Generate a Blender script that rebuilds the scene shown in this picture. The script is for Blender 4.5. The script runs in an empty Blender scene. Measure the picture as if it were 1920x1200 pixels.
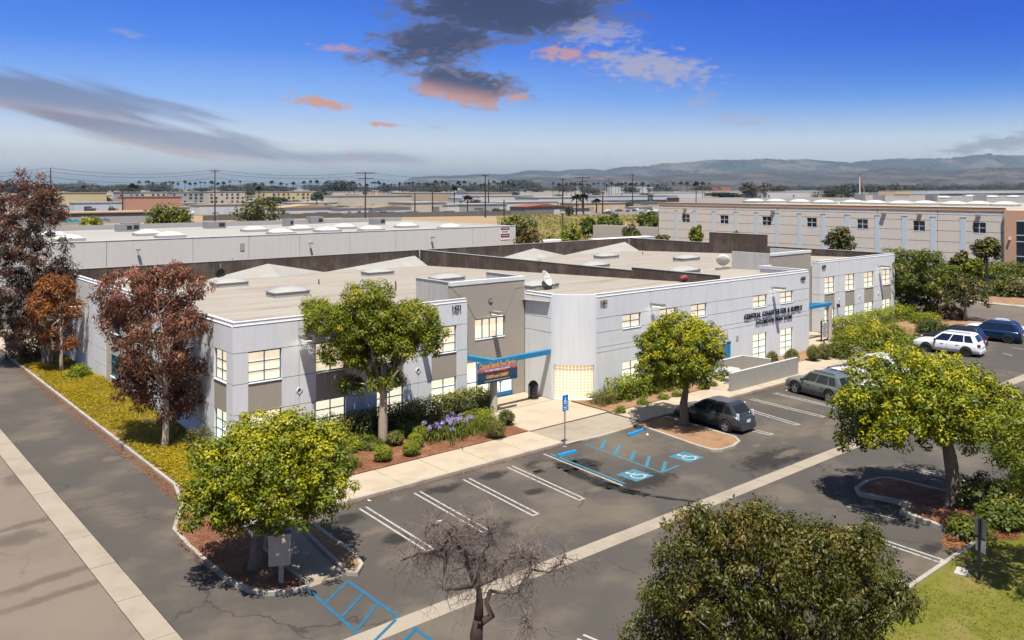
import bpy, math, random
import numpy as np
from mathutils import Vector, Matrix

# ------------------------------------------------------------------ camera, world, sun, exposure
SC = bpy.context.scene
COL = SC.collection
CAM_H = 13.2
HOR, CX, FPX = 354.0, 960.0, 1580.35          # horizon row, centre column, focal length, for a 1920x1200 frame
AZ = math.radians(40.505)                     # view direction, clockwise from +Y
V2 = np.array([math.sin(AZ), math.cos(AZ)])
R2 = np.array([math.cos(AZ), -math.sin(AZ)])

cam = bpy.data.cameras.new('camera')
camo = bpy.data.objects.new('camera', cam)
COL.objects.link(camo)
camo.location = (0, 0, CAM_H)
camo.rotation_euler = (math.radians(90), 0, -AZ)
cam.sensor_width = 36.0
cam.lens = 36.0 * FPX / 1920.0
cam.shift_y = -(600.0 - HOR) / 1920.0
cam.clip_start = 0.5
cam.clip_end = 60000
SC.camera = camo

SUN_DIR = Vector((0.25, 0.31, -1.0)).normalized()     # the way the light travels
sun_el = math.asin(-SUN_DIR.z)
sun_az = math.atan2(-SUN_DIR.x, -SUN_DIR.y)           # clockwise from +Y
sun = bpy.data.lights.new('sun', 'SUN')
sun.energy = 5.0
sun.angle = math.radians(0.53)
sun.color = (1.0, 0.955, 0.88)
suno = bpy.data.objects.new('sun', sun)
COL.objects.link(suno)
suno.rotation_euler = SUN_DIR.to_track_quat('-Z', 'Y').to_euler()
suno.location = (0, 0, 60)

SC.view_settings.view_transform = 'Standard'
SC.view_settings.look = 'None'
SC.view_settings.gamma = 1.0
SC.view_settings.use_curve_mapping = False
SC.view_settings.exposure = 0.75
SC.cycles.use_denoising = True
SC.cycles.use_adaptive_sampling = True
SC.cycles.adaptive_threshold = 0.03
SC.cycles.max_bounces = 4
SC.cycles.diffuse_bounces = 2
SC.cycles.glossy_bounces = 3
SC.cycles.transmission_bounces = 4
SC.cycles.transparent_max_bounces = 5
SC.cycles.volume_bounces = 0
SC.cycles.caustics_reflective = False
SC.cycles.caustics_refractive = False

class NT:
    """small helper for building node trees"""
    def __init__(s, tree):
        s.t = tree; s.n = tree.nodes; s.l = tree.links
    def new(s, typ, **kw):
        nd = s.n.new(typ)
        for k, v in kw.items():
            setattr(nd, k, v)
        return nd
    def put(s, sock, v):
        if isinstance(v, bpy.types.NodeSocket): s.l.new(v, sock)
        elif v is not None:
            if hasattr(sock, 'default_value'):
                try: sock.default_value = v
                except Exception:
                    sock.default_value = (v[0], v[1], v[2], 1.0)
    def math(s, op, a, b=None, c=None, clamp=False):
        nd = s.new('ShaderNodeMath', operation=op, use_clamp=clamp)
        s.put(nd.inputs[0], a)
        if b is not None: s.put(nd.inputs[1], b)
        if c is not None: s.put(nd.inputs[2], c)
        return nd.outputs[0]
    def vmath(s, op, a, b=None):
        nd = s.new('ShaderNodeVectorMath', operation=op)
        s.put(nd.inputs[0], a)
        if b is not None: s.put(nd.inputs[1], b)
        return nd.outputs['Value' if op in ('DOT_PRODUCT', 'LENGTH', 'DISTANCE') else 'Vector']
    def mix(s, f, a, b, mode='MIX'):
        nd = s.new('ShaderNodeMix', data_type='RGBA', blend_type=mode)
        s.put(nd.inputs[0], f); s.put(nd.inputs[6], a if not isinstance(a, tuple) else (*a, 1.0) if len(a) == 3 else a)
        s.put(nd.inputs[7], b if not isinstance(b, tuple) else (*b, 1.0) if len(b) == 3 else b)
        return nd.outputs[2]
    def noise(s, vec, scale=5.0, detail=4.0, rough=0.55, dist=0.0):
        nd = s.new('ShaderNodeTexNoise')
        s.put(nd.inputs['Vector'], vec)
        nd.inputs['Scale'].default_value = scale
        nd.inputs['Detail'].default_value = detail
        nd.inputs['Roughness'].default_value = rough
        nd.inputs['Distortion'].default_value = dist
        return nd.outputs['Fac']
    def ss(s, x, a, b):
        nd = s.new('ShaderNodeMapRange', interpolation_type='SMOOTHSTEP')
        s.put(nd.inputs[0], x); nd.inputs[1].default_value = a; nd.inputs[2].default_value = b
        nd.inputs[3].default_value = 0; nd.inputs[4].default_value = 1
        return nd.outputs[0]
    def ramp(s, x, stops):
        nd = s.new('ShaderNodeValToRGB')
        s.put(nd.inputs[0], x)
        cr = nd.color_ramp
        while len(cr.elements) < len(stops): cr.elements.new(0.5)
        for e, (p, c) in zip(cr.elements, stops):
            e.position = p; e.color = (*c, 1.0)
        return nd.outputs[0]

def build_world():
    w = bpy.data.worlds.new('World'); SC.world = w; w.use_nodes = True
    k = NT(w.node_tree); k.n.clear()
    out = k.new('ShaderNodeOutputWorld'); bg = k.new('ShaderNodeBackground')
    k.l.new(bg.outputs[0], out.inputs[0])
    sky = k.new('ShaderNodeTexSky', sky_type='NISHITA')
    sky.sun_disc = False
    sky.sun_elevation = sun_el
    sky.sun_rotation = sun_az
    sky.altitude = 20; sky.air_density = 1.0; sky.dust_density = 0.35; sky.ozone_density = 3.0
    d = k.new('ShaderNodeTexCoord').outputs['Generated']
    d = k.vmath('NORMALIZE', d)
    sep = k.new('ShaderNodeSeparateXYZ'); k.l.new(d, sep.inputs[0])
    el = k.math('MULTIPLY', k.math('ARCSINE', sep.outputs[2]), 180 / math.pi)
    a = k.vmath('DOT_PRODUCT', d, (R2[0], R2[1], 0)); b = k.vmath('DOT_PRODUCT', d, (V2[0], V2[1], 0))
    az = k.math('MULTIPLY', k.math('ARCTAN2', a, b), 180 / math.pi)
    # the sky model lights the scene from above; low down the sky runs from grey haze to a deep, pure blue
    col = k.mix(1.0, sky.outputs[0], (1.0, 0.90, 0.76), 'MULTIPLY')
    low = k.ramp(k.math('DIVIDE', el, 14.0, clamp=True),
                 [(0.0, (0.20, 0.26, 0.29)), (0.06, (0.36, 0.40, 0.42)), (0.12, (0.70, 0.71, 0.69)), (0.22, (0.77, 0.86, 0.93)), (0.42, (0.31, 0.56, 1.06)),
                  (0.66, (0.085, 0.29, 0.98)), (0.92, (0.032, 0.175, 0.84))])
    side = k.ss(az, -20.0, 36.0)
    low = k.mix(k.math('MULTIPLY', side, k.ss(el, 1.5, 8.0)), low, k.mix(1.0, low, (0.16, 0.47, 0.82), 'MULTIPLY'))
    low = k.mix(1.0, low, (7.2, 7.2, 7.2), 'MULTIPLY')
    col = k.mix(k.ss(el, 12.0, 34.0), low, col)
    # clouds, by direction
    cv = k.new('ShaderNodeCombineXYZ')
    k.l.new(az, cv.inputs[0]); k.put(cv.inputs[1], k.math('MULTIPLY', el, 2.3))
    def blob(az0, el0, raz, rel, slope=0.0):
        x = k.math('DIVIDE', k.math('SUBTRACT', az, az0), raz)
        y = k.math('DIVIDE', k.math('SUBTRACT', k.math('SUBTRACT', el, el0), k.math('MULTIPLY', k.math('SUBTRACT', az, az0), slope)), rel)
        r = k.math('SQRT', k.math('ADD', k.math('MULTIPLY', x, x), k.math('MULTIPLY', y, y)))
        return k.math('SUBTRACT', 1.0, r, clamp=True), y
    n1 = k.noise(cv.outputs[0], 0.42, 9.0, 0.66, 0.9)
    n2 = k.noise(cv.outputs[0], 0.9, 6.0, 0.6, 0.3)
    sv = k.new('ShaderNodeCombineXYZ')
    k.put(sv.inputs[0], k.math('MULTIPLY', az, 0.22)); k.put(sv.inputs[1], k.math('ADD', k.math('MULTIPLY', el, 2.2), k.math('MULTIPLY', az, 0.5)))
    n3 = k.noise(sv.outputs[0], 0.55, 6.0, 0.55, 0.4)
    def PXA(x): return math.degrees(math.atan((x - CX) / FPX))
    def PXE(x, y): return math.degrees(math.atan((HOR - y) / FPX * math.cos(math.radians(PXA(x)))))
    dark = (0.26, 0.32, 0.72); lit = (5.4, 2.6, 1.75); grey = (1.05, 1.15, 1.95); pale = (3.4, 3.3, 4.4)
    # broad dark cloud with a sunlit lower edge
    m1, y1 = blob(PXA(955), PXE(955, 20), 11.0, 2.7, -0.03)
    m1a, y1a = blob(PXA(810), PXE(810, 82), 7.0, 2.5, 0.14)
    m1b, y1b = blob(PXA(870), PXE(870, 158), 5.6, 1.9, -0.17)
    mm = k.math('MAXIMUM', k.math('MAXIMUM', k.math('MULTIPLY', m1, 1.1), m1a), k.math('MULTIPLY', m1b, 1.05))
    tex = k.math('ADD', k.math('MULTIPLY', k.math('SUBTRACT', n1, 0.5), 1.75), k.math('MULTIPLY', k.math('SUBTRACT', n2, 0.5), 0.8))
    c1 = k.ss(k.math('ADD', mm, tex), 0.10, 0.58)
    under = k.math('MULTIPLY', k.ss(y1b, 0.15, -0.6), k.ss(m1b, 0.05, 0.3))
    cc = k.mix(k.ss(k.math('ADD', mm, k.math('MULTIPLY', tex, 0.6)), 0.72, 0.26), dark, grey)
    cvb = k.vmath('ADD', cv.outputs[0], (0.0, -1.3, 0.0))
    rim = k.ss(k.math('SUBTRACT', n1, k.noise(cvb, 0.42, 9.0, 0.66, 0.9)), 0.02, 0.16)
    cc = k.mix(k.math('MULTIPLY', rim, k.math('MULTIPLY', k.ss(el, 11.5, 6.5), 0.55)), cc, (3.2, 1.75, 1.5))
    cc = k.mix(k.math('MULTIPLY', under, 0.85), cc, lit)
    c1 = k.math('MULTIPLY', c1, k.ss(mm, 0.02, 0.22))
    col = k.mix(k.math('MULTIPLY', c1, 0.93), col, cc)
    # long streaks on the left
    for (x0, y0, ra, re, sl, amt) in ((120, 185, 11.5, 2.1, -0.10, 0.95), (340, 262, 13.5, 1.5, -0.135, 0.9), (640, 296, 9.0, 0.8, -0.02, 0.6)):
        ms, ys = blob(PXA(x0), PXE(x0, y0), ra, re, sl)
        cs = k.ss(k.math('ADD', ms, k.math('MULTIPLY', k.math('SUBTRACT', n3, 0.5), 1.3)), 0.18, 0.72)
        cl = k.mix(k.ss(ys, -0.05, -0.62), (1.3, 1.4, 2.2), (4.2, 2.9, 2.3))
        col = k.mix(k.math('MULTIPLY', cs, amt * 0.78), col, cl)
    # small sunlit puffs and thin veils, ragged
    for (x0, y0, ra, re, sl, amt, c) in ((592, 190, 3.6, 0.62, -0.14, 0.95, lit), (720, 233, 1.9, 0.36, -0.04, 0.9, lit),
                                         (662, 291, 1.4, 0.25, 0.0, 0.7, lit), (640, 92, 2.8, 0.5, -0.08, 0.55, lit),
                                         (1215, 125, 6.6, 2.0, -0.14, 0.85, pale), (1120, 60, 4.0, 1.4, -0.05, 0.6, pale), (1315, 188, 2.2, 0.7, 0.1, 0.5, pale), (1060, 100, 3.6, 0.9, 0.03, 0.75, lit),
                                         (1385, 226, 3.4, 0.8, -0.02, 0.42, pale), (975, 183, 1.6, 0.5, 0.0, 0.8, lit),
                                         (240, 62, 1.7, 0.5, -0.2, 0.35, pale), (1880, 268, 6.0, 0.9, 0.14, 0.5, grey), (818, 237, 1.5, 0.25, 0, 0.35, pale)):
        ms, ys = blob(PXA(x0), PXE(x0, y0), ra, re, sl)
        cs = k.ss(k.math('ADD', ms, k.math('MULTIPLY', k.math('SUBTRACT', n2, 0.5), 2.2)), 0.22, 0.85)
        cs = k.math('MULTIPLY', cs, k.ss(ms, 0.0, 0.25))
        col = k.mix(k.math('MULTIPLY', cs, amt), col, c)
    k.l.new(col, bg.inputs['Color'])
    bg.inputs['Strength'].default_value = 0.075
build_world()

# ------------------------------------------------------------------ helpers
def G(px, py, z=0.0):
    """photo pixel (1920x1200) -> point of the place that lies at height z"""
    t = (CAM_H - z) * FPX / (py - HOR)
    p = t * (V2 + (px - CX) / FPX * R2)
    return Vector((p[0], p[1], z))
def on_y(px, Y):
    d = V2 + (px - CX) / FPX * R2
    return Y / d[1] * d[0]
def on_x(px, X):
    d = V2 + (px - CX) / FPX * R2
    return X / d[0] * d[1]
def at_depth(px, py, t):
    p = t * (V2 + (px - CX) / FPX * R2)
    return Vector((p[0], p[1], CAM_H - (py - HOR) * t / FPX))

def link(o, parent=None):
    COL.objects.link(o)
    if parent is not None: o.parent = parent
    return o
def tag(o, label=None, cat=None, group=None, kind=None):
    if label: o['label'] = label
    if cat: o['category'] = cat
    if group: o['group'] = group
    if kind: o['kind'] = kind
    return o
def thing(name, label, cat, loc=(0, 0, 0), group=None, rz=0.0):
    o = bpy.data.objects.new(name, None)
    o.empty_display_size = 0.3
    link(o); o.location = loc; o.rotation_euler = (0, 0, rz)
    return tag(o, label, cat, group)
def root_loc(parent):
    p = parent
    while p is not None and p.parent is not None: p = p.parent
    return p.location if p is not None else Vector((0, 0, 0))

class MB:
    """collects faces, then links them as one mesh object"""
    def __init__(s): s.v = []; s.f = []
    def add(s, vs, fs):
        b = len(s.v); s.v += [tuple(q) for q in vs]; s.f += [tuple(b + i for i in f) for f in fs]; return s
    def box(s, x0, y0, z0, x1, y1, z1):
        return s.add([(x0, y0, z0), (x1, y0, z0), (x1, y1, z0), (x0, y1, z0), (x0, y0, z1), (x1, y0, z1), (x1, y1, z1), (x0, y1, z1)],
                     [(0, 3, 2, 1), (4, 5, 6, 7), (0, 1, 5, 4), (1, 2, 6, 5), (2, 3, 7, 6), (3, 0, 4, 7)])
    def cbox(s, c, sx, sy, sz, m=None, taper=1.0):
        hx, hy, hz = sx / 2, sy / 2, sz / 2; t = taper
        vs = [Vector(q) for q in ((-hx, -hy, -hz), (hx, -hy, -hz), (hx, hy, -hz), (-hx, hy, -hz), (-hx * t, -hy * t, hz), (hx * t, -hy * t, hz), (hx * t, hy * t, hz), (-hx * t, hy * t, hz))]
        if m is not None: vs = [m @ q for q in vs]
        c = Vector(c)
        return s.add([q + c for q in vs], [(0, 3, 2, 1), (4, 5, 6, 7), (0, 1, 5, 4), (1, 2, 6, 5), (2, 3, 7, 6), (3, 0, 4, 7)])
    def prism(s, poly, z0, z1):
        n = len(poly)
        area = sum(poly[i][0] * poly[(i + 1) % n][1] - poly[(i + 1) % n][0] * poly[i][1] for i in range(n))
        if area < 0: poly = poly[::-1]
        vs = [(p[0], p[1], z0) for p in poly] + [(p[0], p[1], z1) for p in poly]
        fs = [tuple(range(n - 1, -1, -1)), tuple(range(n, 2 * n))] + [(i, (i + 1) % n, n + (i + 1) % n, n + i) for i in range(n)]
        return s.add(vs, fs)
    def sheet(s, poly, z):
        n = len(poly)
        area = sum(poly[i][0] * poly[(i + 1) % n][1] - poly[(i + 1) % n][0] * poly[i][1] for i in range(n))
        if area < 0: poly = poly[::-1]
        return s.add([(p[0], p[1], z) for p in poly], [tuple(range(n))])
    def tube(s, pts, rad, n=8, cap=True):
        pts = [Vector(p) for p in pts]
        if not isinstance(rad, (list, tuple)): rad = [rad] * len(pts)
        ref = None; rings = []
        for i, p in enumerate(pts):
            d = (pts[min(i + 1, len(pts) - 1)] - pts[max(i - 1, 0)])
            d = d.normalized() if d.length > 1e-9 else Vector((0, 0, 1))
            if ref is None: ref = d.orthogonal()
            ref = ref - d * ref.dot(d)
            ref = ref.normalized() if ref.length > 1e-6 else d.orthogonal().normalized()
            q2 = d.cross(ref)
            rings.append([p + (ref * math.cos(2 * math.pi * j / n) + q2 * math.sin(2 * math.pi * j / n)) * rad[i] for j in range(n)])
        vs = [q for r in rings for q in r]; fs = []
        for i in range(len(pts) - 1):
            for j in range(n):
                fs.append((i * n + j, i * n + (j + 1) % n, (i + 1) * n + (j + 1) % n, (i + 1) * n + j))
        if cap:
            fs.append(tuple(range(n - 1, -1, -1))); fs.append(tuple((len(pts) - 1) * n + j for j in range(n)))
        return s.add(vs, fs)
    def lathe(s, prof, n=16, c=(0, 0, 0), sx=1.0, sy=1.0):
        vs = []; fs = []
        for (r, z) in prof:
            for j in range(n):
                vs.append((c[0] + sx * r * math.cos(2 * math.pi * j / n), c[1] + sy * r * math.sin(2 * math.pi * j / n), c[2] + z))
        for i in range(len(prof) - 1):
            for j in range(n):
                fs.append((i * n + j, i * n + (j + 1) % n, (i + 1) * n + (j + 1) % n, (i + 1) * n + j))
        fs.append(tuple(range(n - 1, -1, -1))); fs.append(tuple((len(prof) - 1) * n + j for j in range(n)))
        return s.add(vs, fs)
    def mesh(s, name, mat, off=(0, 0, 0), smooth=False):
        me = bpy.data.meshes.new(name)
        me.from_pydata([(a - off[0], b - off[1], c - off[2]) for a, b, c in s.v], [], s.f)
        if mat is not None: me.materials.append(mat)
        if smooth: me.polygons.foreach_set('use_smooth', [True] * len(me.polygons))
        me.update()
        return me
    def build(s, name, mat, parent=None, smooth=False, world=True, bevel=0.0):
        off = root_loc(parent) if (world and parent is not None) else (0, 0, 0)
        o = link(bpy.data.objects.new(name, s.mesh(name, mat, off, smooth)), parent)
        if bevel:
            m = o.modifiers.new('bevel', 'BEVEL'); m.width = bevel; m.segments = 2; m.limit_method = 'ANGLE'
        return o

def np_quads(name, verts, mat, parent=None, attr=None, k=4):
    n = len(verts) // k
    me = bpy.data.meshes.new(name)
    me.vertices.add(len(verts)); me.vertices.foreach_set('co', np.asarray(verts, dtype=np.float32).ravel())
    me.loops.add(n * k); me.loops.foreach_set('vertex_index', np.arange(n * k, dtype=np.int32))
    me.polygons.add(n); me.polygons.foreach_set('loop_start', np.arange(0, n * k, k, dtype=np.int32))
    me.polygons.foreach_set('loop_total', np.full(n, k, dtype=np.int32))
    me.update(calc_edges=True)
    if attr is not None:
        at = me.attributes.new('tone', 'FLOAT', 'POINT'); at.data.foreach_set('value', np.asarray(attr, dtype=np.float32))
    me.materials.append(mat)
    return link(bpy.data.objects.new(name, me), parent)

# ------------------------------------------------------------------ materials
MATS = {}
def M(name, col, rough=0.8, var=0.12, scale=2.0, bump=0.0, bscale=60.0, spec=0.3, col2=None, c2amt=0.5, c2scale=0.6, metal=0.0, coat=0.0, emis=None, estr=0.0, fine=0.0, streak=0.0, c2range=(0.45, 0.65)):
    if name in MATS: return MATS[name]
    m = bpy.data.materials.new(name); m.use_nodes = True
    k = NT(m.node_tree); b = k.n['Principled BSDF']
    pos = k.new('ShaderNodeNewGeometry').outputs['Position']
    c = (*col, 1.0)
    n = k.noise(pos, scale, 5.0, 0.6)
    f = k.math('MULTIPLY_ADD', n, 2 * var, 1 - var)
    if fine:
        f = k.math('MULTIPLY', f, k.math('MULTIPLY_ADD', k.noise(pos, 45.0, 2.0, 0.7), 2 * fine, 1 - fine))
    if streak:
        mp = k.new('ShaderNodeMapping'); mp.inputs['Scale'].default_value = (1.6, 1.6, 0.10); k.l.new(pos, mp.inputs[0])
        f = k.math('MULTIPLY', f, k.math('MULTIPLY_ADD', k.ss(k.noise(mp.outputs[0], 2.6, 4.0, 0.65), 0.35, 0.75), -streak, 1.0))
    base = c
    if col2 is not None:
        base = k.mix(k.math('MULTIPLY', k.ss(k.noise(pos, c2scale, 6.0, 0.62), c2range[0], c2range[1]), c2amt), col, col2)
    cn = k.new('ShaderNodeVectorMath', operation='SCALE'); k.put(cn.inputs[0], base if col2 is not None else col); k.l.new(f, cn.inputs['Scale'])
    k.l.new(cn.outputs[0], b.inputs['Base Color'])
    b.inputs['Roughness'].default_value = rough
    b.inputs['Specular IOR Level'].default_value = spec
    b.inputs['Metallic'].default_value = metal
    b.inputs['Coat Weight'].default_value = coat
    b.inputs['Coat Roughness'].default_value = 0.05
    if emis is not None:
        b.inputs['Emission Color'].default_value = (*emis, 1); k.l.new(k.math('MULTIPLY_ADD', k.noise(pos, 0.8, 3.0, 0.6), estr * 0.5, estr * 0.75), b.inputs['Emission Strength'])
    if bump:
        bp = k.new('ShaderNodeBump'); bp.inputs['Strength'].default_value = bump; bp.inputs['Distance'].default_value = 0.02
        k.l.new(k.noise(pos, bscale, 3.0, 0.6), bp.inputs['Height']); k.l.new(bp.outputs[0], b.inputs['Normal'])
    MATS[name] = m
    return m

def leaf_mat(name, dark, mid, tip, tips=0.35, transl=0.30, rough=0.5):
    if name in MATS: return MATS[name]
    m = bpy.data.materials.new(name); m.use_nodes = True
    k = NT(m.node_tree); b = k.n['Principled BSDF']; out = k.n['Material Output']
    g = k.new('ShaderNodeNewGeometry'); at = k.new('ShaderNodeAttribute', attribute_name='tone')
    rnd = g.outputs['Random Per Island']
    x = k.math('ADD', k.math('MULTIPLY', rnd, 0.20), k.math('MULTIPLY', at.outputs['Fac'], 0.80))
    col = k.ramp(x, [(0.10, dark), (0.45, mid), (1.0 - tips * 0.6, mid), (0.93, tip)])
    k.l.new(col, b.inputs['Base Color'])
    b.inputs['Roughness'].default_value = rough; b.inputs['Specular IOR Level'].default_value = 0.35
    tr = k.new('ShaderNodeBsdfTranslucent'); k.l.new(k.mix(1.0, col, (1.25, 1.15, 0.55), 'MULTIPLY'), tr.inputs[0])
    ms = k.new('ShaderNodeMixShader'); ms.inputs[0].default_value = transl
    k.l.new(b.outputs[0], ms.inputs[1]); k.l.new(tr.outputs[0], ms.inputs[2]); k.l.new(ms.outputs[0], out.inputs[0])
    MATS[name] = m
    return m

# ------------------------------------------------------------------ foliage
def leaves(rng, puffs, n, L, W, tone=None, hang=0.0, up=0.7, jit=0.42, shell=0.5):
    """n leaf quads for each puff (cx,cy,cz,rx,ry,rz) -> verts, tone"""
    puffs = np.asarray(puffs, dtype=float); k = len(puffs)
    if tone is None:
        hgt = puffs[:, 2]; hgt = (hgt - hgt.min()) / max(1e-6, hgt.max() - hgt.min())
        tone = np.clip(0.10 + 0.62 * rng.random(k) + 0.32 * hgt, 0, 1)      # tone rises upwards: young growth, plus sunlit tops put into the colour
    c = np.repeat(puffs[:, :3], n, 0); r = np.repeat(puffs[:, 3:6], n, 0); tn = np.repeat(tone, n)
    N = len(c)
    d = rng.normal(size=(N, 3)); d /= np.linalg.norm(d, axis=1, keepdims=True)
    rad = shell + (1 - shell) * rng.random((N, 1)) ** 0.5
    p = c + d * r * rad
    nrm = d + np.array([0, 0, up]) + rng.normal(size=(N, 3)) * jit * 0.5
    nrm /= np.linalg.norm(nrm, axis=1, keepdims=True)
    a = rng.normal(size=(N, 3)) + d * 0.8 + np.array([0, 0, -hang * 2.2])
    a -= nrm * np.sum(a * nrm, axis=1, keepdims=True) * (1 - hang * 0.8)
    a /= np.linalg.norm(a, axis=1, keepdims=True) + 1e-9
    w = np.cross(a, nrm); w /= np.linalg.norm(w, axis=1, keepdims=True) + 1e-9
    s = (0.65 + 0.7 * rng.random((N, 1)))
    a = a * L * s; w = w * W * 0.5 * s
    vs = np.stack([p, p + a * 0.45 + w, p + a, p + a * 0.45 - w], 1).reshape(-1, 3)
    return vs, np.repeat(tn, 4)

def shell_puffs(rng, c, R, n, pr, zlo=-0.55, inner=0.35, squash=0.75):
    """puffs spread over (and partly inside) an ellipsoid"""
    out = []
    ph = 0
    lob = rng.normal(size=(11, 3)); lob /= np.linalg.norm(lob, axis=1, keepdims=True)
    for i in range(n):
        z = zlo + (1 - zlo) * (i + 0.5) / n
        ph += 2.39996
        q = math.sqrt(max(0, 1 - z * z))
        a = ph + rng.normal() * 0.25
        d = np.array([q * math.cos(a), q * math.sin(a), z])
        bulge = max(0.0, float((lob @ d).max())) ** 6          # uneven, lobed outline
        f = (1.0 - inner * rng.random() ** 2) * (0.84 + 0.14 * rng.random() + 0.14 * bulge)
        s = pr * (0.65 + 0.7 * rng.random())
        out.append((c[0] + R[0] * d[0] * f, c[1] + R[1] * d[1] * f, c[2] + R[2] * z * f, s, s, s * squash))
    return out
def lobed(rng, c, R, nl, lr, npf, pr, zlo=-0.7):
    """a crown of separate leafy lobes with dark gaps between them"""
    out = []
    for q in shell_puffs(rng, c, R, nl, lr, zlo=zlo, inner=0.25):
        out += shell_puffs(rng, q[:3], (q[3], q[3], q[3] * 0.8), npf, pr, zlo=-0.45, inner=0.25)
    return out
def box_puffs(rng, x0, y0, z0, x1, y1, z1, step, pr, squash=0.8):
    out = []
    nx = max(1, int(round((x1 - x0) / step))); ny = max(1, int(round((y1 - y0) / step))); nz = max(1, int(round((z1 - z0) / step)))
    for i in range(nx + 1):
        for j in range(ny + 1):
            for l in range(nz + 1):
                if nx > 2 and ny > 2 and 0 < i < nx and 0 < j < ny and l < nz - 1: continue
                s = pr * (0.8 + 0.4 * rng.random())
                out.append((x0 + (x1 - x0) * i / nx + rng.normal() * step * 0.2, y0 + (y1 - y0) * j / ny + rng.normal() * step * 0.2,
                            z0 + (z1 - z0) * l / nz + rng.normal() * step * 0.14, s, s, s * squash))
    return out
def crown(parent, rng, puffs, n, L, W, mat, name='crown', **kw):
    o = root_loc(parent)
    vs, tn = leaves(rng, puffs, n, L, W, **kw)
    vs = vs - np.array([o.x, o.y, o.z])
    return np_quads(name, vs, mat, parent, tn)
def trunk(parent, pts, rads, mat, name='trunk', limbs=(), n=9):
    mb = MB(); mb.tube(pts, rads, n)
    for lp, lr in limbs: mb.tube(lp, lr, 6)
    return mb.build(name, mat, parent, smooth=True)
def limbs_to(rng, base, targets, r0, bend=0.25):
    out = []
    base = Vector(base)
    for t in targets:
        t = Vector(t); m = base.lerp(t, 0.5) + Vector((rng.normal() * bend, rng.normal() * bend, abs(rng.normal()) * bend * 0.6))
        out.append(([base, base.lerp(m, 0.6), m, t], [r0, r0 * 0.75, r0 * 0.5, r0 * 0.15]))
    return out
# ------------------------------------------------------------------ materials of the place
def cracked(m, amt=0.5):
    """thin wandering cracks and pale grit over a paving material"""
    k = NT(m.node_tree); b = k.n['Principled BSDF']; src = b.inputs['Base Color'].links[0].from_socket
    pos = k.new('ShaderNodeNewGeometry').outputs['Position']
    wob = k.new('ShaderNodeVectorMath', operation='ADD'); k.l.new(pos, wob.inputs[0])
    nz = k.new('ShaderNodeTexNoise'); nz.inputs['Scale'].default_value = 0.9; nz.inputs['Detail'].default_value = 6; k.l.new(pos, nz.inputs['Vector'])
    sc = k.new('ShaderNodeVectorMath', operation='SCALE'); sc.inputs['Scale'].default_value = 1.6; k.l.new(nz.outputs['Color'], sc.inputs[0]); k.l.new(sc.outputs[0], wob.inputs[1])
    vo = k.new('ShaderNodeTexVoronoi', feature='DISTANCE_TO_EDGE'); vo.inputs['Scale'].default_value = 0.17; k.l.new(wob.outputs[0], vo.inputs['Vector'])
    cr = k.math('MULTIPLY', k.ss(vo.outputs['Distance'], 0.010, 0.003), k.ss(k.noise(pos, 0.13, 3.0, 0.6), 0.46, 0.60))
    grit = k.math('MULTIPLY', k.ss(k.noise(pos, 28.0, 2.0, 0.8), 0.60, 0.78), 0.45)
    c2 = k.mix(grit, src, (0.19, 0.16, 0.125))
    k.l.new(k.mix(k.math('MULTIPLY', cr, amt), c2, (0.014, 0.012, 0.011)), b.inputs['Base Color'])
    return m
def roof_mat_():
    """sun-bleached cap sheet with brown water streaks along the laps"""
    m = M('roof_membrane', (0.30, 0.268, 0.225), 0.9, 0.07, 0.5, bump=0.1, bscale=20, fine=0.05)
    k = NT(m.node_tree); b = k.n['Principled BSDF']; src = b.inputs['Base Color'].links[0].from_socket
    pos = k.new('ShaderNodeNewGeometry').outputs['Position']; mp = k.new('ShaderNodeMapping'); mp.inputs['Scale'].default_value = (0.09, 0.85, 1.0); k.l.new(pos, mp.inputs[0])
    f = k.math('MULTIPLY', k.ss(k.noise(mp.outputs[0], 1.1, 7.0, 0.65, 0.6), 0.50, 0.70), 0.75)
    g2 = k.math('MULTIPLY', k.ss(k.noise(pos, 0.10, 5.0, 0.6), 0.45, 0.7), 0.5)
    k.l.new(k.mix(f, k.mix(g2, src, (0.36, 0.33, 0.285)), (0.205, 0.145, 0.098)), b.inputs['Base Color'])
    return m
m_ground = M('dry_earth', (0.20, 0.145, 0.09), 0.95, 0.2, 0.02, col2=(0.20, 0.17, 0.085), c2scale=0.012)
m_asph = cracked(M('asphalt', (0.067, 0.058, 0.050), 0.92, 0.16, 0.45, bump=0.35, bscale=130, col2=(0.118, 0.097, 0.074), c2amt=0.85, c2scale=0.22, fine=0.26, c2range=(0.46, 0.66)))
m_asph2 = cracked(M('old_asphalt', (0.165, 0.132, 0.103), 0.95, 0.10, 0.35, bump=0.4, bscale=90, col2=(0.135, 0.108, 0.085), c2amt=0.7, c2scale=0.25, fine=0.24), 0.25)
m_road = M('road_asphalt', (0.13, 0.106, 0.087), 0.95, 0.14, 0.3, col2=(0.09, 0.076, 0.066), c2amt=0.6, c2scale=0.12, fine=0.08)
m_conc = M('sidewalk_concrete', (0.385, 0.315, 0.232), 0.9, 0.10, 0.9, bump=0.15, bscale=80, col2=(0.29, 0.23, 0.163), c2amt=0.55, c2scale=0.55, fine=0.05)
m_conc2 = M('gutter_concrete', (0.28, 0.238, 0.185), 0.9, 0.10, 0.8, bump=0.15, bscale=80, col2=(0.215, 0.173, 0.127), c2amt=0.6, c2scale=0.5, fine=0.06)
m_kerb = M('kerb_concrete', (0.34, 0.305, 0.25), 0.9, 0.16, 1.4, bump=0.2, bscale=50, col2=(0.22, 0.19, 0.15), c2amt=0.6, c2scale=1.2)
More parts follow.
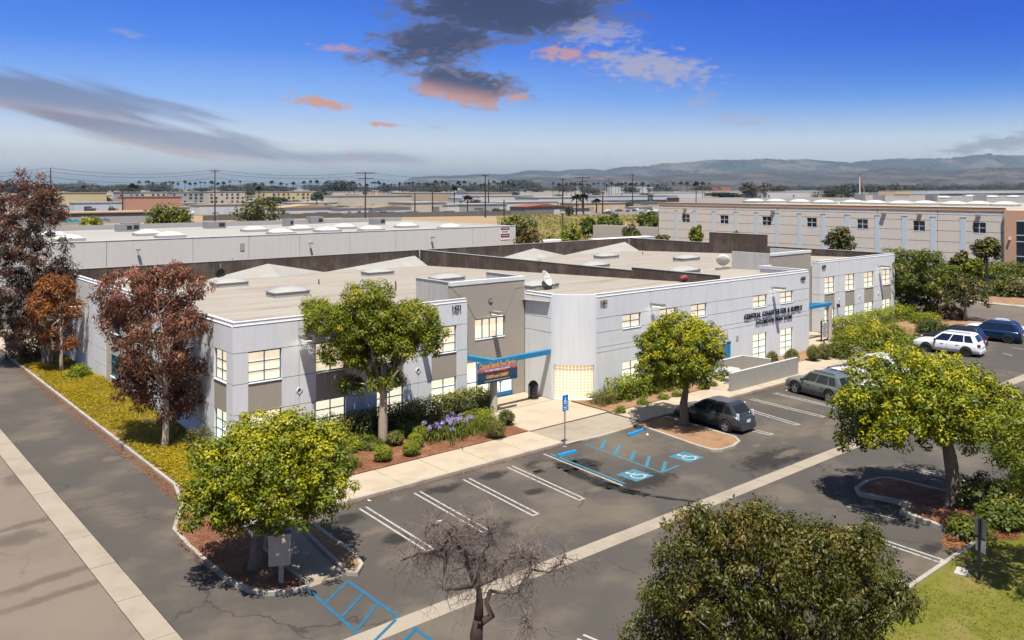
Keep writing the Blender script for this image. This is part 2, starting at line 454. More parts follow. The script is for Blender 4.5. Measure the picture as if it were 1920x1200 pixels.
m_mulch = M('wood_mulch', (0.165, 0.066, 0.034), 0.95, 0.22, 6.0, bump=0.8, bscale=40, col2=(0.24, 0.135, 0.073), c2amt=0.8, c2scale=1.1, fine=0.3)
m_dirt = M('bare_soil', (0.255, 0.15, 0.082), 0.95, 0.2, 3.0, bump=0.6, bscale=30, col2=(0.165, 0.09, 0.05), c2amt=0.7, c2scale=1.0, fine=0.2)
m_lawn = M('lawn', (0.125, 0.125, 0.014), 0.95, 0.25, 1.2, bump=0.7, bscale=60, col2=(0.175, 0.135, 0.04), c2amt=0.8, c2scale=0.55, fine=0.25)
m_white = M('white_paint_marking', (0.335, 0.32, 0.29), 0.85, 0.20, 6.0, col2=(0.12, 0.11, 0.098), c2amt=0.85, c2scale=5.0, c2range=(0.5, 0.68))
m_bluep = M('blue_paint_marking', (0.040, 0.150, 0.215), 0.85, 0.18, 6.0, col2=(0.065, 0.085, 0.092), c2amt=0.85, c2scale=4.0, c2range=(0.5, 0.7))
m_bluep2 = M('bright_blue_marking', (0.012, 0.095, 0.180), 0.8, 0.12, 5.0, col2=(0.05, 0.10, 0.13), c2amt=0.5, c2scale=5.0)
m_oil = M('oil_stain', (0.028, 0.024, 0.022), 0.7, 0.2, 3.0)
m_wall = M('pale_grey_paint', (0.615, 0.62, 0.62), 0.85, 0.06, 0.5, bump=0.06, bscale=25, streak=0.085, fine=0.03)
m_core = M('wall_core', (0.26, 0.26, 0.28), 0.9, 0.1)
m_grey = M('exposed_aggregate', (0.33, 0.29, 0.24), 0.95, 0.08, 3.0, bump=0.6, bscale=45, fine=0.16)
m_tan = M('tan_paint', (0.42, 0.37, 0.30), 0.9, 0.06, 1.0)
m_trim = M('white_trim', (0.62, 0.62, 0.61), 0.75, 0.05, 2.0)
m_blue = M('blue_metal', (0.012, 0.175, 0.36), 0.45, 0.06, 2.0, spec=0.5)
m_frame = M('teal_blue_frame', (0.015, 0.13, 0.21), 0.45, 0.06, 2.0, spec=0.5)
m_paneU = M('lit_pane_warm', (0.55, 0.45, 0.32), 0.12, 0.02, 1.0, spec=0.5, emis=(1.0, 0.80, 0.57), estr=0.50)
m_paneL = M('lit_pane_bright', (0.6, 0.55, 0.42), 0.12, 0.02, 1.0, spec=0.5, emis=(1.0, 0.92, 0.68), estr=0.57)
m_roof = roof_mat_()
m_cricket = M('grey_roof_flashing', (0.27, 0.26, 0.24), 0.85, 0.12, 0.8, col2=(0.34, 0.31, 0.28), c2amt=0.5, c2scale=0.6)
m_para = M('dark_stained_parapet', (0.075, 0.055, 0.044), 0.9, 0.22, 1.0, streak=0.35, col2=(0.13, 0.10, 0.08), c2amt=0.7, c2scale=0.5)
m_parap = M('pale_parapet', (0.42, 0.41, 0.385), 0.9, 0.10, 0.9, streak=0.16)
m_dome = M('skylight_dome', (0.34, 0.335, 0.305), 0.35, 0.05, 1.0, spec=0.4)
m_curbm = M('skylight_curb', (0.32, 0.31, 0.29), 0.7, 0.08, 2.0)
m_metal = M('galvanised_metal', (0.33, 0.33, 0.32), 0.5, 0.12, 2.0, metal=0.6)
m_dark = M('dark_metal', (0.03, 0.03, 0.032), 0.55, 0.1, 3.0)
m_black = M('black_rubber', (0.015, 0.015, 0.016), 0.7, 0.1, 4.0)
m_bark = M('grey_bark', (0.20, 0.155, 0.115), 0.95, 0.25, 6.0, bump=0.8, bscale=25, streak=0.3)
m_bark2 = M('pale_smooth_bark', (0.36, 0.285, 0.21), 0.9, 0.2, 5.0, bump=0.4, bscale=18, streak=0.2)
m_bark3 = M('dark_bark', (0.05, 0.036, 0.028), 0.95, 0.25, 6.0, bump=0.8, bscale=25)
m_lampb = M('lamp_housing', (0.24, 0.22, 0.18), 0.6, 0.1, 3.0)
m_lampl = M('lit_lamp_lens', (0.8, 0.8, 0.75), 0.3, 0.02, 1.0, emis=(1.0, 0.97, 0.85), estr=3.5)

# ------------------------------------------------------------------ ground, roads, pavements
def struct(name, mb, mat, parent=None, **kw):
    o = mb.build(name, mat, parent, **kw)
    if parent is None: o['kind'] = 'structure'
    return o
struct('ground', MB().add([(-22000, -2000, -0.04), (22000, -2000, -0.04), (22000, 24000, -0.04), (-22000, 24000, -0.04)], [(0, 1, 2, 3)]), m_ground)
struct('parking_lot', MB().sheet([(8.72, -25), (88.5, -25), (88.5, 125), (8.72, 125)], 0.0), m_asph)
struct('old_driveway', MB().sheet([(-60, -25), (7.82, -25), (7.82, 130), (-60, 130)], 0.0), m_asph2)

def slab_strip(name, along, a0, a1, b0, b1, L, top, mat, thick=0.1, gap=0.012, base=None):
    """pavement made of slabs, each a piece of its own, over a thin bed"""
    mb = MB()
    if along == 'x': mb.box(a0, b0, top - thick - 0.02, a1, b1, top - 0.03)
    else: mb.box(b0, a0, top - thick - 0.02, b1, a1, top - 0.03)
    bed = struct(name, mb, m_mulch if base is None else base)
    n = max(1, int(round((a1 - a0) / L)))
    for i in range(n):
        u0 = a0 + (a1 - a0) * i / n + gap; u1 = a0 + (a1 - a0) * (i + 1) / n - gap
        dz = random.Random(i * 7 + int(a0 * 10)).uniform(-0.004, 0.004)
        q = MB()
        if along == 'x': q.box(u0, b0 + 0.004, top - 0.028, u1, b1 - 0.004, top + dz)
        else: q.box(b0 + 0.004, u0, top - 0.028, b1 - 0.004, u1, top + dz)
        q.build('slab', mat, bed)
    return bed
slab_strip('driveway_gutter', 'y', 4.0, 118.0, 7.84, 8.70, 3.05, 0.014, m_conc2, thick=0.02, gap=0.012)
slab_strip('parking_gutter', 'x', 8.8, 76.0, 21.22, 21.95, 3.05, 0.014, m_conc2, thick=0.02, gap=0.01)

def kerb(pts, w=0.15, h=0.15, closed=False, L=3.0, name='kerb', z0=0.0, mat=None):
    """kerb along a line, in sections"""
    pts = [Vector((p[0], p[1])) for p in pts]
    if closed: pts = pts + [pts[0]]
    seg = MB(); bed = None
    n = len(pts)
    nor = []
    for i in range(n):
        a = pts[max(i - 1, 0)] if not (closed and i == 0) else pts[n - 2]
        b = pts[min(i + 1, n - 1)] if not (closed and i == n - 1) else pts[1]
        d = (b - a).normalized(); nor.append(Vector((-d.y, d.x)))
    root = None
    for i in range(n - 1):
        A, B = pts[i], pts[i + 1]; ln = (B - A).length
        m = max(1, int(round(ln / L)))
        for j in range(m):
            f0, f1 = j / m, (j + 1) / m
            e = 0.006 / max(ln, 0.01) if m > 1 or ln > 1.2 else 0
            f0 += e; f1 -= e
            a = A.lerp(B, f0); b = A.lerp(B, f1); na = nor[i].lerp(nor[i + 1], f0); nb = nor[i].lerp(nor[i + 1], f1)
            q = [a - na * w / 2, a + na * w / 2, b + nb * w / 2, b - nb * w / 2]
            k = 0.82
            t = [a - na * w / 2 * k, a + na * w / 2 * k, b + nb * w / 2 * k, b - nb * w / 2 * k]
            mb = MB().add([(p.x, p.y, z0 - 0.02) for p in q] + [(p.x, p.y, z0 + h - 0.02) for p in q] + [(p.x, p.y, z0 + h) for p in t],
                          [(0, 1, 2, 3)[::-1]] + [(r, (r + 1) % 4, 4 + (r + 1) % 4, 4 + r) for r in range(4)] + [(4 + r, 4 + (r + 1) % 4, 8 + (r + 1) % 4, 8 + r) for r in range(4)] + [(8, 9, 10, 11)])
            if root is None: root = struct(name, mb, mat or m_kerb)
            else: mb.build('kerb_section', mat or m_kerb, root)
    return root
def arc(c, r, a0, a1, n=7):
    return [(c[0] + r * math.cos(math.radians(a0 + (a1 - a0) * i / n)), c[1] + r * math.sin(math.radians(a0 + (a1 - a0) * i / n))) for i in range(n + 1)]
def pix(*pp): return [tuple(G(*p)[:2]) for p in pp]

KT = 0.14      # pavement height
# front pavement along the stalls
kerb([(15.9, 31.38), (30.2, 31.38)], L=3.0)
slab_strip('front_pavement', 'x', 13.35, 30.2, 31.46, 33.92, 2.4, KT, m_conc)
slab_strip('entrance_plaza', 'x', 30.22, 36.35, 33.94, 38.05, 3.05, KT, m_conc)
slab_strip('entrance_porch', 'x', 30.75, 35.80, 38.08, 40.66, 2.6, KT + 0.006, m_conc)
slab_strip('kerb_ramp_pavement', 'x', 30.22, 36.35, 31.10, 33.92, 3.05, KT - 0.06, m_conc2)
kerb([(30.2, 31.38), (31.0, 31.2), (33.0, 31.05), (35.0, 31.12), (36.3, 31.3)], h=0.085)
slab_strip('middle_pavement', 'x', 36.37, 45.8, 31.46, 33.62, 2.4, KT, m_conc)
kerb([(36.3, 31.38), (70.0, 31.38)], L=3.0)
slab_strip('patio', 'x', 45.85, 54.2, 32.30, 36.05, 2.8, KT, m_conc)
slab_strip('patio_edge', 'x', 45.85, 54.2, 31.46, 32.28, 2.1, KT - 0.004, m_conc)
slab_strip('east_pavement', 'x', 54.22, 72.2, 31.46, 34.28, 3.0, KT, m_conc)
slab_strip('east_plaza', 'x', 63.05, 70.85, 34.30, 40.9, 2.6, KT, m_conc)

# planting beds
def bed(name, poly, z, mat, t=0.12):
    return struct(name, MB().prism(poly, z - t, z), mat)
bed('front_planting_bed', [(16.9, 33.96), (30.18, 33.96), (30.18, 38.0), (30.70, 38.0), (30.70, 39.97), (16.28, 39.97), (16.28, 36.0)], 0.17, m_mulch)
bed('middle_planting_bed', [(36.4, 33.66), (45.8, 33.66), (45.8, 36.26), (37.9, 36.26), (36.5, 37.2)], 0.17, m_dirt)
bed('east_planting_bed', [(54.3, 34.32), (63.0, 34.32), (63.0, 36.24), (54.3, 36.24)], 0.17, m_dirt)
bed('hedge_bed', [(71.0, 34.32), (88.0, 33.0), (88.3, 42.5), (85.7, 42.5), (85.7, 39.95), (71.0, 39.95)], 0.17, m_dirt)
# side strip west of the building
side = [(12.98, 36.9), (16.27, 36.0), (16.27, 76.0), (12.98, 76.0)]
bed('side_planting_bed', side, 0.15, m_dirt)
kerb([(12.9, 37.6), (12.9, 76.0)], L=3.0)
bed('bin_pad', [(12.98, 76.1), (16.27, 76.1), (16.27, 90), (12.98, 90)], 0.13, m_conc)

# corner island with the round tree, the crossing walk through it and the small island beside it
outer = pix((329, 915), (341, 950), (327, 997), (352, 1026), (390, 1060), (433, 1094), (468, 1110), (500, 1116), (540, 1114), (577, 1106))
inner = pix((577, 1101), (530, 1063), (492, 1032), (467, 1003), (452, 985))
kerb(outer, L=2.0)
kerb(inner, L=2.0, w=0.13)
bed('corner_planting_bed', outer + inner[1:] + [(13.30, 33.9), (16.9, 33.98), (16.27, 35.98), (12.98, 36.85)], 0.12, m_mulch, t=0.1)
walk = pix((582, 1104), (534, 1064), (496, 1033), (471, 1004)) + [(13.34, 31.4), (15.75, 31.4)] + pix((568, 1003), (648, 1079))
struct('crossing_walk', MB().prism(walk, -0.01, 0.05), m_conc2)
isl = pix((571, 1000), (652, 1078), (668, 1080), (678, 1064), (664, 1043), (620, 1012), (588, 987))
kerb(isl[1:] , L=2.0); kerb([isl[0], isl[1]], L=2.0)
bed('small_planting_bed', isl, 0.11, m_dirt, t=0.1)

# island with the tree beside the parked hatchback
isl2 = pix((1194, 799), (1307, 839), (1335, 847), (1352, 847), (1375, 840), (1386, 831), (1378, 823), (1247, 784))
kerb(isl2, L=2.2)
bed('tree_island_bed', isl2, 0.12, m_dirt, t=0.1)
# island bottom right
isl3 = pix((1830, 1016), (1690, 964), (1700, 957), (1706, 952), (1692, 946), (1612, 930), (1607, 920), (1625, 908), (1650, 902), (1672, 902), (1778, 928), (1960, 975))
kerb(isl3[:-1], L=2.2, w=0.2, h=0.17)
bed('dark_planting_bed', isl3 + pix((1990, 1000), (1900, 992)), 0.14, m_mulch, t=0.12)
# lawn, bottom right, behind a kerb
kerb([(12.0, 12.6), (33.4, 12.6)], L=3.0)
struct('lawn', MB().prism([(12.5, 12.5), (33.0, 12.5)] + pix((1840, 1012), (1900, 994), (1990, 1002)) + [(70, -4), (70, -20), (12.5, -20)], -0.02, 0.10), m_lawn)
bed('tree_bed', [(4.5, 12.5), (12.45, 12.5), (12.45, -20), (4.5, -20)], 0.1, m_mulch)

# road and ground east of the lot
struct('side_road', MB().sheet([(88.6, -40), (104.5, -40), (104.5, 100), (88.6, 100)], 0.004), m_road)
kerb([(88.5, -6), (88.5, 60)], w=0.4, h=0.13, L=6.0)
kerb([(104.6, -6), (104.6, 95)], w=1.3, h=0.13, L=6.0)
bed('far_verge', [(105.3, -40), (112.0, -40), (112.0, 95), (105.3, 95)], 0.12, m_dirt)
struct('beige_building_drive', MB().sheet([(112.05, -40), (145.9, -40), (145.9, 95), (112.05, 95)], 0.006), m_road)
bed('verge', [(80.0, 22.0), (88.2, 14.0), (88.2, 42.4), (88.05, 33.0), (80.0, 33.4)], 0.12, m_lawn)
kerb([(80.0, 33.2), (80.0, 22.0), (88.2, 14.0)], L=3)

# ------------------------------------------------------------------ painted markings
def strip(name, a, b, w, mat, z=0.005, parent=None):
    a = Vector(a[:2]); b = Vector(b[:2]); d = (b - a).normalized(); n = Vector((-d.y, d.x)) * w / 2
    mb = MB().sheet([tuple(a - n), tuple(b - n), tuple(b + n), tuple(a + n)], z)
    o = mb.build(name, mat, parent)
    if parent is None: o['kind'] = 'structure'
    return o
def hairpin(a, b, gap=0.42, w=0.10, mat=None, closed=True):
    """double stall line joined at its outer end"""
    a = Vector(a[:2]); b = Vector(b[:2]); d = (b - a).normalized(); n = Vector((-d.y, d.x)) * gap / 2
    o = strip('stall_line', a - n, b - n, w, mat or m_white)
    strip('line', a + n, b + n, w, mat or m_white, 0.005, o)
    if closed: strip('line_end', b - n * 0.70 - d * w * 0.5, b + n * 0.70 - d * w * 0.5, w, mat or m_white, 0.009, o)
    return o
for (a, b) in (((680, 952), (808, 1032)), ((782, 923), (912, 997)), ((874, 898), (1006, 966)), ((956, 875), (1092, 937)),
               ((1392, 765), (1497, 797)), ((1408, 748), (1545, 782)), ((1452, 737), (1592, 770)), ((1335, 790), (1448, 815))):
    hairpin(G(*a), G(*b), gap=0.30, w=0.095)
strip('stall_line', G(1019, 851), G(1168, 911), 0.10, m_white)
strip('blue_stall_line', G(1032, 851), G(1172, 907), 0.13, m_bluep)
for (a, b) in (((1526, 983), (1622, 1012)), ((1640, 1010), (1768, 1053)), ((1672, 1090), (1705, 1098)), ((1727, 884), (1910, 928)), ((1088, 1194), (1130, 1212))):
    hairpin(G(*a), G(*b), gap=0.30, w=0.095)
strip('stall_line', G(1588, 949), G(1676, 973), 0.10, m_white)
# hatching and accessible stalls
lead = strip('access_hatching', G(1097, 833), G(1240, 886), 0.11, m_bluep)
for a, b in (((1127, 842), (1135, 825)), ((1153, 852), (1163, 834)), ((1183, 863), (1190, 845)), ((1212, 875), (1218, 855)), ((1242, 886), (1248, 866))):
    strip('stripe', G(*a), G(*b), 0.17, m_bluep, 0.009, lead)
strip('stripe', G(1243, 885), G(1273, 873), 0.13, m_bluep, 0.0095, lead)
def iso_symbol(cx, cy, h, s=1.0):
    """painted wheelchair symbol, head away from the kerb"""
    o = thing('accessible_parking_symbol', h, 'road marking', (cx, cy, 0.0))
    mb = MB()
    for (u, v) in [(0, 0)]:
        mb.sheet([(cx - .62 * s, cy - .62 * s), (cx + .62 * s, cy - .62 * s), (cx + .62 * s, cy + .62 * s), (cx - .62 * s, cy + .62 * s)], 0.006)
    mb.build('blue_square', m_bluep, o)
    w = MB()
    def T(x, y): return (cx + x * s, cy + y * s)
    def bar(x0, y0, x1, y1, t, z):
        d = Vector((x1 - x0, y1 - y0)).normalized(); n = Vector((-d.y, d.x)) * t / 2
        w.sheet([T(x0 - n.x, y0 - n.y), T(x1 - n.x, y1 - n.y), T(x1 + n.x, y1 + n.y), T(x0 + n.x, y0 + n.y)], z)
    w.sheet([T(-0.05 + 0.1 * math.cos(a), 0.44 + 0.1 * math.sin(a)) for a in [i * math.pi / 5 for i in range(10)]], 0.0100)
    bar(-0.05, 0.33, 0.0, -0.05, 0.10, 0.0104); bar(-0.02, 0.16, 0.24, 0.16, 0.08, 0.0108); bar(0.0, -0.05, 0.28, -0.05, 0.09, 0.0112); bar(0.27, -0.05, 0.38, -0.40, 0.09, 0.0116)
    bar(0.36, -0.40, 0.48, -0.38, 0.07, 0.0121)
    prev = None
    for i in range(15):
        a = math.radians(120 + 240 * i / 14)
        p = (0.0 + 0.33 * math.cos(a), -0.16 + 0.33 * math.sin(a))
        if prev: bar(prev[0], prev[1], p[0], p[1], 0.085, 0.0125 + i * 0.0002)
        prev = p
    w.build('wheelchair_figure', M('white_symbol_paint', (0.36, 0.36, 0.335), 0.8, 0.12, 6.0), o)
    return o
p = G(1191, 891); iso_symbol(p.x, p.y, 'painted wheelchair symbol in blue square nearer the camera, beside the white and blue stall line', 1.0)
p = G(1287, 857); iso_symbol(p.x, p.y, 'painted wheelchair symbol in blue square close to the tree island kerb', 1.0)
# bright blue crossing, bottom left
cr = strip('blue_crossing', G(577, 1105), G(690, 1205), 0.12, m_bluep2)
strip('stripe', G(652, 1089), G(815, 1205), 0.13, m_bluep2, 0.0055, cr)
for i, (a, b) in enumerate((((610, 1131), (652, 1091)), ((640, 1158), (679, 1115)), ((670, 1180), (708, 1132)), ((702, 1203), (742, 1163)), ((757, 1203), (777, 1183)))):
    strip('stripe', G(*a), G(*b), 0.11, m_bluep2, 0.018 if i > 2 else 0.010, cr)
# stains and worn patches: thin films with ragged, soft edges of their own
def film_mat(name, col, dens, rough):
    m = bpy.data.materials.new(name); m.use_nodes = True; k = NT(m.node_tree); b = k.n['Principled BSDF']; out = k.n['Material Output']
    oc = k.new('ShaderNodeTexCoord').outputs['Object']; pos = k.new('ShaderNodeNewGeometry').outputs['Position']
    r = k.vmath('LENGTH', oc)
    n = k.math('ADD', k.math('MULTIPLY', k.noise(pos, 1.7, 6.0, 0.65, 0.5), 1.3), k.math('MULTIPLY', k.noise(pos, 9.0, 4.0, 0.7), 0.4))
    a = k.math('MULTIPLY', k.ss(k.math('ADD', r, k.math('MULTIPLY', k.math('SUBTRACT', n, 0.85), 1.1)), 0.95, 0.25), dens)
    b.inputs['Base Color'].default_value = (*col, 1); b.inputs['Roughness'].default_value = rough
    tr = k.new('ShaderNodeBsdfTransparent'); ms = k.new('ShaderNodeMixShader'); k.l.new(a, ms.inputs[0]); k.l.new(tr.outputs[0], ms.inputs[1]); k.l.new(b.outputs[0], ms.inputs[2]); k.l.new(ms.outputs[0], out.inputs[0])
    return m
f_oil = film_mat('oil_film', (0.010, 0.009, 0.008), 0.80, 0.7); f_old = film_mat('old_oil_film', (0.020, 0.017, 0.015), 0.75, 0.85); f_worn = film_mat('worn_asphalt_film', (0.155, 0.125, 0.095), 0.62, 0.95)
ZS = [0.0021]
def stain(px, py, rx, ry, mat, name, rot=0.0):
    c = G(px, py); me = MB().add([(-1, -1, 0), (1, -1, 0), (1, 1, 0), (-1, 1, 0)], [(0, 1, 2, 3)]).mesh(name, mat)
    o = link(bpy.data.objects.new(name, me)); ZS[0] += 0.00006; o.location = (c.x, c.y, ZS[0]); o.scale = (rx * 1.35, ry * 1.35, 1); o.rotation_euler = (0, 0, rot); o['kind'] = 'structure'
for (x, y, a_, b_, mt, ro) in ((830, 916, .9, .5, f_old, 0), (926, 892, .8, .45, f_old, 0), (1012, 871, .8, .55, f_old, 0), (1008, 886, .35, .18, f_oil, 0), (648, 974, .8, .5, f_old, 0), (1060, 872, .5, .7, f_old, 0),
                            (1745, 1030, .7, .35, f_old, 0), (1000, 922, .5, .35, f_old, 0), (1106, 868, .5, .6, f_old, 0), (745, 1010, .6, .5, f_old, 0), (1210, 900, 1.6, 1.0, f_old, 0), (880, 1010, 2.2, 1.2, f_old, .2), (1450, 860, 2.5, 1.0, f_old, 0)):
    stain(x, y, a_, b_, mt, 'oil_stain', ro)
for (x, y, a_, b_) in ((745, 935, .5, .3), (1510, 812, 1.2, .6), (1340, 822, .5, .2), (700, 996, .9, .4), (250, 850, .7, .5), (430, 1005, .45, .3), (1115, 918, .6, .3), (1555, 795, .8, .4), (1700, 1056, 1.6, .5), (290, 880, .7, .4), (200, 800, .8, .3),
                   (360, 1040, .4, .5), (210, 860, .5, .6), (1480, 850, 1.2, .4), (330, 960, .6, .5), (1420, 835, .5, .2), (830, 905, .9, .5), (1030, 870, 1.0, .6), (600, 975, .6, .5)):
    stain(x, y, a_, b_, f_worn, 'worn_patch')
# tyre tracks on the old drive
f_trk = film_mat('tyre_track_film', (0.085, 0.066, 0.05), 0.30, 0.95)
for (x, y, a_, b_, ro) in ((80, 1090, .35, 2.2, 1.75), (60, 980, .3, 2.0, 1.7), (120, 1110, .3, 2.2, 1.7), (40, 900, .8, 1.0, 0), (30, 1010, 1.2, .8, 0)):
    stain(x, y, a_, b_, f_trk, 'tyre_track', ro)

def smear(pp, wid, mat):
    """a long curved stain laid as overlapping films"""
    for (a, b, w0) in zip(pp, pp[1:], wid):
        A, C = G(*a), G(*b); d = C - A
        stain((a[0] + b[0]) / 2, (a[1] + b[1]) / 2, d.length * .62, w0, mat, 'oil_stain', math.atan2(d.y, d.x))
smear(((1045, 868), (1075, 884), (1105, 898), (1140, 911), (1180, 922), (1220, 930), (1262, 936), (1310, 941)), (.30, .42, .36, .28, .20, .15, .12), f_oil)
smear(((1085, 862), (1100, 872), (1118, 884)), (.35, .3), f_old)
# ------------------------------------------------------------------ the main building
B = thing('office_building', 'long pale grey two-storey office building with lit windows and dark-edged flat roof', 'building', (50.0, 40.0, 0.0))
TOP = 6.47; CAP = 6.64
class Face:
    """a vertical wall face: origin, direction along it, outward normal"""
    def __init__(s, o, u, n): s.o = Vector((o[0], o[1])); s.u = Vector(u); s.n = Vector(n)
    def p(s, u, d, z):
        q = s.o + s.u * u + s.n * d
        return (q.x, q.y, z)
    def box(s, mb, u0, u1, z0, z1, d0, d1):
        """d0 = outer depth, d1 = inner depth (negative is into the wall)"""
        vs = [s.p(u, d, z) for z in (z0, z1) for (u, d) in ((u0, d0), (u1, d0), (u1, d1), (u0, d1))]
        fs = [(0, 3, 2, 1), (4, 5, 6, 7), (0, 1, 5, 4), (1, 2, 6, 5), (2, 3, 7, 6), (3, 0, 4, 7)]
        cr = s.u.x * s.n.y - s.u.y * s.n.x
        if cr > 0: fs = [f[::-1] for f in fs]
        return mb.add(vs, fs)

def window(face, root, u0, u1, z0, z1, cols, rows, pane, depth=0.11, fw=0.055, mw=0.05, frame=None, sill=True, name='window'):
    mb = MB(); d0, d1 = -depth, -depth - 0.06
    f = fw
    face.box(mb, u0, u0 + f, z0, z1, d0, d1); face.box(mb, u1 - f, u1, z0, z1, d0, d1)
    face.box(mb, u0 + f, u1 - f, z0, z0 + f, d0, d1); face.box(mb, u0 + f, u1 - f, z1 - f, z1, d0, d1)
    cu = [u0 + f + (u1 - u0 - 2 * f) * i / cols for i in range(cols + 1)]
    cz = [z0 + f + (z1 - z0 - 2 * f) * j / rows for j in range(rows + 1)]
    for i in range(1, cols): face.box(mb, cu[i] - mw / 2, cu[i] + mw / 2, z0 + f, z1 - f, d0 + 0.004, d1 - 0.004)
    for j in range(1, rows): face.box(mb, u0 + f, u1 - f, cz[j] - mw / 2, cz[j] + mw / 2, d0 + 0.001, d1 - 0.002)
    w = mb.build(name, frame or m_frame, root)
    for i in range(cols):
        for j in range(rows):
            q = MB(); g = mw / 2
            face.box(q, cu[i] + (g if i else 0), cu[i + 1] - (g if i < cols - 1 else 0), cz[j] + (g if j else 0), cz[j + 1] - (g if j < rows - 1 else 0), d0 - 0.035, d0 - 0.045)
            q.build('pane', pane, w)
    if sill:
        q = MB(); face.box(q, u0 + 0.004, u1 - 0.004, z0 - 0.035, z0 - 0.001, 0.03, -depth - 0.05)
        q.build('sill', m_trim, w)
    return w

def facade(face, root, name, ju, jz, holes, mat, thick=0.2, g=0.016, top=True, cap_inset=0.07):
    """tilt-up wall: panels between joints, holes for windows; holes = (u0,u1,z0,z1,kind,cols,rows)"""
    core = MB(); face.box(core, ju[0] + thick + 0.03, ju[-1] - thick - 0.03, jz[0], jz[-1] - 0.03, -thick - 0.002, -thick - 0.05)
    w = core.build(name, m_core, root)
    for a in range(len(ju) - 1):
        for b in range(len(jz) - 1):
            u0 = ju[a] + (g if a else 0); u1 = ju[a + 1] - (g if a < len(ju) - 2 else 0)
            z0, z1 = jz[b] + (g if b else 0), jz[b + 1] - (g if b < len(jz) - 2 else 0)
            hs = [h for h in holes if h[0] < u1 and h[1] > u0 and h[2] < z1 and h[3] > z0]
            us = sorted({u0, u1} | {min(max(h[i], u0), u1) for h in hs for i in (0, 1)})
            zs = sorted({z0, z1} | {min(max(h[i], z0), z1) for h in hs for i in (2, 3)})
            mb = MB()
            for i in range(len(us) - 1):
                j = 0
                if mb.v and not any(not any(h[0] < (us[i] + us[i + 1]) / 2 < h[1] and h[2] < (zs[q] + zs[q + 1]) / 2 < h[3] for h in hs) for q in range(len(zs) - 1)):
                    mb.build('wall_panel', mat, w); mb = MB()
                while j < len(zs) - 1:
                    um = (us[i] + us[i + 1]) / 2
                    def solid(jj): 
                        zm = (zs[jj] + zs[jj + 1]) / 2
                        return not any(h[0] < um < h[1] and h[2] < zm < h[3] for h in hs)
                    if solid(j):
                        k = j
                        while k + 1 < len(zs) - 1 and solid(k + 1): k += 1
                        face.box(mb, us[i], us[i + 1], zs[j], zs[k + 1], 0.0, -thick)
                        j = k + 1
                    else: j += 1
            if mb.v: mb.build('wall_panel', mat, w)
    for h in holes:
        if h[4] == 'grey':
            q = MB(); face.box(q, h[0] + 0.002, h[1] - 0.002, h[2] + 0.002, h[3] - 0.002, -0.014, -thick); q.build('aggregate_panel', m_grey, w)
        elif h[4] == 'tan':
            q = MB(); face.box(q, h[0] + 0.002, h[1] - 0.002, h[2] + 0.002, h[3] - 0.002, -0.05, -thick); q.build('tan_panel', m_tan, w)
        elif h[4] == 'win':
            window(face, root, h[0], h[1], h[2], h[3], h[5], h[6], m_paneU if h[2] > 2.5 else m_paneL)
    if top:
        q = MB(); face.box(q, ju[0] + cap_inset, ju[-1] - cap_inset * 0, TOP, CAP, -cap_inset, -thick - 0.03)
        q.build('parapet_band', m_wall, w)
        q = MB(); face.box(q, ju[0] + 0.004, ju[-1] - 0.004, TOP - 0.001, TOP + 0.022, 0.018, -cap_inset + 0.002); q.build('ledge', m_trim, w)
        q = MB(); face.box(q, ju[0] + cap_inset - 0.02, ju[-1], CAP - 0.001, CAP + 0.03, -cap_inset + 0.02, -thick - 0.05); q.build('coping', m_trim, w)
    return w

def lamp(face, u, z, root=B, L=0.85, lit=True):
    """shoebox wall lamp on a short arm"""
    mb = MB(); face.box(mb, u - 0.05, u + 0.05, z - 0.06, z + 0.10, 0.02, -0.001); face.box(mb, u - 0.03, u + 0.03, z, z + 0.05, 0.25, 0.018)
    a = mb.build('wall_lamp', m_lampb, root)
    q = MB(); face.box(q, u - 0.17, u + 0.17, z - 0.07, z + 0.11, 0.25 + L, 0.25); q.build('lamp_head', m_lampb, a)
    q = MB(); face.box(q, u - 0.14, u + 0.14, z - 0.085, z - 0.071, 0.22 + L, 0.28); q.build('lens', m_lampl if lit else m_dark, a)
def diamond(face, u, z, s=0.19, root=B):
    mb = MB()
    o = [(0, s), (s * 0.95, 0), (0, -s), (-s * 0.95, 0)]; i = [(x * 0.72, y * 0.72) for x, y in o]
    vs = [face.p(u + x, 0.035, z + y) for x, y in o] + [face.p(u + x, 0.035, z + y) for x, y in i] + [face.p(u + x, 0.001, z + y) for x, y in o] + [face.p(u + x, 0.001, z + y) for x, y in i]
    fs = []
    for k in range(4):
        l = (k + 1) % 4
        fs += [(k, l, 4 + l, 4 + k), (k, 8 + k, 8 + l, l), (4 + k, 4 + l, 12 + l, 12 + k)]
    mb.add(vs, fs); d = mb.build('diamond_tile', m_trim, root)
    q = MB().add([face.p(u + x, 0.006, z + y) for x, y in i], [(0, 1, 2, 3)]); q.build('tile', M('slate_tile', (0.10, 0.14, 0.17), 0.3, 0.1, 4.0), d)

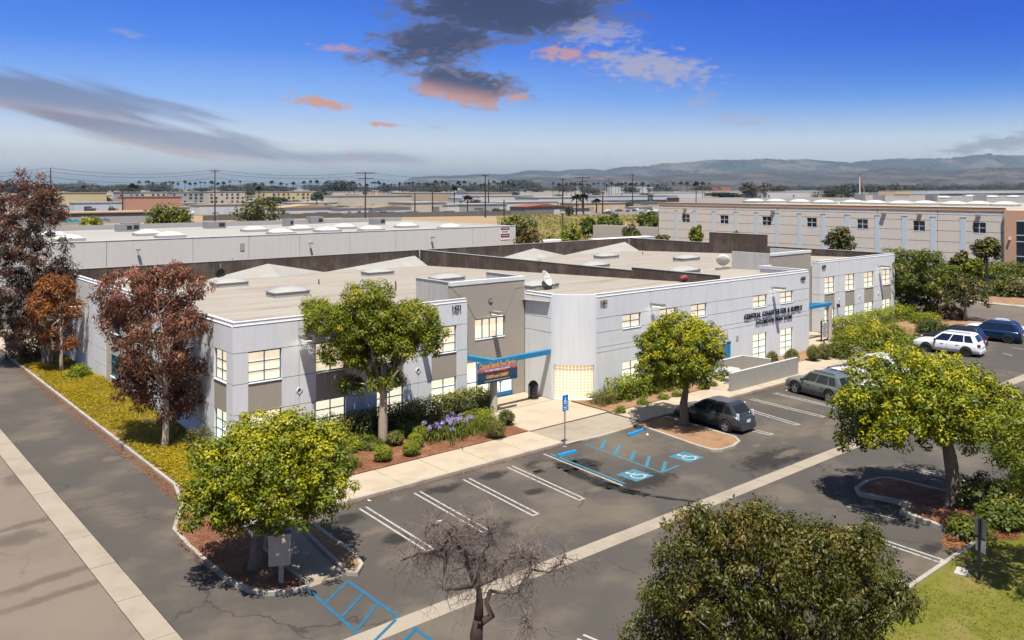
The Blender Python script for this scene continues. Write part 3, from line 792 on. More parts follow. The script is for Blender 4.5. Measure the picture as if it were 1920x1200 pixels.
def txt(string, face, u, z, width, height, mat, root, name='lettering', depth=0.05, off=0.03, bold=0.03, italic=0.0, space=1.0):
    cu = bpy.data.curves.new('t', 'FONT'); cu.body = string; cu.size = 1.0; cu.extrude = 0.0; cu.offset = bold; cu.shear = italic
    cu.fill_mode = 'FRONT'; cu.resolution_u = 2; cu.space_character = space
    ob = bpy.data.objects.new('t', cu); COL.objects.link(ob)
    dg = bpy.context.evaluated_depsgraph_get(); me = bpy.data.meshes.new_from_object(ob.evaluated_get(dg))
    vs = [v.co.copy() for v in me.vertices]; fs = [tuple(p.vertices) for p in me.polygons]
    bpy.data.objects.remove(ob); bpy.data.curves.remove(cu); bpy.data.meshes.remove(me)
    x0 = min(v.x for v in vs); x1 = max(v.x for v in vs); y0 = min(v.y for v in vs); y1 = max(v.y for v in vs)
    n = len(vs)
    P = [face.p(u + (v.x - x0) / (x1 - x0) * width, off + depth, z + (v.y - y0) / (y1 - y0) * height) for v in vs]
    mb = MB()
    flip = (face.u.x * face.n.y - face.u.y * face.n.x) > 0
    F = [f[::-1] for f in fs] if flip else fs
    if depth > 0:
        Q = [face.p(u + (v.x - x0) / (x1 - x0) * width, off, z + (v.y - y0) / (y1 - y0) * height) for v in vs]
        edges = {}
        for f in F:
            for i in range(len(f)):
                e = (f[i], f[(i + 1) % len(f)]); edges[e] = edges.get(e, 0) + 1
        side = [(b, a, a + n, b + n) for (a, b) in edges if (b, a) not in edges]
        mb.add(P + Q, F + side)
    else: mb.add(P, F)
    return mb.build(name, mat, root)

fB1 = Face((0, 40.0), (1, 0), (0, -1))
W1 = [(17.08, 18.85), (20.75, 22.50), (24.42, 26.15), (28.06, 29.86)]
h1 = []
for a, b in W1:
    h1 += [(a, b, 0.62, 2.13, 'win', 2, 3), (a, b, 2.13, 3.60, 'grey'), (a, b, 3.60, 5.134, 'win', 2, 3)]
facade(fB1, B, 'west_front_wall', [16.3, 19.80, 23.46, 27.13, 30.65], [0.0, 2.13, 3.62, 5.15, TOP], h1, m_wall)
for u in (19.80, 27.13): diamond(fB1, u, 2.85)
lamp(fB1, 19.80, 5.62); lamp(fB1, 27.13 - 0.05, 5.62)
# west wall, facing the driveway
fW = Face((16.3, 0), (0, 1), (-1, 0))
hw = [(40.78, 42.40, 0.55, 2.13, 'win', 2, 3), (40.78, 42.40, 2.13, 3.60, 'grey'), (40.78, 42.40, 3.60, 5.134, 'win', 2, 3),
      (52.0, 61.9, 0.0, 5.60, 'tan')]
facade(fW, B, 'west_wall', [40.2, 44.2, 48.1, 52.0, 61.9, 69.0, 75.8], [0.0, 1.05, 2.13, 3.62, 5.15, TOP], hw, m_wall)
for u in (53.2, 58.6):
    fT = Face((16.35, 0), (0, 1), (-1, 0))
    for z in (0.7, 3.62): window(Face((16.20, 0), (0, 1), (-1, 0)), B, u, u + 1.8, z, z + 1.45, 2, 3, M('dark_glass', (0.02, 0.05, 0.07), 0.08, 0.05, 1.0, spec=0.6), depth=0.08)
lamp(fW, 67.3, 4.75)
# entrance tower
fT = Face((0, 40.7), (1, 0), (0, -1))
tw = MB()
def trib(mb, u0, u1, z0, z1, d0=0.0, d1=-0.2): fT.box(mb, u0, u1, z0, z1, d0, d1)
TT = 7.36
tw0 = MB(); trib(tw0, 30.20, 35.60, 0.0, 7.30, -0.22, -0.26); tower = tw0.build('entrance_tower', m_core, B)
wu0, wu1, wz0, wz1 = 31.80, 34.21, 3.92, 5.18
du0, du1, dz1 = 31.0, 34.88, 2.62
# aggregate panels split by the slanted grooves that run up from the window corners
g = 0.02
def poly_panel(pts, name, d0=0.0, d1=-0.2, mat=m_grey):
    n = len(pts)
    vs = [fT.p(u, d0, z) for u, z in pts] + [fT.p(u, d1, z) for u, z in pts]
    fs = [tuple(range(n)), tuple(range(2 * n - 1, n - 1, -1))] + [((i + 1) % n, i, n + i, n + (i + 1) % n) for i in range(n)]
    return MB().add(vs, fs).build(name, mat, tower)
L0, R0 = 29.98, 35.83
poly_panel([(L0, TT), (L0, 7.30), (wu0 - .55, 6.15), (wu0 + g * .5, wz1 + g), (wu1 - g * .5, wz1 + g), (35.10, 6.86), (R0, 6.86), (R0, TT)][::-1], 'aggregate_panel')
poly_panel([(L0, 7.27), (wu0 - .58, 6.13), (wu0 - g * .5, wz1), (wu0, wz0), (wu0, dz1), (L0, dz1)], 'aggregate_panel')
poly_panel([(wu1 + g * .5, wz1), (35.12, 6.83), (R0, 6.83), (R0, dz1), (wu1, dz1), (wu1, wz0)][::-1], 'aggregate_panel')
poly_panel([(wu0 + .001, dz1), (wu0 + .001, wz0), (wu1 - .001, wz0), (wu1 - .001, dz1)][::-1], 'aggregate_panel')
poly_panel([(du1, 0.0), (du1, dz1 - .001), (R0, dz1 - .001), (R0, 0.0)][::-1], 'aggregate_panel')
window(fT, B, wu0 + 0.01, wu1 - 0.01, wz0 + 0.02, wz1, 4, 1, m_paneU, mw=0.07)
q = MB(); fT.box(q, L0 - 0.03, R0 + 0.03, TT + 0.002, 7.60, 0.03, -0.25); q.build('tower_coping', m_wall, tower)
for xa_, xb_ in ((L0 - 0.02, L0 + 0.2), (R0 - 0.2, R0 + 0.02)):
    q = MB(); q.box(xa_, 40.96, 5.6, xb_, 44.4, 7.56); sw = q.build('tower_side_wall', m_parap, tower)
    q = MB(); q.box(xa_ - .04, 40.96, 7.562, xb_ + .04, 44.44, 7.60); q.build('side_coping', m_curbm, tower)
q = MB().lathe([(0.02, 0), (0.17, 0), (0.17, 0.05), (0.10, 0.06), (0.06, 0.03), (0.01, 0.03)], 16)
me = q.mesh('medallion', m_metal); o = link(bpy.data.objects.new('medallion', me), B); o.location = Vector((32.98, 40.69, 6.30)) - B.location; o.rotation_euler = (math.radians(90), 0, 0)
lamp(fT, 32.98, 5.55)
# glass storefront and doors
sf = MB(); fr = 0.06
for u in (du0, 31.95, 32.92, 33.88, du1 - fr): fT.box(sf, u, u + fr, 0.15, dz1, -0.10, -0.17)
for z in (0.15, 1.30, dz1 - fr): fT.box(sf, du0 + fr, du1 - fr, z, z + fr, -0.104, -0.166)
fT.box(sf, 32.98, 34.82, 0.15, 0.42, -0.108, -0.16)
store = sf.build('glass_entrance', m_blue, B)
for i, (a, b) in enumerate(((du0 + fr, 31.95), (32.01, 32.92), (32.98, 33.88), (33.94, du1 - fr))):
    for z0, z1 in ((0.21 if i < 2 else 0.42, 1.30), (1.36, dz1 - fr)):
        q = MB(); fT.box(q, a, b, z0, z1, -0.13, -0.14); q.build('pane', m_paneL, store)
q = MB(); fT.box(q, 33.80, 33.84, 1.0, 1.5, -0.04, -0.10); fT.box(q, 33.98, 34.02, 1.0, 1.5, -0.04, -0.10); q.build('door_handle', m_dark, store)
# side wall beside the porch and the rounded corner with glass blocks
fS = Face((35.85, 0), (0, 1), (-1, 0))
facade(fS, B, 'porch_side_wall', [38.20, 40.68], [0.0, 4.25, 5.15, TOP], [], m_wall)
def curve_ring(r, n=18):
    A = Vector((35.85, 38.20)); Bp = Vector((37.87, 36.30)); C = Vector((35.60, 36.05))
    # shallow arc from A to Bp bulging outwards by r of the chord
    m = (A + Bp) / 2; d = (Bp - A); nn = Vector((d.y, -d.x)).normalized()
    if nn.dot(Vector((-1, -1))) < 0: nn = -nn
    out = []
    sag = 0.13 * d.length
    R = (d.length ** 2 / 4 + sag ** 2) / (2 * sag); cen = m - nn * (R - sag)
    a0 = math.atan2(A.y - cen.y, A.x - cen.x); a1 = math.atan2(Bp.y - cen.y, Bp.x - cen.x)
    if a1 - a0 > math.pi: a1 -= 2 * math.pi
    if a0 - a1 > math.pi: a1 += 2 * math.pi
    for i in range(n + 1):
        a = a0 + (a1 - a0) * i / n
        out.append(Vector((cen.x + (R - r) * math.cos(a), cen.y + (R - r) * math.sin(a))))
    return out
def curved(mb, r0, r1, z0, z1, n=18, i0=0, i1=None):
    o = curve_ring(r0, n); i = curve_ring(r1, n); i1 = n if i1 is None else i1
    for k in range(i0, i1):
        a, b, c, d = o[k], o[k + 1], i[k + 1], i[k]
        vs = [(p.x, p.y, z) for z in (z0, z1) for p in (a, b, c, d)]
        mb.add(vs, [(0, 3, 2, 1), (4, 5, 6, 7), (0, 1, 5, 4), (1, 2, 6, 5), (2, 3, 7, 6), (3, 0, 4, 7)])
    return mb
q = MB(); curved(q, 0, 0.2, 2.32, CAP + 0.02); col = q.build('rounded_corner_wall', m_wall, B)
q = MB(); curved(q, 0, 0.2, 0.0, 2.319, 18, 0, 1); curved(q, 0, 0.2, 0.0, 2.319, 18, 17, 18); q.build('corner_jamb', m_wall, col)
q = MB(); curved(q, 0.0, 0.2, 0.0, 0.20, 18, 1, 17); q.build('corner_plinth', m_wall, col)
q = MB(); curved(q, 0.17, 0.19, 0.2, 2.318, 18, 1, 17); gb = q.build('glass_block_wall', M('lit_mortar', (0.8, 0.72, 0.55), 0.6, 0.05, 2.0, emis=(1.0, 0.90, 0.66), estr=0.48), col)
q = MB(); nb = 11; nz = 11
RR = curve_ring(0.0, 18)
for i in range(nb):
    for j in range(nz):
        f0 = 1 + 16 * (i + 0.10) / nb; f1 = 1 + 16 * (i + 0.90) / nb
        def at(f, r):
            ring = at.c.setdefault(r, curve_ring(r, 18)); k = min(int(f), 17); return ring[k].lerp(ring[k + 1], f - k)
        at.c = getattr(at, 'c', {})
        a, b, c, d = at(f0, 0.145), at(f1, 0.145), at(f1, 0.168), at(f0, 0.168)
        z0 = 0.2 + 2.11 * (j + 0.10) / nz; z1 = 0.2 + 2.11 * (j + 0.90) / nz
        q.add([(p.x, p.y, z) for z in (z0, z1) for p in (a, b, c, d)], [(0, 3, 2, 1), (4, 5, 6, 7), (0, 1, 5, 4), (1, 2, 6, 5), (2, 3, 7, 6), (3, 0, 4, 7)])
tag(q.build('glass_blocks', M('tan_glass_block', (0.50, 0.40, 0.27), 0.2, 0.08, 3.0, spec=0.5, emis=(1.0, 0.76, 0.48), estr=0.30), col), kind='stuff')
# middle front
fB2 = Face((0, 36.3), (1, 0), (0, -1))
h2 = []
for a, b in ((40.27, 42.06), (43.94, 45.69), (47.3, 49.1), (54.77, 56.62), (58.46, 60.29)):
    h2.append((a, b, 4.25, 5.134, 'win', 2, 2))
for a, b in ((40.27, 42.06), (43.94, 45.69)): h2.append((a, b, 0.62, 2.15, 'win', 2, 3))
for a, b in ((54.77, 56.62), (58.46, 60.29)): h2.append((a, b, 0.22, 2.25, 'win', 2, 4))
h2.append((50.95, 52.0, 0.14, 2.12, 'door'))
facade(fB2, B, 'middle_front_wall', [37.87, 43.03, 50.26, 62.67], [0.0, 3.01, 3.32, 4.25, 5.15, TOP], h2, m_wall)
q = MB(); fB2.box(q, 50.96, 51.99, 0.15, 2.11, -0.06, -0.12); dr = q.build('side_door', m_blue, B)
q = MB(); fB2.box(q, 51.10, 51.16, 1.0, 1.12, -0.02, -0.06); q.build('door_handle', m_metal, dr)
q = MB(); fB2.box(q, 52.60, 52.86, 2.12, 2.44, 0.04, 0.0); q.build('wall_vent', m_curbm, B)
lamp(fB2, 43.03, 5.60); lamp(fB2, 57.3, 5.60)
m_navy = M('navy_letters', (0.010, 0.014, 0.035), 0.5, 0.05, 4.0)
txt('CENTRAL COAST FILTER & SUPPLY', fB2, 53.55, 3.50, 8.0, 0.40, m_navy, B, bold=0.018, depth=0.05, off=0.04, space=1.12)
txt('AUTOMOTIVE PAINT STORE', fB2, 55.05, 2.98, 5.0, 0.29, m_navy, B, bold=0.012, depth=0.05, off=0.04, space=1.12)
m_num = M('dark_numerals', (0.035, 0.035, 0.03), 0.6, 0.05, 4.0)
txt('1471', fB1, 29.50, 6.02, 0.62, 0.30, m_num, B, 'house_number', depth=0.04, off=0.06)
txt('1451', fB2, 38.20, 5.98, 0.58, 0.28, M('bronze_numerals', (0.13, 0.09, 0.045), 0.5, 0.05, 4.0), B, 'house_number', depth=0.04, off=0.05)
txt('1431', fB2, 61.35, 5.86, 0.66, 0.30, m_num, B, 'house_number', depth=0.04, off=0.05)
m_ghost = M('faint_letter_marks', (0.47, 0.475, 0.49), 0.9, 0.12, 8.0)
q = MB(); rr = random.Random(8); x = 39.1
while x < 42.6:
    d = rr.uniform(0.03, 0.06); z = 3.62 + rr.uniform(0.0, 0.2); fB2.box(q, x, x + d, z, z + rr.uniform(0.03, 0.07), 0.004, 0.0005); x += rr.uniform(0.05, 0.11)
q.build('faded_letter_marks', m_ghost, B)
# return wall and the recess before the east entrance
fR = Face((62.67, 0), (0, 1), (1, 0))
facade(fR, B, 'middle_east_wall', [36.52, 40.9], [0.0, 3.62, 5.15, TOP], [], m_wall)
q = MB(); q.box(64.6, 40.9, 0.0, 70.93, 41.1, 7.36); t2 = q.build('east_tower', m_grey, B)
q = MB(); q.box(64.57, 40.86, 7.362, 70.96, 41.14, 7.60); q.build('tower_coping', m_wall, t2)
for xa_ in (64.55, 70.72): MB().box(xa_, 41.15, 5.4, xa_ + .22, 45.0, 7.56).build('tower_side_wall', m_parap, t2)
q = MB(); q.box(62.9, 40.92, 0.0, 64.59, 41.08, 6.6); q.build('recess_wall', m_wall, B)
# east front
fB3 = Face((0, 40.0), (1, 0), (0, -1))
h3 = []
for i, (a, b) in enumerate(((71.72, 73.53), (75.46, 77.27), (79.14, 81.03), (82.87, 84.73))):
    h3 += [(a, b, 0.62, 2.13, 'win', 2, 3), (a, b, 2.13, 3.58, 'grey'), (a, b, 3.58, 5.09, 'win', 2, 3)]
facade(fB3, B, 'east_front_wall', [70.97, 74.40, 78.30, 82.07, 85.5], [0.0, 2.13, 3.55, 5.10, TOP], h3, m_wall)
for u in (74.40, 78.30, 82.07): diamond(fB3, u, 2.80)
txt('1421', fB3, 71.2, 5.95, 0.62, 0.30, m_num, B, 'house_number', depth=0.04, off=0.05)
lamp(fB3, 82.07, 5.5)
q = MB(); fB3.box(q, 73.9, 73.98, 2.2, 2.5, 0.3, 0.0); q.build('hose_bracket', m_dark, B)
fE3 = Face((70.97, 0), (0, 1), (-1, 0))
facade(fE3, B, 'east_return_wall', [40.2, 40.86], [0.0, 2.13, 3.55, 5.10, TOP], [], m_wall)
# east and rear walls
q = MB(); q.box(85.3, 40.2, 0, 85.5, 75.6, 6.5); q.box(16.3, 75.8, 0, 85.5, 76.0, 6.5); q.build('rear_wall', m_wall, B)
# roof: falls to the rear
def rz(y): return 6.2 - (y - 38.0) * 0.0329
rf = MB()
for (x0, x1, y0) in ((16.5, 30.2, 40.2), (30.2, 35.62, 40.97), (35.62, 62.47, 41.0), (62.47, 71.2, 41.16), (71.2, 85.32, 40.2)):
    ys = [y0, 50, 60, 75.82]
    rf.add([(x, y, rz(y)) for y in ys for x in (x0, x1)], [(2 * i, 2 * i + 1, 2 * i + 3, 2 * i + 2) for i in range(3)])
ring = curve_ring(0.12, 12)
fan = [(62.47, 41.0), (36.05, 41.0)] + [(max(q_.x, 36.05), q_.y) for q_ in ring] + [(38.0, 36.5), (62.47, 36.5)]
rf.add([(x, y, rz(y)) for x, y in fan], [tuple(range(len(fan)))])
rf.add([(35.62, 38.3, rz(38.3)), (36.05, 38.3, rz(38.3)), (36.05, 41.0, rz(41.0)), (35.62, 41.0, rz(41.0))], [(0, 1, 2, 3)])
roof = rf.build('roof', m_roof, B)
rl = random.Random(5)
seams = MB()
for y in np.arange(42.0, 75.0, 0.98):
    for (x0, x1) in ((16.6, 51.3), (51.8, 85.2)):
        seams.add([(x0, y, rz(y) + 0.004), (x1, y, rz(y) + 0.004), (x1, y + 0.05, rz(y + 0.05) + 0.004), (x0, y + 0.05, rz(y + 0.05) + 0.004)], [(0, 1, 2, 3)])
seams.build('roof_seams', M('seam_tar', (0.22, 0.175, 0.135), 0.9, 0.15, 0.7), roof)
# dark inner faces of the rear, dividing and east parapets
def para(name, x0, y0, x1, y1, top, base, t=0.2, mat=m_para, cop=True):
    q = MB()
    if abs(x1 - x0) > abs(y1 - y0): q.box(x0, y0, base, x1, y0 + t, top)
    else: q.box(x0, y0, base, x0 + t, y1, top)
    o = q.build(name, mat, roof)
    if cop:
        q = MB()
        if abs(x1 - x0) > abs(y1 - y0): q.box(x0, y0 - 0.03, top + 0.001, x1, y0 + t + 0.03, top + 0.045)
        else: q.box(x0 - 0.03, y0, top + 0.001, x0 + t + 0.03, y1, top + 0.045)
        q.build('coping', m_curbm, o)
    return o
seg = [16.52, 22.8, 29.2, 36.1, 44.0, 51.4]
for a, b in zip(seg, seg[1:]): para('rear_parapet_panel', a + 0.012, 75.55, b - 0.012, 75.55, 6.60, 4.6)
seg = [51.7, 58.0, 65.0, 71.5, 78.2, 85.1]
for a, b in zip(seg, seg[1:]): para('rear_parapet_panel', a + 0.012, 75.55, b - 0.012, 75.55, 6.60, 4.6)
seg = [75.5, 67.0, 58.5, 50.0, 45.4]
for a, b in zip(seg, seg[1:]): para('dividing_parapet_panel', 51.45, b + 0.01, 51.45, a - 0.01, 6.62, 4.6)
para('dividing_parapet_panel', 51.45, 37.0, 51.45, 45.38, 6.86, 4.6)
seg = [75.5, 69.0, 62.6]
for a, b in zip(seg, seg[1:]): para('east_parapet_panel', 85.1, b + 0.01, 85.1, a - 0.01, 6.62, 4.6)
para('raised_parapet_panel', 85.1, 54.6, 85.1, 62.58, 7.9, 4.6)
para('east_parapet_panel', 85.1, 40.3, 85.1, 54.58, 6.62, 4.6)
# west parapet inner face is hidden; pale crickets along the rear wall
def cricket(xa, xm, xb, h=1.0, d=2.6, y=75.54, side=False):
    z = lambda yy: rz(yy) + 0.01
    pk = (xm, y, z(y) + h)
    vs = [(xa, y, z(y)), pk, (xb, y, z(y)), (xm, y - d, z(y - d))]
    MB().add(vs, [(0, 3, 1), (1, 3, 2)]).build('roof_cricket', m_cricket, roof)
for a, m, b in ((17.0, 22.5, 28.0), (28.2, 34.2, 40.0), (40.4, 50.8, 51.4), (51.7, 56.5, 61.5), (61.8, 68.0, 73.0), (73.4, 84.3, 85.05)):
    cricket(a, m, b, 1.05 if b - a < 11.5 else 1.15)
# skylights
def skylight(px, py, sx=3.4, sy=2.4, h=0.28):
    z = 5.5
    for _ in range(5): p = G(px, py, z); z = rz(p.y) + h
    x0, x1, y0, y1 = p.x - sx / 2, p.x + sx / 2, p.y - sy / 2, p.y + sy / 2
    q = MB().box(x0, y0, rz(y1) - 0.05, x1, y1, rz(y0) + h); c = q.build('skylight_curb', m_curbm, roof)
    zz = rz(y0) + h
    q = MB(); n = 7
    vs = []; fs = []
    for j in range(n):
        for i in range(n):
            u, v = i / (n - 1) * 2 - 1, j / (n - 1) * 2 - 1
            vs.append((p.x + u * (sx / 2 + 0.04), p.y + v * (sy / 2 + 0.04), zz + 0.05 + 0.30 * (1 - abs(u) ** 3) * (1 - abs(v) ** 3)))
    for j in range(n - 1):
        for i in range(n - 1): fs.append((j * n + i, j * n + i + 1, (j + 1) * n + i + 1, (j + 1) * n + i))
    q.add(vs, fs); q.build('dome', m_dome, c, smooth=True)
    q = MB().box(x0 - 0.05, y0 - 0.05, zz + 0.002, x1 + 0.05, y1 + 0.05, zz + 0.05); q.build('rim', m_metal, c)
for s in ((430, 530), (540, 547), (708, 510), (838, 521), (1137, 480), (1115, 497), (1287, 484), (1282, 507), (1010, 534), (988, 489), (285, 519)):
    skylight(*s, sx=2.6, sy=1.5, h=0.30)
# small things on the roof
def roof_pipe(px, py, h, r=0.05, mat=m_dark):
    z = 5.5
    for _ in range(5): p = G(px, py, z); z = rz(p.y)
    MB().tube([(p.x, p.y, z - 0.05), (p.x, p.y, z + h)], r, 8).build('vent_pipe', mat, roof)
m_rust = M('rust_red', (0.22, 0.06, 0.035), 0.8, 0.2, 3.0)
roof_pipe(742, 545, 0.7, 0.06, m_rust); roof_pipe(728, 543, 0.35); roof_pipe(598, 533, 0.4); roof_pipe(1205, 477, 0.3); roof_pipe(436, 500, 0.9, 0.05); roof_pipe(965, 470, 0.9); roof_pipe(1095, 466, 1.0, 0.06, m_rust)
def on_roof(px, py):
    z = 5.5
    for _ in range(5): p = G(px, py, z); z = rz(p.y)
    return p
def dish(px, py, label, yaw):
    p = on_roof(px, py); t = thing('satellite_dish', label, 'satellite dish', (p.x, p.y, rz(p.y)))
    MB().tube([(p.x, p.y, p.z), (p.x, p.y, p.z + 0.5)], 0.04, 8).build('mast', m_metal, t)
    for i in range(4):
        MB().box(p.x - 1.0 + i * 0.5, p.y - 0.15, p.z - 0.02, p.x - 0.6 + i * 0.5, p.y + 0.15, p.z + 0.19).build('cinder_block', M('cinder_block', (0.27, 0.23, 0.18), 0.95, 0.2, 4.0), t)
    q = MB().lathe([(0.02, 0.0), (0.25, 0.03), (0.45, 0.10), (0.58, 0.18), (0.60, 0.18), (0.46, 0.08), (0.25, 0.0), (0.02, -0.03)], 20)
    o = link(bpy.data.objects.new('reflector', q.mesh('reflector', M('dish_paint', (0.52, 0.50, 0.45), 0.6, 0.1, 3.0), smooth=True)), t)
    o.location = (0, 0, 0.75); o.rotation_euler = (math.radians(62), 0, yaw)
    q = MB().tube([(0.0, 0, 0.02), (0.0, -0.1, 0.45)], 0.02, 6); a = link(bpy.data.objects.new('feed_arm', q.mesh('feed_arm', m_dark)), t)
    a.location = o.location; a.rotation_euler = o.rotation_euler
dish(1022, 543, 'grey satellite dish on cinder blocks on the roof behind the rounded corner', 0.35)
dish(1356, 505, 'white satellite dish on the roof left of the east tower box', 2.3)
pa, pb = on_roof(1282, 529), on_roof(1316, 527)
pa.x -= .4; pb.x -= .4
t = thing('tarp_roll', 'faded red rolled tarp lying on the roof behind the middle front parapet', 'tarp', (pa.x, pa.y, pa.z))
MB().tube([pa + Vector((0, 0, .30)), pa.lerp(pb, .3) + Vector((0, .1, .36)), pa.lerp(pb, .7) + Vector((0, -.05, .33)), pb + Vector((0, 0, .28))], [0.15, 0.21, 0.19, 0.12], 8).build('roll', M('red_tarp', (0.20, 0.055, 0.05), 0.7, 0.15, 4.0), t, smooth=True)
MB().tube([pa.lerp(pb, .45) + Vector((0, 0, .35)), pa.lerp(pb, .48) + Vector((0, 0, .35))], 0.215, 8).build('tie', m_dark, t)
p = on_roof(436, 506)
t = thing('cable_coil', 'black coil of cable hung on the dark rear parapet', 'cable', (29.6, 75.45, 5.2))
ring = [(29.6 + 0.33 * math.cos(a), 75.46, 5.55 + 0.38 * math.sin(a)) for a in [i * math.pi / 8 for i in range(17)]]
MB().tube(ring, 0.09, 6).build('coil', m_black, t, smooth=True); MB().box(29.57, 75.40, 5.85, 29.63, 75.54, 6.4).build('hook', m_metal, t)

# entrance canopies: two blue beams meeting on a post
def canopy(label, a, b, post, zt, h=0.29, w=0.30):
    t = thing('entrance_canopy', label, 'canopy', (post[0], post[1], 0.14))
    for q in (a, b):
        A = Vector((q[0], q[1])); Pp = Vector((post[0], post[1])); d = (Pp - A).normalized(); n = Vector((-d.y, d.x)) * w / 2
        pl = [A - n, Pp - n + d * 0.15, Pp + n + d * 0.15, A + n]
        zz = zt if q is a else zt + 0.004
        MB().prism([tuple(v) for v in pl], zz - h, zz).build('beam', m_blue, t)
    MB().tube([(post[0], post[1], 0.10), (post[0], post[1], zt - h + 0.02)], 0.23, 18).build('post', M('post_concrete', (0.42, 0.37, 0.30), 0.9, 0.1, 3.0, bump=0.3, bscale=40), t, smooth=False)
    return t
canopy('blue V-shaped beam canopy on a concrete post at the west entrance, behind the banner', (30.72, 40.62), (35.80, 38.35), (31.2, 38.2), 3.22)
canopy('blue V-shaped beam canopy on a concrete post at the east entrance', (62.75, 38.4), (64.0, 40.8), (69.2, 38.15), 3.22)
# banner on the post
bt = thing('shop_banner', 'dark blue sunset-printed banner with orange lettering hung on the west entrance post', 'sign', (31.6, 37.75, 2.0))
bA = Vector((on_y(895, 37.7), 37.7)); bB = Vector((on_y(970, 37.7), 37.7))
fBan = Face((bA.x, 37.7), (1, 0), (0, -1)); bw = bB.x - bA.x
zt_, zb_ = 3.28, 2.02
m = bpy.data.materials.new('sunset_print'); m.use_nodes = True; k = NT(m.node_tree); bs = k.n['Principled BSDF']
ps = k.new('ShaderNodeNewGeometry').outputs['Position']; sp = k.new('ShaderNodeSeparateXYZ'); k.l.new(ps, sp.inputs[0])
hh = k.math('DIVIDE', k.math('SUBTRACT', k.math('ADD', sp.outputs[2], k.math('MULTIPLY', k.math('SUBTRACT', k.noise(ps, 2.2, 4.0), 0.5), 0.45)), zb_), zt_ - zb_)
cr = k.ramp(hh, [(0.05, (0.004, 0.03, 0.06)), (0.32, (0.006, 0.06, 0.13)), (0.46, (0.03, 0.02, 0.03)), (0.56, (0.42, 0.07, 0.03)), (0.63, (0.30, 0.19, 0.33)), (0.76, (0.02, 0.07, 0.22)), (0.95, (0.01, 0.20, 0.34))])
k.l.new(cr, bs.inputs['Base Color']); bs.inputs['Roughness'].default_value = 0.55
q = MB(); fBan.box(q, 0, bw, zb_, zt_, 0.0, -0.03); q.build('panel', m, bt)
q = MB(); fBan.box(q, bw * 0.35, bw * 0.40, zb_ + 0.1, zt_ - 0.1, -0.032, -0.30); fBan.box(q, bw * 0.55, bw * 0.60, zb_ + 0.1, zt_ - 0.1, -0.032, -0.30); q.build('bracket', m_dark, bt)
m_or = M('orange_print', (0.78, 0.33, 0.03), 0.6, 0.08, 6.0); m_wp = M('white_print', (0.66, 0.62, 0.66), 0.6, 0.05, 6.0)
txt('Channel Islands Food Service', fBan, bw * 0.05, zb_ + 0.86, bw * 0.92, 0.32, m_or, bt, bold=0.03, depth=0.0, off=0.004)
q = MB(); rr = random.Random(3); x = bw * 0.2
while x < bw * 0.78:
    d = rr.uniform(0.03, 0.07); fBan.box(q, x, x + d, zb_ + 0.68, zb_ + rr.uniform(0.74, 0.78), 0.004, 0.001); x += d + rr.choice((0.02, 0.02, 0.06))
q.build('small_print', m_wp, bt)
txt('CASH and CARRY', fBan, bw * 0.22, zb_ + 0.27, bw * 0.56, 0.20, m_or, bt, bold=0.05, depth=0.0, off=0.004, italic=0.15)
txt('www.channelislandsfoodservice.com', fBan, bw * 0.18, zb_ + 0.10, bw * 0.62, 0.08, m_wp, bt, bold=0.0, depth=0.0, off=0.004)
# ------------------------------------------------------------------ trees
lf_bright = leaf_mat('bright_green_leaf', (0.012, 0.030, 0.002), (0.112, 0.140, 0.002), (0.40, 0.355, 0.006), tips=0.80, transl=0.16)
lf_green = leaf_mat('green_leaf', (0.022, 0.042, 0.005), (0.080, 0.105, 0.008), (0.22, 0.21, 0.015), tips=0.5)
lf_yellow = leaf_mat('yellow_green_leaf', (0.040, 0.068, 0.004), (0.130, 0.160, 0.006), (0.38, 0.34, 0.02), tips=0.6, transl=0.35)
lf_olive = leaf_mat('olive_leaf', (0.012, 0.018, 0.003), (0.062, 0.068, 0.007), (0.21, 0.15, 0.03), tips=0.5, transl=0.2)
lf_red = leaf_mat('red_brown_leaf', (0.045, 0.022, 0.013), (0.150, 0.062, 0.032), (0.36, 0.155, 0.10), tips=0.6, transl=0.25)
lf_orange = leaf_mat('orange_leaf', (0.05, 0.024, 0.010), (0.19, 0.066, 0.016), (0.36, 0.15, 0.03), tips=0.6, transl=0.3)
lf_hedge = leaf_mat('hedge_leaf', (0.016, 0.030, 0.005), (0.058, 0.078, 0.010), (0.24, 0.19, 0.025), tips=0.5, transl=0.22)
lf_lime = leaf_mat('lime_leaf', (0.045, 0.075, 0.005), (0.160, 0.195, 0.010), (0.33, 0.31, 0.02), tips=0.5, transl=0.3)
lf_box = leaf_mat('clipped_shrub_leaf', (0.035, 0.045, 0.007), (0.105, 0.110, 0.012), (0.25, 0.21, 0.03), tips=0.5, transl=0.2)
lf_cover = leaf_mat('ground_cover_leaf', (0.090, 0.085, 0.006), (0.280, 0.215, 0.006), (0.44, 0.29, 0.012), tips=0.6, transl=0.25)
lf_dry = leaf_mat('dry_leaf', (0.14, 0.055, 0.02), (0.28, 0.11, 0.04), (0.42, 0.20, 0.08), tips=0.5, transl=0.1)

def tree(name, label, base, pts, rads, puffs, n, L, W, leaf, bark, seed, nl=7, lr=0.09, group=None, cat='tree', fork=None, **kw):
    rng = np.random.default_rng(seed)
    t = thing(name, label, cat, base, group)
    tgt = [puffs[i][:3] for i in rng.choice(len(puffs), min(nl, len(puffs)), replace=False)]
    trunk(t, pts, rads, bark, limbs=limbs_to(rng, fork or pts[-1], tgt, lr))
    crown(t, rng, puffs, n, L, W, leaf, **kw)
    return t
def rnds(seed): return np.random.default_rng(seed)

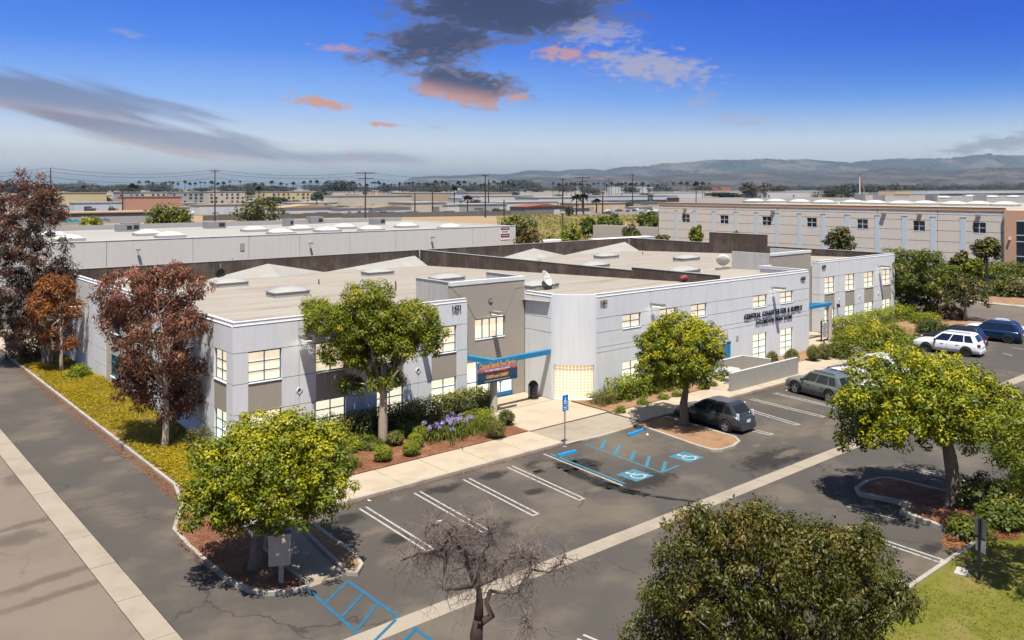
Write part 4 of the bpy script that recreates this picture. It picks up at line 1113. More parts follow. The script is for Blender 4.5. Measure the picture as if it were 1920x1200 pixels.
# round tree in the corner island
b = G(478, 1070); rg = rnds(11)
T = at_depth(497, 885, 29.1)
pf = lobed(rg, (T.x + .22, T.y - .2, 3.3), (2.35, 2.35, 1.6), 44, 0.86, 16, 0.28, zlo=-0.92) + shell_puffs(rg, (T.x, T.y, 3.25), (1.7, 1.7, 1.1), 60, 0.5, zlo=-0.9)
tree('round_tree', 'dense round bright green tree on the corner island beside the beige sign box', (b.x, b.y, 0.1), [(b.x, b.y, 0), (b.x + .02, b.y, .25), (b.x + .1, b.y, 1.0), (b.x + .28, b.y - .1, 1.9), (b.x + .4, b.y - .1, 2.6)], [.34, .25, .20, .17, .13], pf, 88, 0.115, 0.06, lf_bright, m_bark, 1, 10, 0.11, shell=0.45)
# tree by the hatchback
b = G(1283, 800); rg = rnds(12)
T = at_depth(1277, 660, 46.8)
pf = lobed(rg, (T.x, T.y, 4.05), (2.1, 2.1, 1.8), 40, 0.74, 14, 0.27, zlo=-0.9) + shell_puffs(rg, (T.x, T.y, 4.05), (1.5, 1.5, 1.3), 55, 0.5, zlo=-0.9)
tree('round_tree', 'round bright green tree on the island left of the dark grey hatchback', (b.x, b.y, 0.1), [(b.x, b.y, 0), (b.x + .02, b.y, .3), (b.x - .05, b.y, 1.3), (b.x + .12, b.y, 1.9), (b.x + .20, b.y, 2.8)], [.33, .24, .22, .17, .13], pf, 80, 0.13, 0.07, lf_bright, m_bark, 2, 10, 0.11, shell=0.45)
# big tree right
b = G(1788, 957); rg = rnds(13)
pf = []
for (px, py, r_, rz_, nn, dd) in ((1700, 748, 2.85, 2.35, 210, 0.3), (1800, 768, 2.55, 1.75, 170, -.4), (1635, 800, 1.65, 1.35, 80, .5), (1862, 790, 1.5, 1.3, 70, .4), (1725, 772, 2.4, 1.7, 120, -1.2), (1760, 745, 2.2, 1.7, 110, 1.4)):
    c = at_depth(px, py, 35.0 + dd); pf += lobed(rg, c, (r_ * .85, r_ * .85, rz_ * .82), max(6, nn // 12), 0.80, 14, 0.29, zlo=-0.8) + shell_puffs(rg, c, (r_ * .6, r_ * .6, rz_ * .55), nn // 5, 0.5, zlo=-.9)
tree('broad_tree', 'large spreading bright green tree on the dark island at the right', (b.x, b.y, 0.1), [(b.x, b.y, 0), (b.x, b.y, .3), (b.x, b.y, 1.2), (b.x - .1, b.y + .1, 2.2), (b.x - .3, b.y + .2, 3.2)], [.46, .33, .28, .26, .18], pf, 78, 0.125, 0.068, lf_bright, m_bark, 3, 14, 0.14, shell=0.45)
# lime tree in front of the west facade
b = G(718, 832, 0.17); rg = rnds(14)
T = at_depth(700, 640, 43.8)
pf = []
for (px, py, r, z_, nn) in ((690, 590, 2.0, 1.0, 34), (620, 600, 1.5, .8, 20), (770, 595, 1.5, .9, 22), (645, 660, 1.4, .8, 16), (780, 645, 1.3, .7, 16), (700, 665, 1.5, .8, 20), (700, 625, 1.9, .9, 26), (740, 640, 1.3, .8, 14), (690, 555, 1.3, .7, 14), (725, 710, .9, .5, 8), (660, 720, .7, .4, 6), (805, 622, .8, .5, 8), (590, 575, .8, .5, 7)):
    c = at_depth(px, py, 43.6 + rg.normal() * 0.8); pf += shell_puffs(rg, c, (r, r, z_), int(nn * 2.4), 0.36, zlo=-0.8, inner=0.5)
tree('leafy_tree', 'tall light green tree with a pale swollen trunk in front of the west windows', (b.x, b.y, 0.15), [(b.x, b.y, 0.1), (b.x, b.y, .4), (b.x, b.y, 1.3), (b.x + .02, b.y, 2.4), (b.x + .05, b.y, 3.2), (b.x + .1, b.y, 4.2)], [.24, .25, .24, .19, .20, .10], pf, 120, 0.135, 0.066, lf_yellow, m_bark2, 4, 12, 0.085, fork=(b.x + .03, b.y, 2.7), shell=0.3)
# red gum on the side strip
b = G(310, 838, .15); rg = rnds(15); pf = []
for (px, py, r, z_, nn) in ((240, 545, 1.5, 1.2, 26), (325, 545, 1.7, 1.3, 30), (280, 600, 2.2, 1.3, 34), (225, 585, 1.0, .9, 14), (350, 610, 1.0, 1.0, 14), (290, 665, 1.8, 1.3, 28), (255, 690, 1.1, .8, 13), (340, 690, 1.1, 1.0, 15), (300, 735, 1.5, .9, 20), (350, 740, .9, .8, 9), (250, 725, .9, .7, 9), (325, 770, .8, .5, 8), (290, 520, .9, .6, 8), (330, 515, .8, .6, 8)):
    c = at_depth(px, py, 43.1 + rg.normal() * .5); pf += shell_puffs(rg, c, (r, r, z_), int(nn * 1.5), 0.38, zlo=-0.9, inner=0.6)
tree('red_gum_tree', 'red-brown drooping gum tree close to the west corner of the building', (b.x, b.y, .15), [(b.x, b.y, .1), (b.x, b.y, .4), (b.x + .06, b.y, 2.0), (b.x, b.y, 4.0), (b.x - .2, b.y, 6.5)], [.24, .17, .14, .11, .06], pf, 105, 0.20, 0.055, lf_red, m_bark2, 5, 14, 0.045, fork=(b.x, b.y, 3.0), hang=0.55, shell=0.2, up=0.1)
# tall dark gum at the left edge
b = G(92, 683, .15); rg = rnds(16); pf = []; tl = 63.0
for (px, py, r, z_, nn) in ((50, 360, 2.2, 1.5, 26), (20, 400, 2.6, 1.8, 30), (85, 405, 1.5, 1.3, 13), (10, 460, 2.4, 1.8, 30), (60, 470, 2.3, 1.8, 26), (-20, 430, 2.4, 2.2, 20), (30, 530, 2.6, 2.0, 40), (75, 540, 1.9, 1.6, 26), (20, 590, 2.2, 1.6, 32), (55, 620, 1.8, 1.3, 26), (110, 520, 1.5, .9, 12), (115, 500, .8, .8, 6), (95, 375, .9, .8, 6), (110, 400, .8, .6, 5), (50, 655, 1.3, .7, 12)):
    c = at_depth(px, py, tl + rg.normal() * .8); pf += shell_puffs(rg, c, (r, r, z_), int(nn * 1.35), 0.50, zlo=-0.9, inner=0.6)
tree('tall_gum_tree', 'tall dark red-brown gum tree at the left edge of the photograph', (b.x, b.y, .15), [(b.x, b.y, .1), (b.x - .1, b.y, .5), (b.x - .25, b.y, 2.2), (b.x - .7, b.y, 5.0), (b.x - 1.2, b.y, 9.0), (b.x - 1.4, b.y, 12.5)], [.55, .40, .34, .22, .10, .04], pf, 85, 0.26, 0.07, leaf_mat('dark_red_leaf', (0.024, 0.014, 0.009), (0.075, 0.037, 0.020), (0.21, 0.085, 0.05), tips=0.5, transl=0.22), m_bark, 6, 16, 0.06, fork=(b.x - .5, b.y, 4.0), hang=0.4, shell=0.15, up=0.1)
# orange young tree
b = G(116, 700, .15); rg = rnds(17); pf = []
for (px, py, r, z_, nn) in ((100, 545, 1.3, 1.0, 26), (80, 575, 1.2, .9, 18), (120, 580, 1.2, 1.0, 20), (105, 535, 1.1, .8, 14), (100, 620, 1.2, .8, 14), (125, 645, .9, .5, 8)):
    c = at_depth(px, py, 60.0 + rg.normal() * .4); pf += shell_puffs(rg, c, (r, r, z_), nn, 0.45, zlo=-0.9, inner=0.5)
tree('orange_tree', 'small orange-leaved tree next to the tall dark gum', (b.x, b.y, .15), [(b.x, b.y, .1), (b.x - .05, b.y, 1.0), (b.x, b.y, 2.2), (b.x - .1, b.y, 4.0)], [.16, .12, .10, .07], pf, 110, 0.20, 0.075, lf_orange, m_bark2, 7, 10, 0.05, shell=0.25)
# big olive tree close to the camera, bottom right
rg = rnds(18); tb = 15.5; b = at_depth(1440, 1700, tb); b.z = 0
pf = []
for (px, py, r, z_, nn) in ((1310, 1005, .55, .45, 14), (1400, 1010, .75, .5, 22), (1470, 1015, .6, .45, 14), (1560, 1040, .75, .6, 22), (1625, 1045, .5, .45, 12), (1303, 1080, .92, .75, 36), (1400, 1090, 1.1, .8, 40), (1520, 1090, 1.0, .8, 36), (1610, 1110, .8, .6, 26), (1670, 1120, .35, .3, 7), (1268, 1160, .75, .6, 26), (1360, 1180, 1.2, .8, 40), (1490, 1180, 1.1, .8, 36), (1600, 1180, .7, .6, 18), (1258, 1230, .85, .7, 22), (1400, 1260, 1.5, 1.0, 44), (1560, 1260, 1.1, .9, 30), (1420, 1360, 1.6, 1.0, 40), (1308, 968, .16, .22, 5), (1338, 985, .2, .2, 5), (1385, 975, .2, .22, 6), (1425, 965, .2, .25, 6), (1470, 985, .2, .2, 5), (1545, 1000, .22, .22, 6), (1620, 1005, .22, .25, 7), (1680, 1095, .2, .2, 5), (1700, 1130, .15, .15, 4), (1235, 1120, .25, .25, 6)):
    c = at_depth(px, py, tb + rg.normal() * .35); pf += shell_puffs(rg, c, (r, r, z_), int(nn * 1.5), 0.24, zlo=-0.9, inner=0.55)
tree('olive_green_tree', 'big olive-brown leafy tree at the bottom, closest to the camera', (b.x, b.y, .1), [(b.x, b.y, 0), (b.x, b.y, 1.2), (b.x + .1, b.y, 2.6), (b.x, b.y, 4.0), (b.x, b.y, 5.2)], [.30, .22, .19, .15, .07], pf, 105, 0.082, 0.032, lf_olive, m_bark, 8, 30, 0.06, fork=(b.x + .05, b.y, 3.2), hang=0.45, shell=0.15, up=0.15)
# tree cut by the right edge
rg = rnds(19); b = at_depth(2010, 1100, 27.0); b.z = 0
pf = shell_puffs(rg, (*at_depth(2000, 850, 27.0)[:2], 4.8), (2.25, 2.25, 1.7), 110, 0.42, zlo=-0.8, inner=0.4)
tree('yellowish_tree', 'yellowish green tree cut off by the right edge of the photograph', (b.x, b.y, .1), [(b.x, b.y, 0), (b.x, b.y, 1.0), (b.x + .1, b.y, 3.6)], [.28, .2, .14], pf, 140, 0.14, 0.06, lf_yellow, m_bark, 9, 8, 0.08, shell=0.4)
# trees by the east end
b = G(1709, 590, .12); rg = rnds(20); pf = []
for (px, py, r, z_, nn) in ((1700, 500, 3.4, 1.6, 44), (1680, 535, 2.6, 1.5, 30), (1740, 525, 2.6, 1.6, 30), (1775, 545, 1.8, 1.2, 18), (1710, 555, 2.4, 1.2, 24), (1700, 483, 2.4, .9, 14), (1660, 505, 1.2, .7, 6), (1770, 510, 1.6, 1.0, 12), (1745, 480, 1.2, .6, 6)):
    c = at_depth(px, py, 88 + rg.normal() * 1.0); pf += shell_puffs(rg, c, (r, r, z_), nn, 0.62, zlo=-0.9, inner=0.5)
tree('shade_tree', 'broad dark green tree at the east corner of the building', (b.x, b.y, .1), [(b.x, b.y, 0), (b.x, b.y, .5), (b.x, b.y, 2.0), (b.x, b.y, 3.5)], [.62, .45, .38, .25], pf, 120, 0.26, 0.13, lf_green, m_bark, 10, 10, 0.16, shell=0.4)
b = G(1810, 603, .12); rg = rnds(21); pf = []
for (px, py, r, z_, nn) in ((1810, 545, 1.9, 1.0, 22), (1790, 560, 1.4, .8, 12), (1830, 556, 1.4, .9, 12), (1812, 530, 1.3, .7, 10)):
    c = at_depth(px, py, 84 + rg.normal() * .5); pf += shell_puffs(rg, c, (r, r, z_), nn, 0.5, zlo=-0.9, inner=0.6)
tree('small_olive_tree', 'small thin-crowned olive tree beside the side road, right of the broad dark tree', (b.x, b.y, .1), [(b.x, b.y, 0), (b.x, b.y, 1.2), (b.x, b.y, 2.4)], [.22, .16, .12], pf, 80, 0.24, 0.10, lf_olive, m_bark, 11, 8, 0.09, shell=0.25)

# bare contorted tree at the bottom
def bare_tree():
    rg = random.Random(42); td = 15.3
    b = at_depth(897, 1600, td); b.z = 0.1
    t = thing('bare_tree', 'leafless grey tree with twisted branches at the bottom of the lot', 'tree', (b.x, b.y, .1))
    def A(px, py, dd=0.0): return at_depth(px, py, td + .75 * math.sin((px - 893) / 42) * min(1, abs(px - 893) / 40) + .25 * math.sin((1100 - py) / 33) * min(1, abs(px - 893) / 20))
    tr = MB(); tw = MB(); br = MB()
    tr.tube([(b.x, b.y, 0.0), (b.x, b.y, 1.2), (b.x - .05, b.y, 2.6), A(895, 1235), A(893, 1190), A(897, 1160)], [.16, .12, .115, .11, .12, .09], 10)
    tr.tube([A(897, 1172), A(899, 1130), A(898, 1105), A(890, 1098)], [.10, .065, .05, .04], 8)
    tr.tube([A(903, 1165), A(922, 1155), A(912, 1130, .2), A(920, 1108, .3)], [.075, .065, .04, .045], 8)
    main = [([(890, 1098), (860, 1102), (832, 1103), (834, 1060), (836, 1040), (828, 1030), (800, 1036), (775, 1043), (752, 1052)], .065, -.3),
            ([(890, 1098), (880, 1070), (876, 1045), (862, 1030), (857, 1012), (862, 992), (880, 978), (905, 972)], .06, .5),
            ([(898, 1098), (912, 1080), (913, 1055), (906, 1046), (885, 1048), (872, 1038)], .055, .2),
            ([(898, 1095), (925, 1085), (935, 1065), (945, 1052), (965, 1043), (990, 1040), (1012, 1046)], .07, .6),
            ([(920, 1108), (950, 1112), (972, 1110), (988, 1085), (995, 1055), (985, 1035), (965, 1020)], .05, -.4),
            ([(972, 1110), (976, 1135), (990, 1160), (1000, 1185)], .03, -.5),
            ([(995, 1068), (1030, 1073), (1050, 1058), (1062, 1040)], .03, -.2),
            ([(890, 1098), (905, 1045), (920, 1020), (924, 1000), (915, 985)], .045, .1),
            ([(828, 1030), (845, 1005), (835, 990), (815, 985), (800, 992)], .03, -.5)]
    tips = []
    for pts, r, dd in main:
        P = [A(x, y) for (x, y) in pts]; P = [P[0]] + [P[j].lerp(P[j + 1], .5) + Vector((rg.gauss(0, .03), rg.gauss(0, .03), rg.gauss(0, .03))) if u else P[j] for j in range(1, len(P) - 1) for u in (0, 1)] + [P[-1]]
        br.tube(P, [r * .72 * (1 - .62 * i / (len(P) - 1)) for i in range(len(P))], 6)
        for i in range(1, len(P)):
            for f in (0.0, 0.25, 0.5, 0.75): tips.append((P[i - 1].lerp(P[i], f), i / len(P)))
    def twig(p, d, L, r, lev):
        pts = [p]; q = p.copy(); dd = d.copy()
        n = 5
        for i in range(n):
            dd = (dd + Vector((rg.gauss(0, .35), rg.gauss(0, .35), rg.gauss(-.10, .30)))).normalized()
            q = q + dd * L / n; pts.append(q.copy())
        tw.tube(pts, [r * (1 - .75 * i / n) for i in range(n + 1)], 3, cap=False)
        if lev > 0:
            for _ in range(2):
                i = rg.randint(1, n); twig(pts[i], (dd + Vector((rg.gauss(0, .9), rg.gauss(0, .9), rg.gauss(0, .8)))).normalized(), L * rg.uniform(.4, .7), r * .55, lev - 1)
    for p, f in tips:
        for _ in range(1 if f < .5 else 2):
            d = Vector((rg.gauss(0, 1), rg.gauss(0, 1), rg.gauss(.1, .8))).normalized()
            twig(p, d, rg.uniform(.30, .70), .0088, 2)
    tr.build('trunk', m_bark3, t, smooth=True); br.build('branches', M('bare_branch', (0.115, 0.092, 0.078), 0.95, 0.2, 8.0), t, smooth=True)
    tw.build('twigs', M('twig', (0.155, 0.12, 0.102), 0.95, 0.15, 8.0), t)
bare_tree()

# ------------------------------------------------------------------ shrubs and hedges
def shrub(name, label, puffs, n, L, W, leaf, seed, loc, cat='shrub', group=None, stems=True, **kw):
    rng = rnds(seed); t = thing(name, label, cat, loc, group)
    crown(t, rng, puffs, n, L, W, leaf, 'foliage', **kw)
    if stems:
        mb = MB()
        for i in rng.choice(len(puffs), min(6, len(puffs)), replace=False):
            q = puffs[i]; mb.tube([(loc[0] + (q[0] - loc[0]) * .3, loc[1] + (q[1] - loc[1]) * .3, loc[2] - 0.05), (q[0], q[1], max(q[2], loc[2] + .1))], [.035, .012], 5)
        mb.build('stems', m_bark3, t)
    return t
rg = rnds(31)
# long hedge under the west windows
shrub('hedge', 'long dark green hedge under the west front windows', box_puffs(rg, 20.6, 38.5, 0.35, 31.3, 39.4, 1.25, 0.45, 0.36), 75, 0.13, 0.065, lf_hedge, 1, (25.5, 39.0, .15), 'hedge')
rb = [(30.2 + rg.normal() * .1, 38.9, 1.25, .6, .5, .4), (30.9, 38.8, .9, .55, .5, .5), (29.4, 38.9, 1.3, .5, .5, .4), (31.2, 38.9, .6, .45, .4, .4), (28.5, 38.8, 1.25, .5, .5, .35)]
shrub('shrub', 'rounded yellow-topped bush at the entrance end of the long hedge', rb, 320, 0.13, 0.065, lf_box, 2, (30.4, 38.9, .15))
# hedge by the rounded corner
pf = box_puffs(rg, 38.9, 34.9, .3, 45.0, 35.8, 1.25, 0.45, 0.38)
shrub('hedge', 'bright green loose hedge right of the glass block corner', pf, 75, 0.15, 0.075, lf_lime, 3, (41.5, 35.3, .15), 'hedge')
shrub('shrub', 'low clipped brownish bush in front of the glass block wall', box_puffs(rg, 36.95, 35.0, .25, 38.45, 35.9, .72, .4, .32), 110, 0.09, 0.045, lf_box, 4, (37.6, 35.4, .15))
# small clipped shrubs in the front bed: pixel of the base, width, height
SH = ((718, 868, 1.05, .80, lf_lime, 'yellow-green clipped box shrub nearest the camera in the front bed'), (741, 838, 1.0, .72, lf_box, 'clipped round shrub right of the swollen tree trunk'),
      (771, 858, .95, .75, lf_lime, 'clipped shrub in the row of three, the one nearest the pavement'), (779, 843, .95, .75, lf_lime, 'middle clipped shrub of the row of three in the front bed'), (789, 829, .95, .8, lf_lime, 'clipped shrub of the row of three, the one nearest the hedge'),
      (929, 824, 1.25, .95, lf_box, 'large clipped shrub at the right tip of the front bed beside the pavement'), (909, 808, 1.2, .95, lf_lime, 'clipped green shrub touching the large one at the bed tip'), (950, 800, 1.05, .85, lf_hedge, 'dark clipped shrub beside the entrance plaza'),
      (699, 848, .55, .4, lf_box, 'tiny brown-green shrub left of the swollen tree trunk'))
for i, (px, py, w, h, lm, lab) in enumerate(SH):
    p = G(px, py - 4, .17); r = rnds(200 + i)
    pf = shell_puffs(r, (p.x, p.y, .17 + h * .5), (w * .36, w * .36, h * .38), 70, w * .145, zlo=-1, inner=.12)
    shrub('clipped_shrub', lab, pf, 70, 0.055, 0.035, lm, 210 + i, (p.x, p.y, .15), group='clipped shrubs in the front bed', shell=.6)
# low ground plants
for i, (px, py, w, h, lm, lab) in enumerate(((655, 842, 2.6, .45, lf_lime, 'low bright lime plant patch left of the swollen trunk'), (690, 838, 1.6, .5, lf_green, 'low dark green plant patch in front of the long hedge'), (800, 800, 3.0, .55, lf_green, 'leafy green plant patch behind the row of three clipped shrubs'),
                                          (895, 790, 2.4, .55, lf_lime, 'low lime plant patch near the entrance post'), (770, 812, 2.0, .5, lf_green, 'dark green plant patch right of the swollen trunk base'))):
    p = G(px, py, .17); r = rnds(230 + i)
    pf = shell_puffs(r, (p.x, p.y, .2), (w * .5, w * .32, h), 40, .22, zlo=0.0, inner=.7)
    shrub('low_plant', lab, pf, 60, 0.11, 0.06, lm, 240 + i, (p.x, p.y, .15), 'plant', stems=False)
# agapanthus: strap leaves and lilac heads
def agapanthus(px, py, w, nh, seed, label):
    p = G(px, py, .17); r = rnds(seed); t = thing('lily_plant', label, 'plant', (p.x, p.y, .15))
    vs = []; tn = []
    for _ in range(int(420 * w)):
        x, y = p.x + r.normal() * w * .42, p.y + r.normal() * w * .26; a = r.random() * 6.28; L = .45 + .25 * r.random(); ww = .018
        d = np.array([math.cos(a), math.sin(a)]); n = np.array([-d[1], d[0]]) * ww
        b0 = np.array([x, y]); m = b0 + d * L * .45; e = b0 + d * L
        vs += [(b0[0] - n[0], b0[1] - n[1], .15), (m[0] - n[0], m[1] - n[1], .15 + L * .75), (m[0] + n[0], m[1] + n[1], .15 + L * .75), (b0[0] + n[0], b0[1] + n[1], .15)]
        vs += [(m[0] - n[0], m[1] - n[1], .15 + L * .75), (e[0], e[1], .15 + L * .45), (e[0] + n[0] * .2, e[1] + n[1] * .2, .15 + L * .45), (m[0] + n[0], m[1] + n[1], .15 + L * .75)]
        tn += [r.random()] * 8
    np_quads('leaves', np.array(vs) - np.array([p.x, p.y, .15]), lf_green, t, tn)
    st = MB(); fl = []
    for _ in range(nh):
        x, y = p.x + r.normal() * w * .42, p.y + r.normal() * w * .26; h = .75 + .35 * r.random()
        st.tube([(x, y, .15), (x + r.normal() * .05, y, h)], .01, 4); fl.append((x, y, h, .11, .11, .10))
    st.build('stems', m_bark3, t)
    v, tt = leaves(r, fl, 60, .06, .035, shell=.6)
    np_quads('flower_heads', v - np.array([p.x, p.y, .15]), leaf_mat('lilac_flower', (0.22, 0.18, 0.42), (0.36, 0.30, 0.58), (0.52, 0.46, 0.70), transl=.2), t, tt)
agapanthus(845, 815, 2.2, 34, 61, 'big clump of lilac-flowered lilies in the middle of the front bed')
agapanthus(665, 822, 1.2, 9, 62, 'small clump of lilac lilies left of the swollen trunk')
agapanthus(640, 880, .9, 5, 63, 'few pale lilac lilies half hidden behind the round corner tree')
# clipped shrubs at the east end
for i, (px, py, w, h, lab) in enumerate(((1448, 690, .95, 1.25, 'clipped column shrub peeping over the patio wall'), (1485, 686, 1.15, 1.35, 'clipped dome shrub under the east pair of lit windows'), (1525.5, 676, 1.2, 1.2, 'clipped shrub at the corner of the middle front, left of three'),
                                      (1547, 672.5, 1.2, 1.2, 'middle one of three clipped shrubs near the east entrance'), (1567, 669, 1.15, 1.2, 'right one of three clipped shrubs near the east entrance'))):
    p = G(px, py, .17); r = rnds(260 + i)
    pf = shell_puffs(r, (p.x, p.y, .17 + h * .5), (w * .38, w * .38, h * .42), 80, w * .13, zlo=-1, inner=.1, squash=1.0)
    shrub('clipped_shrub', lab, pf, 70, 0.06, 0.04, lf_box, 270 + i, (p.x, p.y, .15), group='clipped shrubs along the east pavement', shell=.6)
# hedge and bush masses before the east front
pf = box_puffs(rg, 70.8, 38.3, .4, 85.5, 39.3, 1.25, .6, .5)
shrub('hedge', 'long clipped hedge under the east front windows', pf, 70, .16, .08, lf_lime, 5, (78, 38.8, .15), 'hedge')
c = G(1662, 648, .8); pf = shell_puffs(rg, (c.x + .5, c.y + 1.2, .4), (5.2, 2.4, 1.9), 120, .55, zlo=-.05, inner=.4)
shrub('shrub', 'wide mounded bush between the east hedge and the parked white SUV', pf, 130, .18, .09, lf_yellow, 6, (c.x, c.y, .15))
c = G(1600, 630, .5); pf = shell_puffs(rg, (c.x, c.y, .3), (2.2, 1.2, .9), 40, .4, zlo=0, inner=.4)
shrub('shrub', 'fresh green low bush right of the east entrance post', pf, 90, .18, .09, lf_green, 7, (c.x, c.y, .15))
c = G(1700, 668, 1.2); pf = shell_puffs(rg, (c.x - .6, c.y, .5), (2.4, 1.8, 1.2), 70, .45, zlo=-.3, inner=.4)
shrub('shrub', 'bright yellow-green bush left of the parked white SUV', pf, 120, .18, .09, lf_bright, 8, (c.x, c.y, .15))
for i, (px, py, w, h, lm, lab) in enumerate(((1780, 598, 3.2, 1.5, leaf_mat('red_hedge_leaf', (.03, .02, .01), (.09, .05, .02), (.18, .09, .03)), 'reddish rounded hedge left of the small olive tree'), (1748, 592, 1.6, 1.4, lf_box, 'clipped ball shrub beside the side road'), (1735, 606, 3.4, 1.0, lf_lime, 'lime low shrub below the clipped ball shrub'),
                                          (1745, 625, 2.8, 1.3, lf_hedge, 'dark shrub with pale flowers left of the black SUV'), (1700, 592, 3.0, 1.0, lf_hedge, 'dark low shrubs round the foot of the broad tree'))):
    p = G(px, py, .12); r = rnds(280 + i)
    pf = shell_puffs(r, (p.x, p.y, .15 + h * .35), (w * .45, w * .4, h * .6), 36, .42, zlo=-.3, inner=.4)
    shrub('shrub', lab, pf, 80, .17, .09, lm, 290 + i, (p.x, p.y, .12))
for i, (px, py, lab) in enumerate(((1205, 757, 'small grassy tuft in the soil bed by the loose hedge'), (1243, 747, 'grassy tuft left of the tree stem'), (1163, 772, 'dry small tuft at the left of the soil bed'), (1270, 742, 'tuft behind the tree stem'), (1318, 728, 'grass tuft near the patio'), (1335, 722, 'yellow grass tuft beside the patio corner'))):
    p = G(px, py, .17); r = rnds(300 + i)
    pf = shell_puffs(r, (p.x, p.y, .2), (.35, .3, .25), 14, .16, zlo=0, inner=.5)
    shrub('grass_tuft', lab, pf, 60, .12, .03, lf_yellow, 310 + i, (p.x, p.y, .15), 'plant', stems=False)
# dark shrubs on the right island
for i, (px, py, w, h, lm, lab) in enumerate(((1850, 955, 3.4, 1.4, lf_hedge, 'dark shaded shrub mass right of the big tree trunk'), (1880, 985, 2.0, .9, lf_green, 'broad-leaved green shrub at the edge of the lawn'), (1815, 1000, 1.3, .5, lf_green, 'low leafy plant left of the dark signpost'), (1800, 985, 1.0, .4, lf_red, 'small purple-brown plant beside the island kerb'), (1930, 960, 2.6, 1.3, lf_hedge, 'dark shrub at the right edge under the tree'))):
    p = G(px, py, .14); r = rnds(330 + i)
    pf = shell_puffs(r, (p.x, p.y, .15 + h * .3), (w * .45, w * .4, h * .6), 34, .34, zlo=-.2, inner=.4)
    shrub('shrub', lab, pf, 80, .16, .085, lm, 340 + i, (p.x, p.y, .12))
p = G(150, 706, .15); r = rnds(350)
pf = shell_puffs(r, (p.x, p.y, .3), (.7, .7, .6), 22, .2, zlo=0)
shrub('strap_leaf_plant', 'spiky green strap-leaf plant beside the west wall', pf, 60, .38, .035, lf_lime, 351, (p.x, p.y, .15), 'plant', stems=False)
p = G(377, 846, .15); pf = shell_puffs(rnds(352), (p.x, p.y, .7), (.7, .6, .75), 34, .25, zlo=-.7)
shrub('shrub', 'thin olive bush at the west corner of the building', pf, 55, .10, .04, lf_olive, 353, (p.x, p.y, .15))

# ground cover on the side strip, grass on the lawn, litter along the kerbs
def scatter(name, poly_fn, n, L, W, leaf, z, seed, label, cat, hang=0.0, flat=0.5):
    r = rnds(seed); pts = []
    while len(pts) < n:
        q = poly_fn(r)
        if q is not None: pts.append(q)
    pf = [(x, y, z + h, .10, .10, .05) for x, y, h in pts]
    vs, tn = leaves(r, pf, 3, L, W, up=flat * 3, shell=0.0)
    o = np_quads(name, vs, leaf, None, tn)
    return tag(o, label, cat, kind='stuff')
def f_cover(r):
    x, y = 13.05 + 3.1 * r.random(), 37.0 + 38 * r.random() ** 1.25
    n = math.sin(x * 2.1 + y * .7) + math.sin(y * 1.3 - x) + math.sin(y * .31 + 2)
    if n < -1.5 and r.random() < .7: return None
    return x, y, .03 + .07 * r.random() + max(0, n) * .05
scatter('ground_cover', f_cover, 34000, .12, .06, lf_cover, .15, 71, 'yellow-green ground cover carpet along the west side strip', 'ground cover', flat=.6)
def f_lawn(r):
    x, y = 13 + 30 * r.random(), 12.4 - 13 * r.random()
    if x > 33 and y > 12.2: return None
    n = math.sin(x * 1.1 + y * .8) + math.sin(y * 1.9 - x * .6)
    if n < -.7 and r.random() < .7: return None
    return x, y, .02
scatter('lawn_grass', f_lawn, 34000, .06, .02, leaf_mat('lawn_blade', (.09, .10, .008), (.15, .145, .010), (.23, .19, .026), transl=.3), .10, 72, 'short yellow-green grass blades on the lawn', 'grass', flat=.8)
def f_litter(r):
    k = r.random()
    if k < .45: return 12.78 - abs(r.normal()) * .22, 34 + 40 * r.random() ** 1.6, .01
    if k < .6:
        p = G(1770 + 120 * r.random(), 1012 + 18 * r.normal() * .5 + 10 * r.random(), .0); return p.x, p.y, .02
    if k < .8: return 36.6 + 1.8 * r.random(), 31.2 - abs(r.normal()) * .3, .01
    return 17 + 36 * r.random(), 31.28 - abs(r.normal()) * .07, .005
scatter('leaf_litter', f_litter, 5200, .08, .04, lf_dry, .005, 73, 'scattered orange dry leaves along the kerbs', 'leaf litter', flat=1.2)
def f_mulch(r):
    k = r.random()
    if k < .55: return 17 + 13 * r.random(), 34.1 + 4 * r.random(), .01
    if k < .8:
        p = G(335 + 120 * r.random(), 960 + 120 * r.random(), .1)
        return (p.x, p.y, -.04) if p.x > 8.9 + (31.5 - p.y) * .12 and p.y > 26.5 and p.y < 36 and p.x < 13.3 and p.x > 10.9 else None
    p = G(1780 + 130 * r.random(), 990 + 22 * r.random(), .1); return p.x, p.y, -.02
scatter('mulch_chips', f_mulch, 9000, .08, .028, leaf_mat('mulch_chip', (.10, .04, .02), (.24, .10, .05), (.38, .20, .11), transl=.05), .17, 74, 'reddish wood chips covering the planting beds', 'mulch', flat=1.5)
